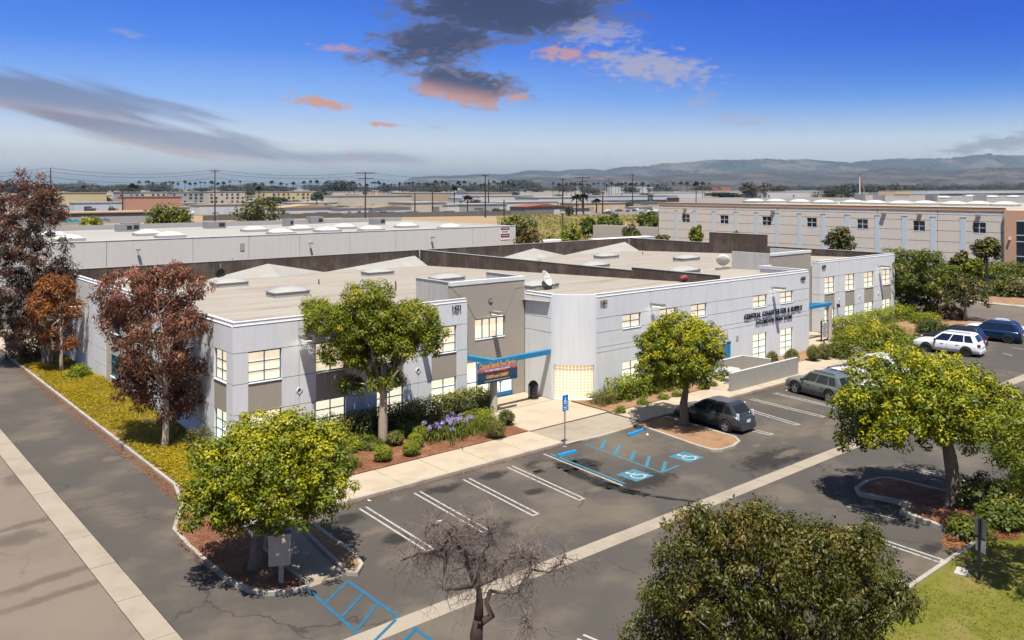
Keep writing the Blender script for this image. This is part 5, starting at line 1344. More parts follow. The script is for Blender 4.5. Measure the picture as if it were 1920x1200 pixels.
# ------------------------------------------------------------------ street furniture
def ada_sign():
    p = G(1059, 838); t = thing('accessible_parking_sign', 'blue accessible parking sign on a thin post at the kerb ramp', 'sign', (p.x, p.y, 0))
    MB().tube([(p.x, p.y, 0), (p.x, p.y, 2.62)], .035, 8).build('post', m_metal, t)
    MB().lathe([(.12, 0), (.12, .03), (.05, .05)], 12, (p.x, p.y, 0.0)).build('base_plate', m_metal, t)
    f = Face((p.x, p.y - .045), (1, 0), (0, -1)); m_sb = M('sign_blue', (0.005, 0.20, 0.50), 0.5, 0.04, 3.0); ms = M('sign_white', (.75, .75, .75), .5, .03, 3.0)
    q = MB(); f.box(q, -.2, .2, 2.12, 2.66, .01, -.01); a = q.build('plate', m_sb, t)
    q = MB(); f.box(q, -.2, .2, 1.86, 2.10, .01, -.01); b = q.build('lower_plate', m_sb, t)
    q = MB(); f.box(q, -.04, .02, 2.46, 2.54, .016, .0105); f.box(q, -.05, .01, 2.32, 2.45, .016, .0105); f.box(q, .012, .1, 2.32, 2.36, .016, .0105); f.box(q, .08, .12, 2.22, 2.318, .016, .0105); f.box(q, -.1, -.052, 2.22, 2.40, .016, .0105); f.box(q, -.05, .06, 2.2, 2.235, .016, .0105)
    q.build('wheelchair_figure', ms, a)
    q = MB(); f.box(q, -.13, .13, 2.02, 2.05, .016, .0105); f.box(q, -.13, .13, 1.93, 1.96, .016, .0105); q.build('sign_lines', ms, b)
ada_sign()
def wheel_stop(p0, p1, label):
    a = Vector(G(*p0)[:2]); b = Vector(G(*p1)[:2]); d = (b - a).normalized(); n = Vector((-d.y, d.x))
    t = thing('wheel_stop', label, 'wheel stop', ((a.x + b.x) / 2, (a.y + b.y) / 2, 0), 'wheel stops of the accessible stalls')
    m_ws = M('wheel_stop_paint', (0.015, 0.22, 0.48), .7, .15, 5.0)
    prof = [(-.09, 0), (-.07, .12), (.07, .12), (.09, 0)]
    vs = [(a + n * x).to_tuple() + (z,) for x, z in prof] + [(b + n * x).to_tuple() + (z,) for x, z in prof]
    MB().add(vs, [(0, 1, 2, 3)[::-1], (4, 5, 6, 7), (0, 1, 5, 4)[::-1], (1, 2, 6, 5)[::-1], (2, 3, 7, 6)[::-1], (3, 0, 4, 7)[::-1]]).build('block', m_ws, t)
    for f in (.2, .8):
        c = a.lerp(b, f); MB().lathe([(.03, 0), (.03, .012)], 8, (c.x, c.y, .12)).build('pin', m_dark, t)
wheel_stop((1046, 857), (1079, 848), 'bright blue wheel stop beside the accessible parking sign')
wheel_stop((1178, 818), (1205, 808), 'bright blue wheel stop half shaded beside the tree island')
def trash_can():
    p = G(1000, 747, .15); t = thing('litter_bin', 'dark wire litter bin with domed lid by the porch side wall', 'litter bin', (p.x, p.y, .15))
    MB().lathe([(.24, .05), (.24, .78)], 16, (p.x, p.y, .15)).build('liner', M('bin_liner', (.05, .035, .028), .8, .2, 6.0), t)
    q = MB()
    for z in (.04, .25, .45, .65, .80): q.tube([(p.x + .31 * math.cos(i * math.pi / 8), p.y + .31 * math.sin(i * math.pi / 8), .15 + z) for i in range(17)], .018, 5)
    for i in range(10):
        a = i * math.pi / 5; q.tube([(p.x + .31 * math.cos(a), p.y + .31 * math.sin(a), .15), (p.x + .31 * math.cos(a + .1), p.y + .31 * math.sin(a + .1), .98)], .016, 5)
    q.build('wire_frame', m_dark, t)
    MB().lathe([(.32, .80), (.32, .86), (.25, .98), (.16, 1.08), (.03, 1.12)], 16, (p.x, p.y, .15)).build('domed_lid', m_black, t, smooth=True)
trash_can()
def sign_box():
    p = G(527, 1092, .12); t = thing('notice_box', 'beige cabinet on a post beside the crossing walk under the round tree', 'sign', (p.x, p.y, .12))
    mt = M('beige_enamel', (.42, .36, .30), .6, .06, 3.0)
    MB().box(p.x - .06, p.y - .06, .1, p.x + .06, p.y + .06, .80).build('post', mt, t)
    d = (V2 * 0 + np.array([.86, -.5])); 
    rot = Matrix.Rotation(math.radians(-28), 3, 'Z')
    MB().cbox((p.x - .05, p.y, 1.25), .70, .34, 1.0, rot).build('cabinet', mt, t, bevel=.01)
    MB().cbox((p.x - .05, p.y, 1.765), .76, .40, .03, rot).build('cap', M('beige_enamel_cap', (.5, .44, .37), .6, .05, 3.0), t)
    n = rot @ Vector((0, -.176, 0)); MB().cbox((p.x - .05 + n.x, p.y + n.y, 1.22), .56, .01, .80, rot).build('door', M('beige_enamel_door', (.40, .345, .285), .6, .06, 3.0), t)
sign_box()
def dark_sign():
    p = G(1836, 1088, .1); t = thing('street_sign', 'dark signpost on the lawn with its plate seen edge-on', 'sign', (p.x, p.y, .1))
    MB().box(p.x - .035, p.y - .035, .08, p.x + .035, p.y + .035, 2.15).build('post', M('rust_brown_post', (.028, .02, .016), .7, .1, 3.0), t)
    rot = Matrix.Rotation(math.radians(62), 3, 'Z'); n = rot @ Vector((0, .05, 0))
    MB().cbox((p.x - n.x, p.y - n.y, 1.85), .5, .02, .62, rot).build('plate', m_metal, t)
    MB().cbox((p.x - n.x, p.y - n.y, 1.25), .42, .02, .42, rot).build('lower_plate', M('pale_plate', (.6, .6, .6), .5, .05, 3.0), t)
dark_sign()
p = G(1803, 1073, .1); t = thing('utility_cover', 'small pale concrete utility box lid set in the lawn', 'cover', (p.x, p.y, .1))
MB().cbox((p.x, p.y, .115), .62, .38, .06, Matrix.Rotation(.2, 3, 'Z')).build('lid', M('pale_lid', (.36, .34, .30), .9, .1, 3.0), t); MB().cbox((p.x, p.y, .148), .1, .05, .01).build('lift_hole', m_dark, t)
# patio
def low_wall(label, a, b, h, th=.2):
    a = Vector(a); b = Vector(b); d = (b - a).normalized(); n = Vector((-d.y, d.x)) * th / 2
    t = thing('patio_wall', label, 'wall', ((a.x + b.x) / 2, (a.y + b.y) / 2, .14))
    MB().prism([tuple(v) for v in (a - n, b - n, b + n, a + n)], .13, .13 + h).build('block', M('patio_block', (.30, .28, .245), .9, .1, 2.0, bump=.3, bscale=30), t)
    n2 = n * 1.06
    MB().prism([tuple(v) for v in (a - n2, b - n2, b + n2, a + n2)], .131 + h, .16 + h).build('coping', M('patio_coping', (.42, .41, .375), .9, .06, 2.0), t)
low_wall('low grey block wall along the kerb in front of the patio', (46.0, 32.2), (54.0, 32.2), 1.15)
A_ = G(1392, 667, 1.25); B_ = G(1441, 674.5, 1.25)
low_wall('low grey block wall at the far side of the patio, running to the building', (A_.x, A_.y), (B_.x + .3, B_.y), 1.12)
low_wall('short grey block wall piece behind the round patio table', (A_.x - 2.6, A_.y), (A_.x - .12, A_.y), 1.12)
p = G(1381, 716, .14); tx, ty = p.x, p.y + .6
t = thing('patio_table', 'round concrete patio table', 'table', (tx, ty, .14)); mc = M('table_concrete', (.36, .36, .34), .8, .08, 3.0)
MB().lathe([(.75, 0), (.78, .03), (.78, .07), (.74, .09)], 24, (tx, ty, .84)).build('top', mc, t); MB().lathe([(.28, 0), (.22, .1), (.20, .70)], 14, (tx, ty, .14)).build('pedestal', M('table_pedestal', (.2, .19, .18), .9, .1, 3.0), t)
for i, (a0, lab) in enumerate(((200, 'curved concrete bench on the near left of the patio table'), (320, 'curved concrete bench on the right of the patio table'), (80, 'curved concrete bench behind the patio table'))):
    c0 = (tx + 1.05 * math.cos(math.radians(a0 + 30)), ty + 1.05 * math.sin(math.radians(a0 + 30)))
    t = thing('patio_bench', lab, 'bench', (c0[0], c0[1], .14), 'curved benches round the patio table')
    o_ = arc((tx, ty), 1.3, a0, a0 + 60, 6); i_ = arc((tx, ty), .92, a0, a0 + 60, 6)
    MB().prism(o_ + i_[::-1], .52, .60).build('seat', mc, t)
    for aa in (a0 + 10, a0 + 50):
        x, y = tx + 1.1 * math.cos(math.radians(aa)), ty + 1.1 * math.sin(math.radians(aa)); MB().cbox((x, y, .33), .2, .26, .38, Matrix.Rotation(math.radians(aa), 3, 'Z')).build('leg', mc, t)
# sandwich-board sign at the east entrance
p = G(1546, 640, .14); t = thing('pavement_sign', 'black-framed pavement sign with white letter rows at the east entrance', 'sign', (p.x, p.y, .14))
rot = Matrix.Rotation(math.radians(-8), 3, 'Z')
for s in (-1, 1):
    MB().cbox(Vector((p.x, p.y, 1.05)) + rot @ Vector((s * .42, 0, 0)), .08, .10, 1.75, rot).build('side_post', m_dark, t)
    for q_ in (-1, 1):
        a = Vector((p.x, p.y, .32)) + rot @ Vector((s * .42, 0, 0)); b = Vector((p.x, p.y, .17)) + rot @ Vector((s * .55, q_ * .45, 0)); MB().tube([a, b], .05, 5).build('foot', m_dark, t)
MB().cbox((p.x, p.y, 1.12), .76, .05, 1.35, rot).build('panel', M('letter_board', (.55, .54, .5), .6, .05, 3.0), t)
for i in range(7):
    MB().cbox(Vector((p.x, p.y, .60 + i * .17)) + rot @ Vector((-.02 if i % 2 else .03, -.03, 0)), .44 + .1 * (i % 3), .012, .06, rot).build('letter_row', m_dark, t)
# wheelie bin at the far left
p = G(20, 660); t = thing('wheelie_bin', 'dark grey wheeled rubbish bin on the concrete pad at the far left', 'bin', (p.x + .2, p.y, .13)); bx, by = p.x + .2, p.y
mg = M('bin_plastic', (.035, .04, .045), .6, .1, 3.0)
MB().cbox((bx, by, .68), .95, .95, 1.1, None, 1.18).build('body', mg, t); MB().cbox((bx, by, 1.27), 1.2, 1.2, .09).build('lid', mg, t)
for s in (-1, 1): MB().tube([(bx + s * .48, by + .4, .25), (bx + s * .52, by + .4, .25)], .12, 10).build('wheel', m_black, t)
# paper litter
for i, (px, py, lab) in enumerate(((693, 941, 'white crumpled paper at the kerb near the first stall line'), (824, 979, 'white paper scrap between the first two stall lines'), (631, 958, 'torn white paper scrap by the pavement corner'), (344, 945, 'white can lying at the corner kerb'), (1213, 816, 'white paper scrap by the tree island wheel stop'), (1396, 756, 'white scrap on red leaves near the patio kerb'), (1474, 733, 'pale scrap beside the grey-green SUV'))):
    p = G(px, py); r = random.Random(i); q = MB()
    vs = [(p.x + r.uniform(-.11, .11), p.y + r.uniform(-.11, .11), r.uniform(.0, .1)) for _ in range(7)]
    q.add(vs, [(0, 1, 2), (1, 2, 3), (2, 3, 4), (3, 4, 5), (4, 5, 6), (0, 4, 6), (1, 5, 3)]); o = q.build('paper_litter', M('paper', (.75, .73, .7), .9, .05, 4.0)); tag(o, lab, 'litter')

# ------------------------------------------------------------------ cars
m_glass = M('car_glass', (.012, .014, .016), .05, .1, 2.0, spec=.8)
m_rim = M('alloy_rim', (.45, .45, .46), .35, .05, 4.0, metal=.8)
m_clad = M('black_plastic', (.028, .028, .03), .6, .08, 4.0)
m_tail = M('red_lens', (.20, .008, .010), .25, .05, 4.0, spec=.6)
m_head = M('clear_lens', (.55, .57, .6), .15, .05, 4.0, spec=.7)
m_plate = M('licence_plate', (.6, .6, .62), .5, .05, 4.0)
def car(name, label, pos, heading, paint, kind='suv', L=4.6, W=1.85, H=1.68, rails=True, clad=True, rim=None, group='parked cars', cat='car', roof_mat=None):
    """x forward, y left, local coordinates; heading = angle of +x"""
    t = thing(name, label, cat, (pos[0], pos[1], 0.0), group, heading)
    h = L / 2; w = W / 2
    suv = kind == 'suv'
    belt = H * (.60 if suv else .63); hood = belt * (.97 if suv else .93); rw = .36 if suv else .32
    zb = .24 if suv else .18
    # body: cross-sections along the length  (x, z_top, half-width factor)
    st = [(-h, belt * .72, .78), (-h + .06, belt * .88, .90), (-h + .30, belt * .99, .97), (-h + .9, belt, 1.0), (-.3 * h, belt, 1.0), (.30 * h, belt * .995, 1.0), (.48 * h, hood, .99), (.78 * h, hood * .96, .97), (h - .18, hood * .86, .91), (h - .05, hood * .68, .84), (h, hood * .55, .76)]
    if kind == 'hatch': st[0] = (-h, belt * .62, .74); st[1] = (-h + .07, belt * .80, .88)
    def sec(x, zt, k):
        ww = w * k
        return [(x, -ww * .80, zb), (x, -ww * .95, zb + .10), (x, -ww, zb + .30), (x, -ww * .995, zt - .16), (x, -ww * .955, zt - .04), (x, -ww * .80, zt), (x, 0, zt + .035),
                (x, ww * .80, zt), (x, ww * .955, zt - .04), (x, ww * .995, zt - .16), (x, ww, zb + .30), (x, ww * .95, zb + .10), (x, ww * .80, zb)]
    vs = []; fs = []; n = 13
    for s in st: vs += sec(*s)
    for i in range(len(st) - 1):
        for j in range(n): fs.append((i * n + j, i * n + (j + 1) % n, (i + 1) * n + (j + 1) % n, (i + 1) * n + j))
    fs += [tuple(range(n - 1, -1, -1)), tuple((len(st) - 1) * n + j for j in range(n))]
    fs = [f[::-1] for f in fs]
    body = MB().add(vs, fs).build('body', paint, t, smooth=True, world=False)
    # cabin: rings belt -> shoulder -> roof
    xr0 = -h + (.12 if suv else .22); xf0 = .46 * h if suv else .52 * h
    xr1 = -h + (.55 if suv else .75); xf1 = .12 * h if suv else .10 * h
    if kind == 'sedan': xr0, xr1 = -h + .55, -h + 1.35
    wb, wr = w * .90, w * .72
    zb_, zs = belt - .03, H - .10
    R = [[(xr0, -wb * .94, zb_), (xr0 + .25, -wb, zb_), (xf0 - .5, -wb, zb_), (xf0, -wb * .90, zb_)], [(xr1 - .06, -wr * 1.0, zs), (xr1 + .15, -wr * 1.04, zs), (xf1 - .1, -wr * 1.04, zs), (xf1 + .06, -wr * .98, zs)], [(xr1 + .12, -wr * .86, H - .01), (xr1 + .3, -wr * .88, H), (xf1 - .35, -wr * .88, H), (xf1 - .18, -wr * .84, H - .02)]]
    vs = []; fs = []
    for ring in R:
        vs += ring + [(x, -y, z) for x, y, z in ring[::-1]]
    for i in range(2):
        for j in range(8): fs.append((i * 8 + j, i * 8 + (j + 1) % 8, (i + 1) * 8 + (j + 1) % 8, (i + 1) * 8 + j))
    fs.append((16, 17, 22, 23)); fs.append((17, 18, 21, 22)); fs.append((18, 19, 20, 21))
    cab = MB().add(vs, fs).build('cabin', roof_mat or paint, t, world=False, smooth=False, bevel=.04)
    def bil(a, b, c, d, u, v): return a.lerp(b, u).lerp(d.lerp(c, u), v)
    def pane(name, a, b, c, d, u0, u1, v0, v1, off):
        a, b, c, d = map(Vector, (a, b, c, d)); nn = (b - a).cross(d - a).normalized()
        q = [bil(a, b, c, d, u, v) + nn * off for u, v in ((u0, v0), (u1, v0), (u1, v1), (u0, v1))]; r = [p - nn * (off + .02) for p in q]
        MB().add(q + r, [(0, 1, 2, 3), (0, 4, 5, 1), (1, 5, 6, 2), (2, 6, 7, 3), (3, 7, 4, 0)]).build(name, m_glass, t, world=False)
    for sgn in (1, -1):
        a, b = Vector(R[0][0]), Vector(R[0][3]); c, d = Vector(R[1][3]), Vector(R[1][0])
        a1, b1, c1, d1 = [Vector((p.x, -wb * .99 if k < 2 else -wr * 1.035, p.z)) for k, p in enumerate((a, b, c, d))]
        q = [Vector((p.x, p.y * (1 if sgn > 0 else -1), p.z)) for p in (a1, b1, c1, d1)]
        def sp(u0, u1, v0=.08, v1=.93, ins=0.0):
            if sgn > 0: pane('side_window', q[0], q[1], q[2], q[3], u0, u1, v0, v1, .012)
            else: pane('side_window', q[1], q[0], q[3], q[2], 1 - u1, 1 - u0, v0, v1, .012)
        if suv: sp(.10, .28, .10, .90); sp(.31, .60); sp(.63, .93)
        else: sp(.08, .24, .12, .86); sp(.28, .58); sp(.62, .93)
    pane('windscreen', R[0][3], (R[0][3][0], -R[0][3][1], R[0][3][2]), (R[1][3][0], -R[1][3][1], R[1][3][2]), R[1][3], .05, .95, .06, .96, .015)
    pane('rear_window', (R[0][0][0], -R[0][0][1], R[0][0][2]), R[0][0], R[1][0], (R[1][0][0], -R[1][0][1], R[1][0][2]), .10, .90, .22, .92, .015)
    # wheels
    wx = L * .292
    for sx in (-1, 1):
        for sy in (-1, 1):
            cx, cy = sx * wx - .02 * h, sy * (w - .10)
            well = MB().tube([(cx, sy * (w - .4), rw + .03), (cx, sy * (w + .004), rw + .03)], rw + .09, 24); well.build('wheel_well_shade', m_black, t, world=False)  # black disc proud of the body, standing in for the well's shade
            if clad:
                q = MB(); rin, ro = rw + .06, rw + .13
                A = [math.radians(-8 + 196 * i / 14) for i in range(15)]
                o1 = [(cx + ro * math.cos(a), rw + .03 + ro * math.sin(a)) for a in A]; i1 = [(cx + rin * math.cos(a), rw + .03 + rin * math.sin(a)) for a in A]
                y0, y1 = sy * (w - .03), sy * (w + .016)
                vv = [(x, y1, z) for x, z in o1] + [(x, y1, z) for x, z in i1] + [(x, y0, z) for x, z in o1] + [(x, y0, z) for x, z in i1]
                ff = []
                for i in range(14): ff += [(i, i + 1, 16 + i, 15 + i), (30 + i, 31 + i, i + 1, i), (15 + i, 16 + i, 46 + i, 45 + i)]
                q.add(vv, ff).build('wheel_arch', m_clad, t, world=False)
            prof = [(rw * .66, -.11), (rw * .94, -.11), (rw, -.08), (rw, .08), (rw * .94, .11), (rw * .66, .11)]
            q = MB(); N = 24; vv = []; ff = []
            for r_, y_ in prof:
                for k in range(N): a = 2 * math.pi * k / N; vv.append((cx + r_ * math.cos(a), cy + y_ + sy * .04, rw + r_ * math.sin(a)))
            for i in range(len(prof) - 1):
                for k in range(N): ff.append((i * N + k, i * N + (k + 1) % N, (i + 1) * N + (k + 1) % N, (i + 1) * N + k))
            wh = q.add(vv, ff).build('wheel', m_black, t, world=False, smooth=False)
            q = MB(); yo = cy + sy * .13
            for k in range(5):
                a = 2 * math.pi * k / 5 + .3; d = Vector((math.cos(a), 0, math.sin(a))); nn = Vector((-math.sin(a), 0, math.cos(a)))
                for e in (-.075, .075):
                    dd = (d + nn * e * 2).normalized(); c0 = Vector((cx, yo, rw)); p0 = c0 + dd * .05; p1 = c0 + dd * rw * .67; wd = nn * .028
                    q.add([p0 - wd, p0 + wd, p1 + wd, p1 - wd, p0 - wd - Vector((0, sy * .04, 0)), p0 + wd - Vector((0, sy * .04, 0)), p1 + wd - Vector((0, sy * .04, 0)), p1 - wd - Vector((0, sy * .04, 0))], [(0, 1, 2, 3), (0, 4, 5, 1), (1, 5, 6, 2), (2, 6, 7, 3), (3, 7, 4, 0)])
            ring = [(cx + rw * .66 * math.cos(2 * math.pi * k / N), yo - sy * .01, rw + rw * .66 * math.sin(2 * math.pi * k / N)) for k in range(N + 1)]
            q.tube(ring, .022, 5, cap=False); q.tube([(cx, yo - sy * .05, rw), (cx, yo + sy * .012, rw)], .055, 10)
            q.build('rim', rim or m_rim, wh, world=False)
            MB().tube([(cx, cy - sy * .05, rw), (cx, cy + sy * .07, rw)], rw * .68, 20).build('brake_disc', m_clad, wh, world=False)
    # lights, bumpers, handles, mirrors
    for sy in (-1, 1):
        (MB().cbox((-h + .10, sy * w * .80, belt * .88), .22, w * .30, .13) if kind != 'hatch' else MB().cbox((-h + .20, sy * w * .82, belt * .97), .16, w * .09, .34)).build('tail_light', m_tail if kind != 'hatch' else m_head, t, world=False, bevel=.02)
        MB().cbox((h - .20, sy * w * .72, hood * .74), .30, w * .36, .13).build('headlight', m_head, t, world=False, bevel=.02)
        MB().cbox((xf0 - .42, sy * (w + .10), belt + .05), .16, .22, .15).build('wing_mirror', paint if not suv else m_clad, t, world=False, bevel=.03)
        for x in (-.36 * h, .10 * h): MB().cbox((x, sy * (w + .012), belt - .18), .20, .03, .03).build('door_handle', paint, t, world=False)
        for x in (-.55 * h, -.05 * h, .40 * h): MB().cbox((x, sy * (w - .006), (belt + zb) / 2 + .08), .012, .02, belt - zb - .42).build('door_gap', m_black, t, world=False)
        if rails: MB().tube([(xr1 + .2, sy * wr * .92, H + .0), (xr1 + .3, sy * wr * .92, H + .05), (xf1 - .35, sy * wr * .92, H + .05), (xf1 - .25, sy * wr * .92, H)], .022, 6).build('roof_rail', m_clad, t, world=False)
        if clad: MB().box(-.50 * h, sy * w * .93 - .04, zb - .02, .50 * h, sy * w * .93 + .085, zb + .16).build('sill_trim', m_clad, t, world=False)
    MB().cbox((-h + .02, 0, zb + .17), .12, W * .80, .26).build('rear_bumper', m_clad if clad else paint, t, world=False, bevel=.03)
    MB().cbox((h - .03, 0, zb + .14), .12, W * .74, .24).build('front_bumper', m_clad if clad else paint, t, world=False, bevel=.03)
    MB().cbox((-h - .012, 0, belt * .68), .02, .34, .16).build('licence_plate', m_plate, t, world=False)
    return t
def paint(name, c, metal=.25): return M(name, c, .32, .03, 1.0, spec=.5, metal=metal, coat=.6)
HB = math.radians(94.0)     # noses towards the building
p0, p1 = G(1489, 737), G(1555, 755)
d = Vector((p0.x - p1.x, p0.y - p1.y)).normalized(); n = Vector((d.y, -d.x)); hd = math.atan2(d.y, d.x)
c = Vector(((p0.x + p1.x) / 2, (p0.y + p1.y) / 2)) + n * .90
car('parked_suv', 'grey-green SUV parked nose to the pavement by the patio wall', c, hd, paint('sage_green_paint', (.135, .155, .135)), 'suv', group=None)
for i, (k, lab, col, kind) in enumerate(((1, 'white hatchback in the stall right of the grey-green SUV, mostly behind tree leaves', (.72, .72, .72), 'hatch'), (2, 'dark grey car whose bonnet shows two stalls right of the grey-green SUV', (.06, .065, .07), 'sedan'), (3, 'white car three stalls right of the grey-green SUV, only its roof edge showing', (.70, .70, .70), 'suv'))):
    car('parked_car', lab, (c.x + 2.72 * k, c.y + .15 * k, 0), hd, paint('car_paint_%d' % i, col), kind, L=4.5, H=1.52 if kind != 'suv' else 1.66, rails=False, clad=False, group=None)
p0, p1 = G(1284, 792), G(1360, 811)
d = Vector((p0.x - p1.x, p0.y - p1.y)).normalized(); n = Vector((d.y, -d.x)); hd2 = math.atan2(d.y, d.x)
c2 = Vector(((p0.x + p1.x) / 2, (p0.y + p1.y) / 2)) + n * .86
car('parked_hatchback', 'dark grey hatchback parked beside the tree island', c2, hd2, paint('gunmetal_paint', (.045, .048, .05), .4), 'hatch', L=4.45, W=1.77, H=1.55, rails=False, clad=False, group=None)
# cars in the east lot, noses to the left-hand kerb
p1 = G(1811, 669); hd3 = math.radians(97)
def place_rear(pw, heading, L, W):
    d = Vector((math.cos(heading), math.sin(heading))); n = Vector((d.y, -d.x)); return Vector((pw.x, pw.y)) + d * (L * .292 + .02 * L / 2) + n * (W / 2 - .04)
car('parked_suv', 'white long SUV beside the yellow-green bush in the east lot', place_rear(p1, hd3, 5.0, 1.92), hd3, paint('white_paint', (.72, .72, .73), .0), 'suv', L=5.0, W=1.92, H=1.78, clad=False, rim=m_clad, group=None)
p2 = G(1811, 669) + Vector((3.1, .9, 0)); car('parked_suv', 'black SUV between the white SUV and the blue SUV in the east lot', place_rear(p2, hd3, 4.8, 1.9), hd3, paint('black_paint', (.012, .014, .018), .2), 'suv', L=4.8, W=1.9, H=1.76, clad=False, group=None)
p3 = G(1890, 644); car('parked_suv', 'metallic blue SUV at the right edge of the east lot', place_rear(p3, hd3, 4.9, 1.98), hd3, paint('blue_paint', (.004, .030, .090), .5), 'suv', L=4.9, W=1.98, H=1.74, clad=False, rim=m_clad, group=None)
p4 = p3 + Vector((3.2, .9, 0)); car('parked_car', 'white sedan behind the metallic blue SUV', place_rear(p4, hd3, 4.7, 1.85), hd3, paint('white_paint', (.72, .72, .73), .0), 'sedan', L=4.7, W=1.85, H=1.46, rails=False, clad=False, group=None)
for (a, b) in (((1880, 662), (1898, 667)), ((1897, 652), (1925, 656))): strip('stall_line', G(*a), G(*b), .12, m_white)
# ------------------------------------------------------------------ neighbouring buildings
def simple_block(name, label, x0, y0, x1, y1, h, wall, roofm, cat='building', group=None, par=.5, pieces=()):
    t = thing(name, label, cat, ((x0 + x1) / 2, y0, 0), group)
    MB().box(x0, y0, 0, x1, y1, h - par).build('wall', wall, t)
    q = MB(); w = .25
    q.box(x0, y0, h - par + .002, x1, y0 + w, h); q.box(x0, y1 - w, h - par + .002, x1, y1, h); q.box(x0, y0 + w, h - par + .002, x0 + w, y1 - w, h); q.box(x1 - w, y0 + w, h - par + .002, x1, y1 - w, h)
    q.build('parapet', wall, t)
    MB().box(x0 + w, y0 + w, h - par + .003, x1 - w, y1 - w, h - par + .03).build('roof', roofm, t)
    return t
# white warehouse behind
m_ww = M('off_white_paint', (.60, .565, .51), .9, .04, .3, streak=.06)
m_wr = M('white_roof', (.31, .295, .27), .9, .06, .2, col2=(.26, .245, .22), c2amt=.5, c2scale=.1)
YW = 108.0; XW0 = on_y(60, YW); XW1 = on_y(967, YW); HW = 6.95
wh = thing('white_warehouse', 'long off-white warehouse with skylights behind the main building', 'building', ((XW0 + XW1) / 2, YW, 0))
core = MB().box(XW0 + .1, YW + .22, 0, XW1 - .1, YW + 34.8, HW - .35).build('wall', m_ww, wh)
js = [XW0] + [on_y(x, YW) for x in (200, 362, 467, 562, 656, 742, 886)] + [XW1]
fWh = Face((0, YW), (1, 0), (0, -1))
for a, b_ in zip(js, js[1:]):
    q = MB(); fWh.box(q, a + .03, b_ - .03, 0, HW, 0, -.2); q.build('wall_panel', m_ww, core)
q = MB(); q.box(XW1 - .2, YW + .21, 0, XW1, YW + 35, HW); q.box(XW0, YW + .21, 0, XW0 + .2, YW + 35, HW); q.build('end_wall', m_ww, wh)
wr = MB().box(XW0 + .2, YW + .2, HW - .34, XW1 - .2, YW + 35, HW - .2).build('roof', m_wr, wh)
MB().box(XW0, YW + 35.1, 0, XW1, YW + 35.4, HW + .55).build('rear_wall', M('grey_back_wall', (.33, .32, .31), .9, .1, .3), wh)
q = MB(); fWh.box(q, XW0 - .02, XW1 + .02, HW + .001, HW + .08, .04, -.26); q.build('coping', m_trim, wh)
def roof_dome(px, py, zr, sx, sy, parent, h=.35, rise=.5):
    p = G(px, py, zr + h); c = MB().box(p.x - sx / 2, p.y - sy / 2, zr - .1, p.x + sx / 2, p.y + sy / 2, zr + h).build('skylight_curb', m_curbm, parent)
    n = 6; vs = []; fs = []
    for j in range(n):
        for i in range(n):
            u, v = i / (n - 1) * 2 - 1, j / (n - 1) * 2 - 1
            vs.append((p.x + u * (sx / 2), p.y + v * sy / 2, zr + h + .02 + rise * (1 - abs(u) ** 3) * (1 - abs(v) ** 3)))
    for j in range(n - 1):
        for i in range(n - 1): fs.append((j * n + i, j * n + i + 1, (j + 1) * n + i + 1, (j + 1) * n + i))
    MB().add(vs, fs).build('dome', M('bright_dome', (.46, .45, .42), .5, .06, 1.0), c, smooth=True)
for s in ((98, 440), (128, 447), (277, 437), (319, 441), (477, 430), (527, 435), (562, 428), (614, 431), (645, 425), (696, 429), (762, 423), (844, 425)):
    roof_dome(*s, HW - .2, 3.4, 2.6, wr)
for px, z in ((257, 468), (580, 456), (808, 445)):
    x = on_y(px, YW); zz = CAM_H - (z - HOR) * (x * V2[0] + YW * V2[1]) / FPX; lamp(fWh, x, zz, wh, L=.6, lit=False)
q = MB(); x = on_y(454, YW); fWh.box(q, x - .3, x + .3, 5.0, 6.0, .05, 0); q.build('wall_vent', m_curbm, wh)
# lease sign on its right end
ls = thing('lease_sign', 'white and dark red notice sign on the right end of the white warehouse', 'sign', (on_y(948, YW), YW - .05, 4.5))
xa, xb = on_y(938.5, YW), on_y(955, YW); fl = Face((0, YW - .002), (1, 0), (0, -1)); zt = HW - .15
q = MB(); fl.box(q, xa, xb, zt - 2.1, zt, .05, .005); pl = q.build('board', M('sign_white', (.75, .75, .75), .5, .03, 3.0), ls)
m_mar = M('maroon_print', (.17, .012, .03), .6, .06, 4.0)
q = MB(); fl.box(q, xa + .02, xb - .02, zt - .5, zt - .02, .056, .051); fl.box(q, xa + .02, xb - .02, zt - 1.75, zt - 1.1, .056, .051); q.build('red_band', m_mar, pl)
q = MB(); rr = random.Random(1)
for zc, hh in ((zt - .26, .16), (zt - 1.4, .2)):
    for i in range(8): x = xa + .22 + i * (xb - xa - .4) / 8; fl.box(q, x, x + .12, zc - hh / 2, zc + hh / 2, .060, .0565)
q.build('pale_marks', M('sign_pale', (.7, .5, .5), .6, .05, 4.0), pl)
q = MB()
for i in range(7): x = xa + .25 + i * (xb - xa - .5) / 7; fl.box(q, x, x + .14, zt - .92, zt - .66, .055, .051)
q.build('dark_marks', m_num, pl)
# small pieces of plant on its roof
for i, (px, py, s) in enumerate(((232, 434, 2.2), (244, 433, 2.4), (402, 428, 3.0), (590, 419, 2.6), (707, 421, 2.4), (540, 424, 1.6))):
    p = G(px, py, HW - .2); o = MB().box(p.x - s / 2, p.y - s * .4, HW - .25, p.x + s / 2, p.y + s * .4, HW + .9 + .2 * (i % 2)).build('air_handler', m_metal, wr)
    MB().box(p.x + s * .1, p.y - s * .4 - .02, HW + .1, p.x + s * .42, p.y - s * .4 - .002, HW + .7).build('grille', m_dark, o)
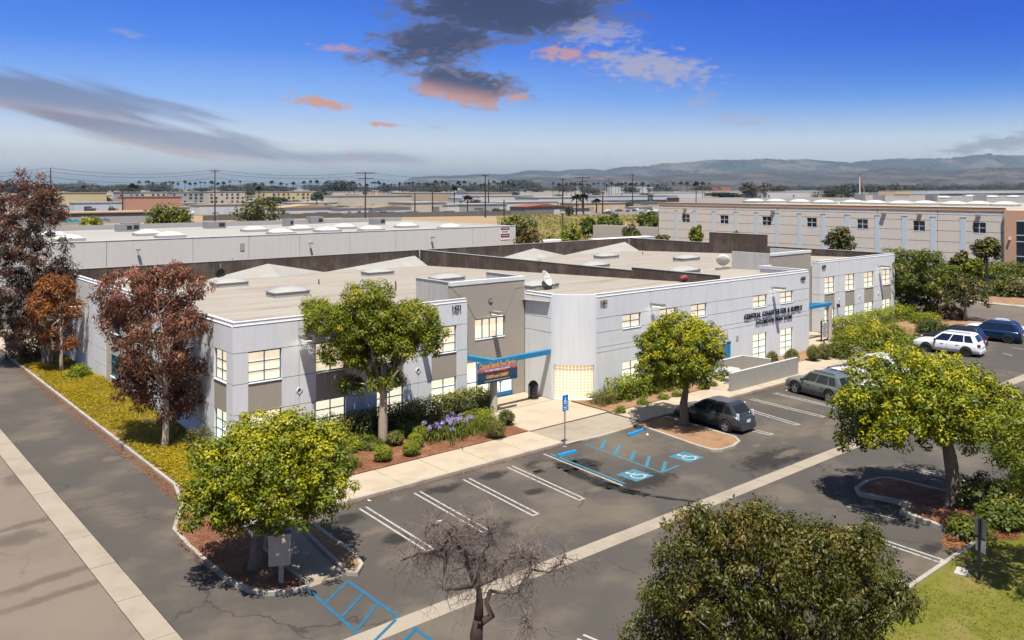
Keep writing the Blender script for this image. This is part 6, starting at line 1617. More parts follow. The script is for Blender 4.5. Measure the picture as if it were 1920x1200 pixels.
# van tops and a trailer showing between the buildings
t = thing('parked_van', 'white van roof showing over the dark rear parapet', 'van', (102, 100, 0)); c = G(1035, 452, 2.4)
t.location = (c.x, c.y, 0)
prof = [(-3.4, .5), (-3.4, 2.5), (-2.6, 2.75), (2.0, 2.75), (2.9, 2.0), (3.6, 1.7), (3.7, .5)]
MB().add([(c.x + x, c.y - 1, z) for x, z in prof] + [(c.x + x, c.y + 1, z) for x, z in prof], [tuple(range(7)), tuple(range(13, 6, -1))] + [((i + 1) % 7, i, 7 + i, 7 + (i + 1) % 7) for i in range(7)]).build('body', paint('white_paint', (.72, .72, .73), .0), t, bevel=.12)
MB().add([(c.x + 2.06, c.y - .9, 2.72), (c.x + 2.06, c.y + .9, 2.72), (c.x + 2.92, c.y + .9, 2.03), (c.x + 2.92, c.y - .9, 2.03)], [(0, 1, 2, 3)]).build('windscreen', m_glass, t)
for sx in (-2.1, 2.4):
    for sy in (-1, 1): MB().tube([(c.x + sx, c.y + sy * .8, .38), (c.x + sx, c.y + sy * 1.02, .38)], .38, 16).build('wheel', m_black, t)
c = G(1160, 449, 3.4); t = thing('box_trailer', 'pale blue box trailer roof showing over the rear parapet', 'trailer', (c.x, c.y, 0))
MB().box(c.x - 7, c.y - 1.3, 1.0, c.x + 9, c.y + 1.3, 3.6).build('box', M('pale_blue_paint', (.40, .47, .53), .6, .05, 1.0), t); MB().box(c.x - 7.05, c.y - 1.34, 3.601, c.x + 9.05, c.y + 1.34, 3.75).build('roof', m_trim, t)
for sx in (-5, 6, 7.3): MB().tube([(c.x + sx, c.y - 1.25, .5), (c.x + sx, c.y + 1.25, .5)], .5, 14).build('wheel', m_black, t)

# beige warehouse to the east: its long west face
XB = 146.0; m_bg = M('beige_paint', (.60, .535, .46), .9, .04, .4, streak=.06); m_tc = M('terracotta_trim', (.36, .19, .09), .9, .06, 1.0); m_lb = M('light_blue_pilaster', (.47, .53, .555), .8, .05, .5)
HBG = 10.15; Y0 = on_x(1885, XB); Y1 = on_x(1235, XB)
bb = thing('beige_warehouse', 'long beige warehouse with pale blue pilasters and terracotta roof edge', 'building', (XB, (Y0 + Y1) / 2, 0))
core = MB().box(XB + .25, Y0 - 12, 0, XB + 90, Y1 - .1, HBG - .8).build('wall', M('beige_core', (.25, .2, .16), .9, .05, 1.0), bb)
fBg = Face((XB, 0), (0, 1), (-1, 0))
jy = [Y0] + [on_x(x, XB) for x in (1879, 1758, 1645, 1545, 1458, 1379, 1303)] + [Y1]
jz = [0, 2.6, 4.4, 6.2, 7.9, 8.9, HBG - .45]
wins = []
for px in (1836, 1723, 1617, 1522, 1437.5, 1358, 1286):
    y = on_x(px, XB); tt = XB * V2[0] + y * V2[1]; wins.append(y)
wz0, wz1 = 6.0, 7.75
for a, b_ in zip(jy, jy[1:]):
    for z0, z1 in zip(jz, jz[1:]):
        q = MB(); A, C = a + .04, b_ - .04
        cuts = [y for y in wins if A < y < C]
        if cuts and z0 < wz1 and z1 > wz0:
            y = cuts[0]; hw = 1.0
            za, zb2 = max(z0 + .035, wz0), min(z1 - .035, wz1)
            fBg.box(q, A, y - hw, z0 + .035, z1 - .035, 0, -.25); fBg.box(q, y + hw, C, z0 + .035, z1 - .035, 0, -.25)
            if za > z0 + .04: fBg.box(q, y - hw, y + hw, z0 + .035, za, 0, -.25)
            if zb2 < z1 - .04: fBg.box(q, y - hw, y + hw, zb2, z1 - .035, 0, -.25)
        else: fBg.box(q, A, C, z0 + .035, z1 - .035, 0, -.25)
        q.build('wall_panel', m_bg, core)
m_dg = M('dark_blue_glass', (.012, .022, .03), .12, .1, 1.0, spec=.6); m_lf = M('pale_frame', (.5, .55, .58), .6, .04, 2.0)
for y in wins: window(fBg, bb, y - 1.0, y + 1.0, wz0, wz1, 2, 2, m_dg, frame=m_lf, fw=.05, mw=.09, depth=.08)
for px in (1806, 1749.5, 1696, 1645, 1589, 1543.5, 1499, 1457, 1418, 1379.5, 1338, 1302, 1268.5):
    y = on_x(px, XB); q = MB(); fBg.box(q, y - .45, y + .45, .05, 8.45, .05, .002); q.build('pilaster', m_lb, bb)
    q = MB(); fBg.box(q, y - .5, y + .5, 8.452, 8.55, .09, .002); q.build('pilaster_cap', m_curbm, bb)
q = MB(); fBg.box(q, Y0, Y1, HBG - .44, HBG, .12, -.4); q.build('cornice', m_tc, bb)
q = MB(); fBg.box(q, Y0 - .02, Y1 + .02, HBG + .001, HBG + .06, .16, -.5); q.build('coping', M('tan_coping', (.55, .42, .30), .9, .05, 1.0), bb)
br = MB().box(XB + .5, Y0 - 12, HBG - .79, XB + 90, Y1 - .2, HBG - .5).build('roof', M('beige_roof', (.33, .30, .265), .9, .08, .1), bb)
for px, py in ((1835, 420), (1405 + 320, 408), (1450, 400), (1658, 404), (1285, 398)):
    y = on_x(px, XB); q = MB(); fBg.box(q, y - .35, y + .35, 8.7, 9.05, .5, 0); q.build('wall_lamp', m_lampb, bb)
y = on_x(1355, XB); q = MB(); fBg.box(q, y - 2.2, y + 2.2, 1.2, 4.2, .03, .002); q.build('loading_door', M('grey_shutter', (.30, .29, .27), .7, .05, 1.0), bb)
rr = random.Random(6)
for i, (px, py) in enumerate(((1415, 377), (1455, 377), (1500, 378), (1545, 379), (1600, 379), (1640, 380), (1690, 381), (1735, 381), (1790, 382), (1835, 382), (1885, 383), (1820, 368), (1860, 369), (1900, 369), (1770, 370))):
    roof_dome(px, py, HBG - .5, 4.4, 4.4, br, h=.4, rise=.6)
for px, py in ((1612, 372), (1648, 374), (1746, 374), (1837, 376)):
    p = G(px, py, HBG); MB().box(p.x - 1.2, p.y - 1.2, HBG - .55, p.x + 1.2, p.y + 1.2, HBG + 1.3).build('roof_unit', m_metal, br)
# terracotta office end with dark glass
oe = MB().box(XB - .6, Y0 - 14, 0, XB + 60, Y0 - .05, HBG - .35).build('office_end', M('terracotta_paint', (.50, .30, .19), .9, .05, .5), bb)
fOe = Face((XB - .6, 0), (0, 1), (-1, 0)); yg = on_x(1906, XB - .6)
for z0, z1 in ((.6, 2.6), (2.75, 4.9), (5.05, 5.9), (6.05, 8.1)):
    q = MB(); fOe.box(q, yg - 9, yg, z0, z1, .02, .002); q.build('glass_band', m_dg, oe)
for z in (2.6, 4.9, 5.9, 8.1): q = MB(); fOe.box(q, yg - 9, yg, z + .01, z + .14, .04, .002); q.build('glazing_bar', m_lf, oe)
q = MB(); y = on_x(1894, XB - .6); fOe.box(q, y - .12, y + .12, 5.2, 5.6, .4, 0); q.build('wall_light', m_trim, oe)
# annex at the far end
simple_block('grey_annex', 'low grey block wall enclosure left of the beige warehouse', 146.2, Y1 + .3, 150, on_x(1112, 146.2), 4.5, M('annex_paint', (.42, .37, .32), .9, .05, .4), m_wr, par=1.2)

# iron fence and hedges by the beige warehouse
YF0, YF1 = on_x(1960, 112.3), on_x(1800, 112.3)
ft = thing('iron_fence', 'black iron picket fence along the beige warehouse drive', 'fence', (112.3, YF0, .1)); ns = 60
for z in (.35, 1.75): MB().box(112.28, YF0, z, 112.32, YF1 + 8, z + .05).build('rail', m_dark, ft)
me = MB().box(-.015, -.015, 0, .015, .015, 1.95).mesh('picket', m_dark)
for i in range(110):
    o = link(bpy.data.objects.new('picket', me), ft); o.location = (0.045, i * (YF1 + 8 - YF0) / 109, 0.02)
me = MB().box(-.05, -.05, 0, .05, .05, 2.1).mesh('post', m_dark)
for i in range(9): o = link(bpy.data.objects.new('post', me), ft); o.location = (-.08, i * (YF1 + 8 - YF0) / 8, 0.0)
for i, (px, py, w, l, h, lm, lab) in enumerate(((1850, 552, 2.2, 6, 1.5, lf_hedge, 'dark clipped hedge before the iron fence'), (1845, 533, 2.0, 8, 1.3, lf_hedge, 'dark hedge row beside the iron fence gate'), (1885, 552, 1.5, 4, 1.1, lf_lime, 'lime green bush in front of the iron fence'),
                                             (1915, 556, 1.6, 4, 1.3, lf_hedge, 'dark ball shrub at the right edge by the fence'), (1830, 520, 2.2, 9, 1.6, lf_green, 'green hedge at the foot of the beige warehouse'), (1868, 513, 2.0, 8, 1.6, lf_hedge, 'dark green hedge mound at the beige warehouse corner'), (1905, 516, 1.6, 10, .9, lf_yellow, 'yellowish low hedge under the dark glass office'))):
    p = G(px, py, .1); r = rnds(400 + i)
    shrub('hedge', lab, box_puffs(r, p.x - w / 2, p.y - l / 2, .3, p.x + w / 2, p.y + l / 2, h, .9, .6), 60, .3, .15, lm, 410 + i, (p.x, p.y, .1), 'hedge')
# young trees before the beige warehouse
def mid_tree(px, pyb, pyt, wpx, leaf, seed, label, trunk_h=.35, group=None, dens=34, sq=1.0, z=0.05, t=None, L=.42):
    p = G(px, pyb, z) if t is None else at_depth(px, pyb, t)
    tt = p.x * V2[0] + p.y * V2[1]
    if t is not None: p.z = 0
    top = CAM_H - (pyt - HOR) * tt / FPX; w = wpx * tt / FPX / 2; r = rnds(seed)
    h0 = max(.3, top * trunk_h); pf = []
    c = ((top + h0) / 2); rz_ = (top - h0) / 2
    for _ in range(5):
        a = r.random() * 6.28; q = .45 * r.random()
        pf += shell_puffs(r, (p.x + w * q * math.cos(a), p.y + w * q * math.sin(a), c + rz_ * .5 * (r.random() - .5)), (w * .7, w * .7, rz_ * .72), dens // 4 + 2, w * .28, zlo=-.85, inner=.5)
    return tree('tree', label, (p.x, p.y, 0), [(p.x, p.y, -.03), (p.x, p.y, h0), (p.x, p.y, c)], [w * .09 + .06, w * .06 + .05, .05], pf, 60, L, L * .5, leaf, m_bark, seed + 1, 6, .05 + w * .03, group=group, shell=.3)
mid_tree(1572, 474, 418, 54, lf_olive, 500, 'olive green tree standing before the middle of the beige warehouse', t=125)
mid_tree(1304, 452, 420, 28, lf_yellow, 502, 'small yellow-green tree before the left part of the beige warehouse', t=150)
mid_tree(1376, 450, 430, 28, lf_olive, 504, 'small tree top showing above the raised dark parapet', t=135)
mid_tree(1242, 458, 434, 30, lf_olive, 506, 'dark small tree at the left foot of the beige warehouse', t=140)
mid_tree(1850, 535, 442, 52, lf_olive, 508, 'tall slender olive tree behind the iron fence', .45, t=112)
mid_tree(1828, 520, 482, 36, lf_yellow, 510, 'yellow-green tree left of the tall slender one by the fence', t=104)
mid_tree(1800, 505, 465, 40, lf_olive, 512, 'sparse thin tree between the shade tree and the iron fence', dens=12, t=106)
mid_tree(1215, 425, 393, 50, lf_green, 514, 'dense green tree left of the beige warehouse top corner', .1, t=240, L=.8)
# trees by the white warehouse
mid_tree(968, 470, 402, 92, lf_hedge, 520, 'wide dark evergreen tree right of the white warehouse', .1, t=150, dens=60, L=.6)
mid_tree(990, 470, 425, 52, leaf_mat('tawny_leaf', (.05, .04, .01), (.14, .10, .03), (.24, .17, .05)), 522, 'tawny brown bush below the wide dark evergreen', .1, t=140, L=.5)
mid_tree(1070, 465, 415, 46, lf_yellow, 524, 'sparse yellow-green tree beside the lamp pole in the field', .15, dens=20, t=150, L=.5)
mid_tree(1103, 450, 405, 30, lf_green, 526, 'narrow green tree at the edge of the dry field', .1, t=230, L=.8)
mid_tree(1142, 440, 403, 56, lf_green, 528, 'rounded green tree behind the low grey wall', .1, t=240, L=.8)
mid_tree(1182, 455, 420, 40, lf_olive, 530, 'thin olive tree between grey wall and beige warehouse', .15, dens=20, t=170, L=.5)
mid_tree(325, 440, 372, 84, lf_green, 532, 'sprawling green tree behind the white warehouse, left', .12, dens=50, t=190, L=.7)
mid_tree(478, 425, 362, 92, lf_olive, 534, 'grey-green wispy tree behind the white warehouse, middle', .12, dens=30, t=215, L=.7)
mid_tree(170, 428, 405, 44, lf_yellow, 536, 'small yellowish bush tree beyond the graffiti wall', .1, t=220, L=.7)
# ------------------------------------------------------------------ far plain
def ground_patch(name, corners, z, mat):
    return struct(name, MB().sheet([tuple(G(x, y)[:2]) for x, y in corners], z), mat)
m_field = M('dry_grass', (.15, .128, .03), .95, .3, .06, col2=(.27, .20, .09), c2amt=.8, c2scale=.03, fine=.2)
m_bare = M('bare_lot', (.28, .19, .11), .95, .15, .05, col2=(.30, .21, .12), c2amt=.6, c2scale=.02)
m_yard = M('yard_paving', (.20, .18, .16), .95, .2, .02, col2=(.12, .11, .095), c2amt=.6, c2scale=.01)
ground_patch('dry_grass_field', ((940, 470), (1260, 470), (1330, 403), (930, 404)), .01, m_field)
ground_patch('bare_lot', ((150, 423), (940, 423), (930, 405), (180, 405)), .006, m_bare)
ground_patch('industrial_yard', ((-400, 404), (2300, 400), (2600, 361), (-700, 361)), .002, m_yard)
# grass tufts on the dry field
def f_field(r):
    px, py = 945 + 330 * r.random(), 404 + 62 * r.random() ** 1.5
    p = G(px, py); return p.x, p.y, .2 * r.random()
rfd = rnds(77); pts = [f_field(rfd) for _ in range(2500)]
vs, tn = leaves(rfd, [(x, y, .3, .7, .7, .3) for x, y, h in pts], 5, .9, .25, up=.1, shell=0)
tag(np_quads('field_grass', vs, leaf_mat('field_blade', (.09, .09, .02), (.20, .17, .04), (.34, .25, .10), transl=.2), None, tn), 'yellow dry grass growing over the open field', 'grass', kind='stuff')

# far buildings: x0,x1 px, base row, top row, wall colour, roof colour, depth m, label
PAL = {'w': (.50, .485, .45), 'c': (.46, .40, .32), 'g': (.30, .30, .29), 'b': (.36, .28, .20), 'p': (.42, .22, .15), 't': (.52, .38, .24), 'y': (.48, .39, .22), 'k': (.045, .045, .05), 'r': (.36, .13, .07), 'n': (.43, .45, .47), 'd': (.17, .16, .15)}
def pal(c): return M('far_' + c, PAL[c], .9, .08, .05)
def palr(c): return M('far_roof_' + c, tuple(.62 * v for v in PAL[c]), .9, .2, .05)
def far_block(x0, x1, yb, yt, wc, rc, depth, label, name='warehouse', doors=0, group=None, gable=0.0, strip_=None):
    p = G(x0, yb); Y = p.y; X0 = p.x; X1 = on_y(x1, Y)
    t0 = X0 * V2[0] + Y * V2[1]; h = CAM_H - (yt - HOR) * t0 / FPX
    t = thing(name, label, 'building', ((X0 + X1) / 2, Y, 0), group)
    MB().box(X0, Y, -.02, X1, Y + depth, h).build('wall', pal(wc), t)
    q = MB()
    if gable: q.add([(X0 - .5, Y - .5, h + .01), (X1 + .5, Y - .5, h + .01), (X1 + .5, Y + depth, h + .01), (X0 - .5, Y + depth, h + .01), ((X0 + X1) / 2, Y - .5, h + gable), ((X0 + X1) / 2, Y + depth, h + gable)], [(0, 1, 4), (1, 2, 5, 4), (2, 3, 5), (3, 0, 4, 5), (0, 3, 2, 1)])
    else: q.box(X0 - .3, Y - .3, h + .01, X1 + .3, Y + depth + .3, h + .5)
    q.build('roof', palr(rc), t)
    r = random.Random(int(x0 * 7 + yb))
    for i in range(doors):
        u = X0 + (X1 - X0) * (i + .3 + .4 * r.random()) / doors; ww = min(5.0, (X1 - X0) / doors * .3); hh = min(h * .6, 4.2)
        MB().box(u, Y - .06, 0, u + ww, Y - .01, hh).build('door', pal(r.choice('kdgn')), t)
    if strip_ and strip_[0] >= .5:
        n = max(3, int((x1 - x0) / 9)); u = (X1 - X0) / n
        for a_ in range(n):
            for zf in (.12, .42, .70):
                if (a_ * 3 + int(zf * 10)) % 5 == 0: continue
                MB().box(X0 + u * (a_ + .25), Y - .1, h * zf, X0 + u * (a_ + .25 + r.uniform(.3, .55)), Y - .01, h * (zf + .17)).build('window', pal('k'), t)
    elif strip_: MB().box(X0 + .5, Y - .08, h * strip_[0], X1 - .5, Y - .01, h * strip_[1]).build('window_band', pal('k'), t)
    return t
FB = [(-60, 300, 414, 404, 'd', 't', 60, 'long low tan-roofed shed with dark open bays at the far left', 0, 0, (.1, .9)),
      (110, 200, 391, 362, 'y', 'y', 30, 'sandy apartment block behind the tall gum tree', 0, 0, None), (222, 262, 391, 361, 'g', 'g', 30, 'grey apartment block left of the terracotta hall', 0, 0, (.55, .8)),
      (236, 340, 396, 370, 'p', 'p', 40, 'plain terracotta hall in the left distance', 0, 0, None), (262, 312, 384, 361, 'c', 'w', 30, 'cream apartment block behind the terracotta hall', 0, 0, (.5, .75)),
      (322, 392, 383, 361, 'g', 'w', 30, 'grey apartment block left of the second power pole', 0, 0, (.5, .8)), (392, 460, 383, 360, 'c', 'w', 30, 'cream apartment block right of the second power pole', 0, 0, (.5, .75)), (490, 582, 383, 360, 'y', 'c', 30, 'sandy long apartment block right of the wispy tree', 0, 0, (.5, .7)),
      (374, 470, 402, 385, 'w', 't', 35, 'pale shed with tan roof behind the second power pole', 3, 0, None), (140, 235, 397, 381, 'n', 'w', 30, 'small white sheds behind the tan-roofed shed', 2, 0, None),
      (526, 640, 404, 390, 'w', 't', 40, 'white workshop with tan roof left of the crossarm pole', 3, 1.6, None), (640, 700, 403, 392, 'n', 'b', 40, 'grey workshop with brown roof at the crossarm pole', 3, 0, None), (700, 770, 402, 390, 'w', 'b', 40, 'white shed with brown roof right of the crossarm pole', 2, 1.2, None),
      (560, 640, 393, 381, 'w', 'w', 60, 'flat white warehouse behind the workshop row', 0, 0, None), (640, 772, 392, 368, 'c', 'c', 60, 'large plain concrete warehouse in the middle distance', 0, 0, None), (700, 772, 389, 367, 'g', 'c', 40, 'darker concrete warehouse joined to the plain one', 0, 0, None),
      (772, 838, 399, 381, 'c', 'w', 60, 'cream warehouse with one dark door behind the flowering bushes', 1, 0, None), (838, 876, 398, 385, 'w', 'w', 40, 'white workshop left of the tall twin pole', 0, 0, None), (876, 950, 398, 384, 'g', 'w', 40, 'grey workshop with flat white roof beside the twin pole', 2, 0, None),
      (770, 960, 378, 362, 'b', 'w', 90, 'very long beige hall with white roof tops in the distance', 0, 0, None), (852, 878, 378, 362, 'n', 'g', 14, 'pale blue gabled hall in the distance', 0, 5.0, None), (900, 1000, 384, 368, 'w', 'w', 60, 'white warehouse in the centre distance', 0, 0, None),
      (940, 1045, 396, 380, 'w', 'w', 50, 'white hall with flat roof left of the red-roofed shed', 2, 0, None), (985, 1060, 403, 388, 'd', 'r', 30, 'dark shed with bright rust-red roof near the field', 2, 1.4, None), (1010, 1082, 392, 371, 'w', 'w', 60, 'white block-like warehouse right of centre', 1, 0, None),
      (1086, 1172, 397, 382, 't', 'c', 40, 'tan low building right of the palm pair', 2, 0, None), (1060, 1140, 384, 370, 'n', 'w', 60, 'light grey warehouse behind the palm pair', 0, 0, None), (1120, 1250, 384, 368, 'n', 'w', 50, 'bluish long shed with dark band beside the billboard', 0, 0, (.1, .5)),
      (1200, 1320, 372, 362, 'w', 'w', 80, 'white distant warehouse above the beige roof corner', 0, 0, None), (1310, 1420, 368, 358, 'c', 'w', 80, 'cream distant warehouse above the beige roof', 2, 0, None), (1420, 1560, 371, 360, 'w', 'w', 60, 'white distant sheds right of the brown tree pair', 3, 0, None),
      (1680, 1790, 368, 358, 't', 'w', 80, 'tan distant hall right of the crane', 0, 0, None), (1740, 1930, 370, 357, 'n', 'g', 60, 'grey-blue long distant shed at the right', 0, 0, (.2, .5)), (1150, 1230, 362, 350, 'w', 'w', 60, 'white flat hall on the horizon', 0, 0, None), (1228, 1300, 361, 348, 'd', 'd', 60, 'dark long hall on the horizon right of centre', 0, 0, None),
      (1340, 1370, 361, 350, 'r', 'r', 30, 'small brick-red building on the horizon', 0, 0, None), (560, 680, 371, 360, 'c', 'w', 50, 'cream far block left of the tree clump', 0, 0, None), (0, 100, 396, 372, 'c', 'w', 40, 'cream building hidden behind the tall gum tree', 0, 0, None)]
for (x0, x1, yb, yt, wc, rc, dp, lab, dr, gb, sp) in FB: far_block(x0, x1, yb, yt, wc, rc, dp * .4, lab, doors=dr, gable=gb, strip_=sp)
# clutter in the yards: small far sheds told apart by nothing but their place
rr = random.Random(99)
for i in range(130):
    px = rr.uniform(60, 1260); yb = rr.uniform(364, 399); w = rr.uniform(8, 34); hgt = rr.uniform(3, 8)
    far_block(px, px + w, yb, yb - hgt, rr.choice('wwwcngtdkd'), rr.choice('wwcgtdd'), rr.uniform(8, 22), 'small pale low shed among the far industrial yards', 'shed', 0, 'small sheds of the far industrial yards')
for i in range(36):
    px = rr.uniform(1200, 1950); yb = rr.uniform(362, 371); w = rr.uniform(20, 60)
    far_block(px, px + w, yb, yb - rr.uniform(3, 6), rr.choice('wwcngt'), rr.choice('wwcg'), rr.uniform(20, 40), 'low pale shed in the haze beyond the beige warehouse', 'shed', 0, 'sheds beyond the beige warehouse')
# graffiti wall at the left
p = G(60, 423); q_ = G(290, 420); t = thing('graffiti_wall', 'grey wall with turquoise graffiti behind the white warehouse roof', 'wall', (p.x, p.y, 0))
Y = G(115, 421).y; xa, xb = on_y(40, Y), on_y(290, Y)
MB().box(xa, Y, 0, xb, Y + .3, 2.6).build('wall', pal('g'), t)
for i, (x0, x1, c) in enumerate(((62, 80, (.25, .25, .3)), (80, 112, (.16, .2, .28)), (113, 130, (.0, .25, .3)), (131, 148, (.0, .30, .36)), (182, 205, (.14, .15, .17)))):
    a, b_ = on_y(x0, Y), on_y(x1, Y); q = MB(); rr2 = random.Random(i); x = a
    while x < b_:
        d = rr2.uniform(.5, 1.2); z = rr2.uniform(.5, 1.2); q.add([(x, Y - .01, z), (x + d, Y - .01, z + rr2.uniform(-.3, .3)), (x + d * .8, Y - .01, z + rr2.uniform(.5, 1.1)), (x + d * .1, Y - .01, z + rr2.uniform(.5, 1.2))], [(0, 1, 2, 3)]); x += d * .8
    q.build('graffiti', M('graffiti_%d' % i, c, .8, .1, 1.0), t)
# dark slatted fence lines along the yards
def far_fence(x0, x1, y0, y1, label):
    a = G(x0, y0); b_ = G(x1, y1); d = (b_ - a); L = d.length; n = int(L / 6)
    t = thing('yard_fence', label, 'fence', (a.x, a.y, 0)); u = d.normalized(); nrm = Vector((-u.y, u.x, 0)) * .05
    for i in range(n):
        p0 = a + d * (i / n) + u * .04; p1 = a + d * ((i + 1) / n) - u * .04; h = 2.2 + .25 * ((i * 7) % 3)
        MB().prism([tuple((p0 - nrm)[:2]), tuple((p1 - nrm)[:2]), tuple((p1 + nrm)[:2]), tuple((p0 + nrm)[:2])], 0, h).build('fence_panel', M('fence_slats', (.115, .11, .10), .9, .2, .5), t)
far_fence(380, 640, 414, 408, 'dark slatted fence behind the bare lot, left stretch')
far_fence(640, 960, 409, 404, 'dark slatted fence behind the bare lot, right stretch')
# far parked vehicles in the yards
rr = random.Random(12); me_car = {}
for c_, nm in (((.6, .6, .6), 'w'), ((.05, .05, .06), 'k'), ((.25, .26, .28), 'g')):
    m_ = MB(); m_.box(-2.2, -.9, .3, 2.2, .9, .95); m_.cbox((-.2, 0, 1.2), 2.6, 1.6, .5, None, .8); me_car[nm] = m_.mesh('far_car', paint('far_paint_' + nm, c_, .1))
for i in range(40):
    px = rr.choice((rr.uniform(360, 520), rr.uniform(1120, 1240), rr.uniform(1120, 1240), rr.uniform(880, 1130))); py = rr.uniform(394, 402)
    p = G(px, py); o = link(bpy.data.objects.new('parked_car', me_car[rr.choice('wwkg')])); o.location = (p.x, p.y, 0); o.rotation_euler = (0, 0, rr.uniform(0, 3)); tag(o, 'tiny parked vehicle in the far industrial yards', 'car', 'vehicles parked in the far yards')
# utility poles and wires
m_pole = M('pole_wood', (.05, .036, .028), .95, .2, 2.0)
POLES = [(95, 425, 315, 0, 'tall bare-topped power pole behind the tall gum tree'), (403, 417, 318, 1, 'power pole with a single short arm left of centre'), (685, 414, 322, 2, 'power pole with double crossarms in the middle distance'), (910, 408, 327, 1, 'tall twin power pole right of the crossarm pole'), (916, 396, 336, 0, 'thinner pole just behind the twin power pole'),
         (1055, 400, 334, 1, 'power pole left of the palm pair'), (1092, 398, 331, 2, 'power pole with crossarm beside the palm pair'), (1142, 382, 334, 2, 'far crossarm pole against the hills'), (1186, 390, 326, 1, 'leaning-topped power pole against the hills'), (1130, 402, 360, 0, 'short pole near the tan low building'), (778, 400, 362, 0, 'short pole left of the flowering bushes'), (811, 402, 360, 0, 'short pole right of the flowering bushes'), (594, 402, 370, 0, 'short pole before the white workshop'), (815, 375, 336, 0, 'far thin pole above the beige hall'), (945, 405, 374, 0, 'short pole by the dark evergreen'), (230, 398, 355, 0, 'thin pole at the terracotta hall')]
tops = []
for (px, pb, pt, arms, lab) in POLES:
    p = G(px, pb); tt = p.x * V2[0] + p.y * V2[1]; h = CAM_H - (pt - HOR) * tt / FPX; r_ = min(.42, max(.16, 1.6 * tt / FPX))
    t = thing('power_pole', lab, 'power pole', (p.x, p.y, 0))
    MB().tube([(p.x, p.y, 0), (p.x, p.y, h)], [r_, r_ * .6], 8).build('pole', m_pole, t)
    u = Vector((R2[0], R2[1], 0))
    for k in range(arms):
        z = h - .6 - k * (h * .11); L = (4.2 if arms == 2 else 1.8) / (1 + .3 * k)
        a = Vector((p.x, p.y, z)) - u * L; b_ = Vector((p.x, p.y, z)) + u * L
        MB().tube([a, b_], .2, 4).build('crossarm', m_pole, t)
    tops.append((p.x, p.y, h))
def wire(a, b_, label, sag=2.0):
    n = 14; pts = []
    for i in range(n + 1):
        f = i / n; p = Vector(a).lerp(Vector(b_), f); p.z -= 4 * sag * f * (1 - f); pts.append(p)
    d = Vector(a); t = thing('power_line', label, 'wire', a, 'power lines between the poles'); MB().tube(pts, .055, 3, cap=False).build('wire', m_dark, t)
left_end = at_depth(-260, 322, tops[0][0] * V2[0] + tops[0][1] * V2[1] + 20)
for dz, wn in ((0, 'topmost'), (1.2, 'middle'), (3.2, 'lowest')):
    wire((left_end.x, left_end.y, left_end.z - dz), (tops[0][0], tops[0][1], tops[0][2] - dz), wn + ' thin power line left of the first pole'); wire((tops[0][0], tops[0][1], tops[0][2] - dz), (tops[1][0], tops[1][1], tops[1][2] - dz), wn + ' thin power line between the first and second poles'); wire((tops[1][0], tops[1][1], tops[1][2] - dz), (tops[2][0], tops[2][1], tops[2][2] - dz), wn + ' thin power line between the second and crossarm poles')
for dz, wn in ((0, 'upper'), (2.5, 'lower')): wire((tops[2][0], tops[2][1], tops[2][2] - dz), (tops[3][0], tops[3][1], tops[3][2] - dz), wn + ' thin power line between crossarm and twin poles')
# lamp pole in the field, crane, billboard
p = G(1055, 459); t = thing('lamp_post', 'dark lamp post at the edge of the dry field', 'lamp post', (p.x, p.y, 0)); h = CAM_H - (399 - HOR) * (p.x * V2[0] + p.y * V2[1]) / FPX
MB().tube([(p.x, p.y, 0), (p.x, p.y, h)], .12, 8).build('pole', m_dark, t); MB().box(p.x - .6, p.y - .3, h, p.x + .6, p.y + .3, h + .25).build('lamp_head', m_trim, t)
p = G(1612, 372); tt = p.x * V2[0] + p.y * V2[1]; t = thing('crane', 'far red and white crane above the beige roof', 'crane', (p.x, p.y, 0)); s = tt / FPX
u = Vector((R2[0], R2[1], 0)); b0 = Vector((p.x, p.y, 0)); top = CAM_H + (HOR - 328) * s
MB().tube([b0, b0 + Vector((0, 0, top))], 1.0 * s * .9, 6).build('mast', m_trim, t); MB().tube([b0 + u * 9 * s + Vector((0, 0, CAM_H - 6 * s)), b0 + Vector((0, 0, top))], 1.1 * s, 5).build('jib', pal('r'), t); MB().cbox(b0 + Vector((0, 0, top + 1.2 * s)), 5 * s, 3 * s, 5 * s).build('head', pal('d'), t)
p = G(1220, 384); tt = p.x * V2[0] + p.y * V2[1]; s = tt / FPX; t = thing('billboard', 'small dark billboard with a green patch left of the beige warehouse', 'billboard', (p.x, p.y, 0))
z0 = CAM_H - (375 - HOR) * s; z1 = CAM_H - (365 - HOR) * s
MB().box(p.x - 7 * s, p.y, z0, p.x + 7 * s, p.y + .6, z1).build('panel', pal('k'), t); MB().box(p.x - 6 * s, p.y - .06, z0 + .5, p.x + 6 * s, p.y - .01, z0 + 2.2).build('green_patch', M('bill_green', (.10, .2, .02), .8, .05, 1.0), t); MB().tube([(p.x, p.y + .3, 0), (p.x, p.y + .3, z0)], .5, 8).build('post', pal('d'), t)

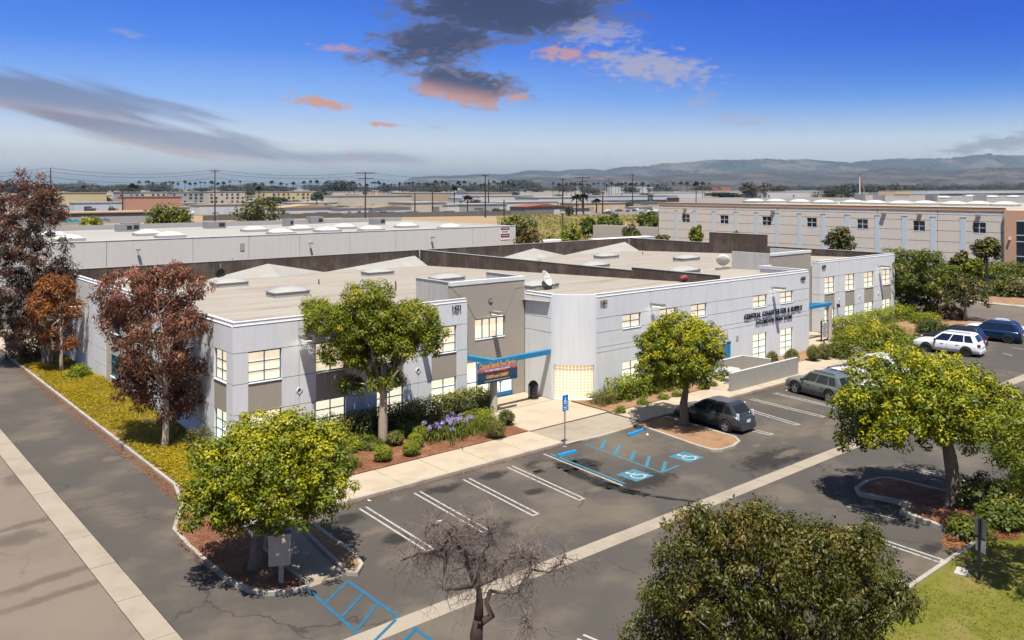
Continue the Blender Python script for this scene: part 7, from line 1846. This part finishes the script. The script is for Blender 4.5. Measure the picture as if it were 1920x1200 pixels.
# ------------------------------------------------------------------ palms and far trees (shared meshes)
lf_palm = leaf_mat('palm_leaf', (.010, .014, .006), (.028, .035, .013), (.06, .06, .02), transl=.1)
lf_far = leaf_mat('far_tree_leaf', (.012, .018, .008), (.032, .042, .016), (.07, .075, .028), transl=.1)
lf_far2 = leaf_mat('far_brown_leaf', (.022, .016, .009), (.060, .045, .022), (.11, .08, .035), transl=.1)
def palm_meshes(seed, h, fan, nfr):
    r = rnds(seed); vs = []; tn = []
    for i in range(nfr):
        a = 2 * math.pi * i / nfr + r.normal() * .2; e = -0.5 + 1.9 * r.random(); L = fan * (.8 + .4 * r.random())
        d = np.array([math.cos(a) * math.cos(e), math.sin(a) * math.cos(e), math.sin(e)]); s = np.array([-math.sin(a), math.cos(a), 0]) * L * .22
        b0 = np.array([0, 0, h]); m_ = b0 + d * L * .6; e_ = b0 + d * L + np.array([0, 0, -L * .35])
        vs += [b0, m_ + s, e_, m_ - s]; tn += [r.random()] * 4
    o = np_quads('fronds', np.array(vs), lf_palm, None, tn); me = o.data; bpy.data.objects.remove(o)
    tr = MB().tube([(0, 0, 0), (r.normal() * .15, 0, h * .5), (0, 0, h)], [.35, .26, .22], 6).mesh('trunk', m_pole)
    return me, tr
PM = [palm_meshes(s, h, f, n) for s, h, f, n in ((1, 18, 2.6, 34), (2, 14, 2.8, 38), (3, 21, 2.4, 30), (4, 9, 3.2, 44))]
def palm(px, pt, dist, kind, label, group):
    me, tr = PM[kind]; h = (18, 14, 21, 9)[kind]
    p = dist * (V2 + (px - CX) / FPX * R2); top = CAM_H - (pt - HOR) * dist / FPX; s = top / (h + 1.5)
    t = thing('palm_tree', label, 'palm tree', (p[0], p[1], 0), group); t.rotation_euler = (0, 0, px)
    o = link(bpy.data.objects.new('fronds', me), t); o.scale = (min(s, 1.6) if s > 1 else 1.0, min(s, 1.6) if s > 1 else 1.0, s); o2 = link(bpy.data.objects.new('trunk', tr), t); o2.scale = (1.2, 1.2, s)
rr = random.Random(7)
for px in list(np.linspace(262, 412, 17)) + list(np.linspace(420, 640, 16)) + list(np.linspace(655, 770, 20)) + list(np.linspace(775, 960, 26)) + list(np.linspace(1040, 1200, 24)) + list(np.linspace(1205, 1330, 10)):
    palm(px + rr.uniform(-4, 4), rr.uniform(338, 346) if px < 1000 else rr.uniform(341, 347), rr.uniform(1150, 1500), rr.choice((0, 1, 2)), 'small dark fan palm in the far row along the horizon', 'fan palms along the horizon')
for px, pt, dist, k, lab in ((1081, 366, 420, 3, 'left bushy palm of the pair by the tan low building'), (1094, 364, 430, 3, 'right bushy palm of the pair by the tan low building'), (877, 368, 460, 3, 'feathery palm before the long beige hall'), (852, 350, 520, 1, 'fan palm in front of the pale blue gabled hall'), (486, 349, 560, 1, 'thick dark palm above the wispy tree'), (1118, 374, 460, 3, 'small palm right of the palm pair'), (249, 346, 700, 3, 'wide-headed palm above the terracotta hall'), (1305, 341, 700, 1, 'tall palm left of the brown tree pair'), (156, 348, 800, 1, 'single palm right of the first power pole')):
    palm(px, pt, dist, k, lab, None)
def far_tree_mesh(seed, leaf, tall=1.0):
    r = rnds(seed); pf = []
    for _ in range(5): pf += shell_puffs(r, (r.normal() * .28, r.normal() * .28, .55 * tall + r.normal() * .12), (.42, .42, .36 * tall), 9, .17, zlo=-.9)
    vs, tn = leaves(r, pf, 26, .13, .08, shell=.2); o = np_quads('crown', vs, leaf, None, tn); me = o.data; bpy.data.objects.remove(o)
    return me
FT = [far_tree_mesh(1, lf_far), far_tree_mesh(2, lf_far), far_tree_mesh(3, lf_far, 1.5), far_tree_mesh(4, lf_far2), far_tree_mesh(5, lf_far2, 1.3)]
trm = MB().tube([(0, 0, 0), (0, 0, .6)], [.05, .03], 6).mesh('trunk', m_pole)
def far_tree(px, pb, w, h, k, label, group=None):
    p = G(px, pb); s = (p.x * V2[0] + p.y * V2[1]) / FPX
    t = thing('tree', label, 'tree', (p.x, p.y, 0), group); t.rotation_euler = (0, 0, px * 1.7)
    o = link(bpy.data.objects.new('crown', FT[k]), t); o.scale = (w * s * .9, w * s * .9, h * s / (1.0 if k in (0, 1, 3) else 1.35)); o = link(bpy.data.objects.new('trunk', trm), t); o.scale = (w * s, w * s, h * s)
for px, pb, w, h, k, lab in ((637, 364, 46, 27, 0, 'large dark tree clump left of the crossarm pole'), (610, 363, 26, 20, 1, 'dark tree left of the large clump'), (985, 360, 40, 24, 2, 'pointed dark conifers right of the twin pole'), (1003, 360, 24, 20, 2, 'second pointed conifer group'), (950, 361, 36, 16, 1, 'rounded dark trees left of the conifers'), (1410, 371, 36, 30, 4, 'tall brown-green tree above the beige roof'), (1445, 370, 40, 24, 3, 'wide brown tree right of the tall brown-green one'), (1592, 368, 34, 24, 0, 'round dark tree left of the crane'), (1560, 370, 60, 14, 1, 'flat dark shrub mound above the beige roof'),
                              (1640, 364, 34, 18, 0, 'dark tree right of the crane'), (1672, 364, 28, 18, 3, 'brownish dark tree right of the crane'), (1730, 366, 36, 16, 0, 'low round dark tree above the beige roof'), (1700, 366, 20, 16, 2, 'upright dark tree above the beige roof'), (1350, 370, 70, 10, 1, 'long low green hedge of trees over the beige roof corner'), (1180, 363, 30, 14, 0, 'dark tree under the leaning-topped pole'), (1115, 378, 22, 16, 0, 'dark tree between warehouse roofs, right of the palm pair'), (967, 380, 26, 10, 1, 'low round tree before the white warehouse in the centre'), (1050, 380, 20, 16, 0, 'dark tree left of the palm pair'), (1305, 366, 26, 18, 4, 'brownish tree by the tall palm'),
                              (720, 405, 40, 9, 3, 'flowering pink-white bushes along the yard fence'), (640, 406, 34, 6, 3, 'brown bushes before the workshop row'), (1066, 405, 16, 20, 0, 'small green tree beside the rust-red roof shed'), (505, 388, 30, 20, 0, 'dark green tree right of the wispy tree'), (530, 386, 26, 16, 1, 'second dark green tree right of the wispy tree'), (200, 382, 18, 14, 0, 'dark tree between the far apartment blocks'), (602, 376, 36, 18, 1, 'dark green trees right of the sandy apartments'), (300, 384, 14, 10, 0, 'small dark tree by the cream apartment block'), (20, 362, 80, 14, 0, 'dark tree line at the far left edge')):
    far_tree(px, pb, w, h, k, lab)
for i in range(140):
    px = rr.uniform(-20, 1940); pb = rr.uniform(357, 362.5); far_tree(px, pb, rr.uniform(20, 54), rr.uniform(8, 16), rr.randrange(5), 'small dark tree in the far belt along the horizon', 'trees of the far belt')
for i in range(95):
    px = rr.uniform(60, 1240); pb = rr.uniform(362, 401); far_tree(px, pb, rr.uniform(10, 28), rr.uniform(6, 12), rr.randrange(5), 'small dark tree among the far industrial yards', 'trees among the far yards')

# ------------------------------------------------------------------ hills
def hills(name, prof, dist, width, seed, mat, nx=220, ny=26):
    r = rnds(seed); xs = np.array([p[0] for p in prof], float); ys = np.array([p[1] for p in prof], float)
    px = np.linspace(xs[0], xs[-1], nx); top = CAM_H + (HOR - np.interp(px, xs, ys)) * dist / FPX
    ph = r.random((40, 3)) * 6.28
    vs = []; fs = []
    for j in range(ny):
        v = j / (ny - 1)
        for i in range(nx):
            d = dist - width * (1 - v); shape = v ** 1.3
            rid = 0
            for k in range(1, 9): rid += abs(math.sin(px[i] * .012 * k * 1.7 + ph[k, 0] + v * 2.2 * math.sin(ph[k, 1]) * k * .5)) / k
            cut = 1 - .62 * (rid / 2.7) * (1 - v) * 2.0 * (v > 0)
            z = max(-30, top[i]) * shape * max(.15, cut) + (top[i] * .012 * r.normal() if j == ny - 1 else top[i] * .018 * r.normal())
            p = d * (V2 + (px[i] - CX) / FPX * R2); vs.append((p[0], p[1], z - 2 if v == 0 else z))
    for j in range(ny - 1):
        for i in range(nx - 1): a = j * nx + i; fs.append((a, a + 1, a + nx + 1, a + nx))
    b0 = len(vs)
    for i in range(nx):
        p = (dist + width * .5) * (V2 + (px[i] - CX) / FPX * R2); vs.append((p[0], p[1], -5))
    for i in range(nx - 1): a = (ny - 1) * nx + i; fs.append((a, a + 1, b0 + i + 1, b0 + i))
    o = MB().add(vs, fs).build(name, mat, smooth=True); o['kind'] = 'structure'; return o
m_hill = M('hill_scrub_lit_patches', (.026, .036, .036), .95, .35, .004, col2=(.110, .095, .075), c2amt=.9, c2scale=.0013, c2range=(.5, .62))  # pale patches paint in sunlit relief; bluish base tints in the haze
m_hill2 = M('near_scrub_lit_patches', (.032, .030, .026), .95, .35, .006, col2=(.085, .066, .052), c2amt=.9, c2scale=.0025)  # nearer scrub, its paler patches also painted as lit slopes
for mm_, sc_, ds_ in ((m_hill, 0.0022, 420.0), (m_hill2, 0.0040, 200.0)):
    k = NT(mm_.node_tree); bp = k.new('ShaderNodeBump'); bp.inputs['Strength'].default_value = 1.0; bp.inputs['Distance'].default_value = ds_
    nz = k.new('ShaderNodeTexNoise'); nz.noise_type = 'RIDGED_MULTIFRACTAL'; nz.inputs['Scale'].default_value = sc_; nz.inputs['Detail'].default_value = 7.0
    k.l.new(k.new('ShaderNodeNewGeometry').outputs['Position'], nz.inputs['Vector']); k.l.new(nz.outputs['Fac'], bp.inputs['Height']); k.l.new(bp.outputs[0], k.n['Principled BSDF'].inputs['Normal'])
hills('far_hills', ((735, 356), (770, 333), (800, 330), (860, 329), (900, 326), (950, 327), (985, 320), (1010, 319), (1045, 321), (1075, 318), (1110, 317), (1130, 320), (1165, 313), (1215, 312), (1240, 306), (1270, 305), (1300, 303), (1330, 299), (1360, 300), (1400, 299), (1440, 297), (1470, 300), (1510, 298), (1545, 302), (1600, 304), (1640, 300), (1680, 296), (1730, 298), (1780, 297), (1820, 292), (1850, 289), (1880, 291), (1920, 290), (1990, 292), (2100, 300)), 13000, 4200, 5, m_hill)
hills('near_hills', ((860, 357), (900, 347), (960, 338), (1010, 331), (1060, 334), (1130, 329), (1180, 327), (1220, 331), (1270, 326), (1330, 325), (1400, 324), (1440, 321), (1480, 325), (1560, 324), (1600, 324), (1640, 318), (1680, 315), (1730, 318), (1800, 319), (1850, 314), (1900, 315), (1960, 312), (2100, 318)), 8200, 2600, 6, m_hill2)

# ------------------------------------------------------------------ air
hz = MB().box(-16000, -600, -1.5, 16000, 19000, 640).build('haze', None); hz['kind'] = 'stuff'; tag(hz, 'thin blue-grey haze over the plain', 'haze')
mh = bpy.data.materials.new('haze_air'); mh.use_nodes = True; nt = mh.node_tree; nt.nodes.clear()
o_ = nt.nodes.new('ShaderNodeOutputMaterial'); v_ = nt.nodes.new('ShaderNodeVolumePrincipled'); nt.links.new(v_.outputs[0], o_.inputs['Volume'])
v_.inputs['Color'].default_value = (.44, .59, .76, 1); v_.inputs['Density'].default_value = 3.6e-5; v_.inputs['Anisotropy'].default_value = 0.0
hz.data.materials.append(mh)
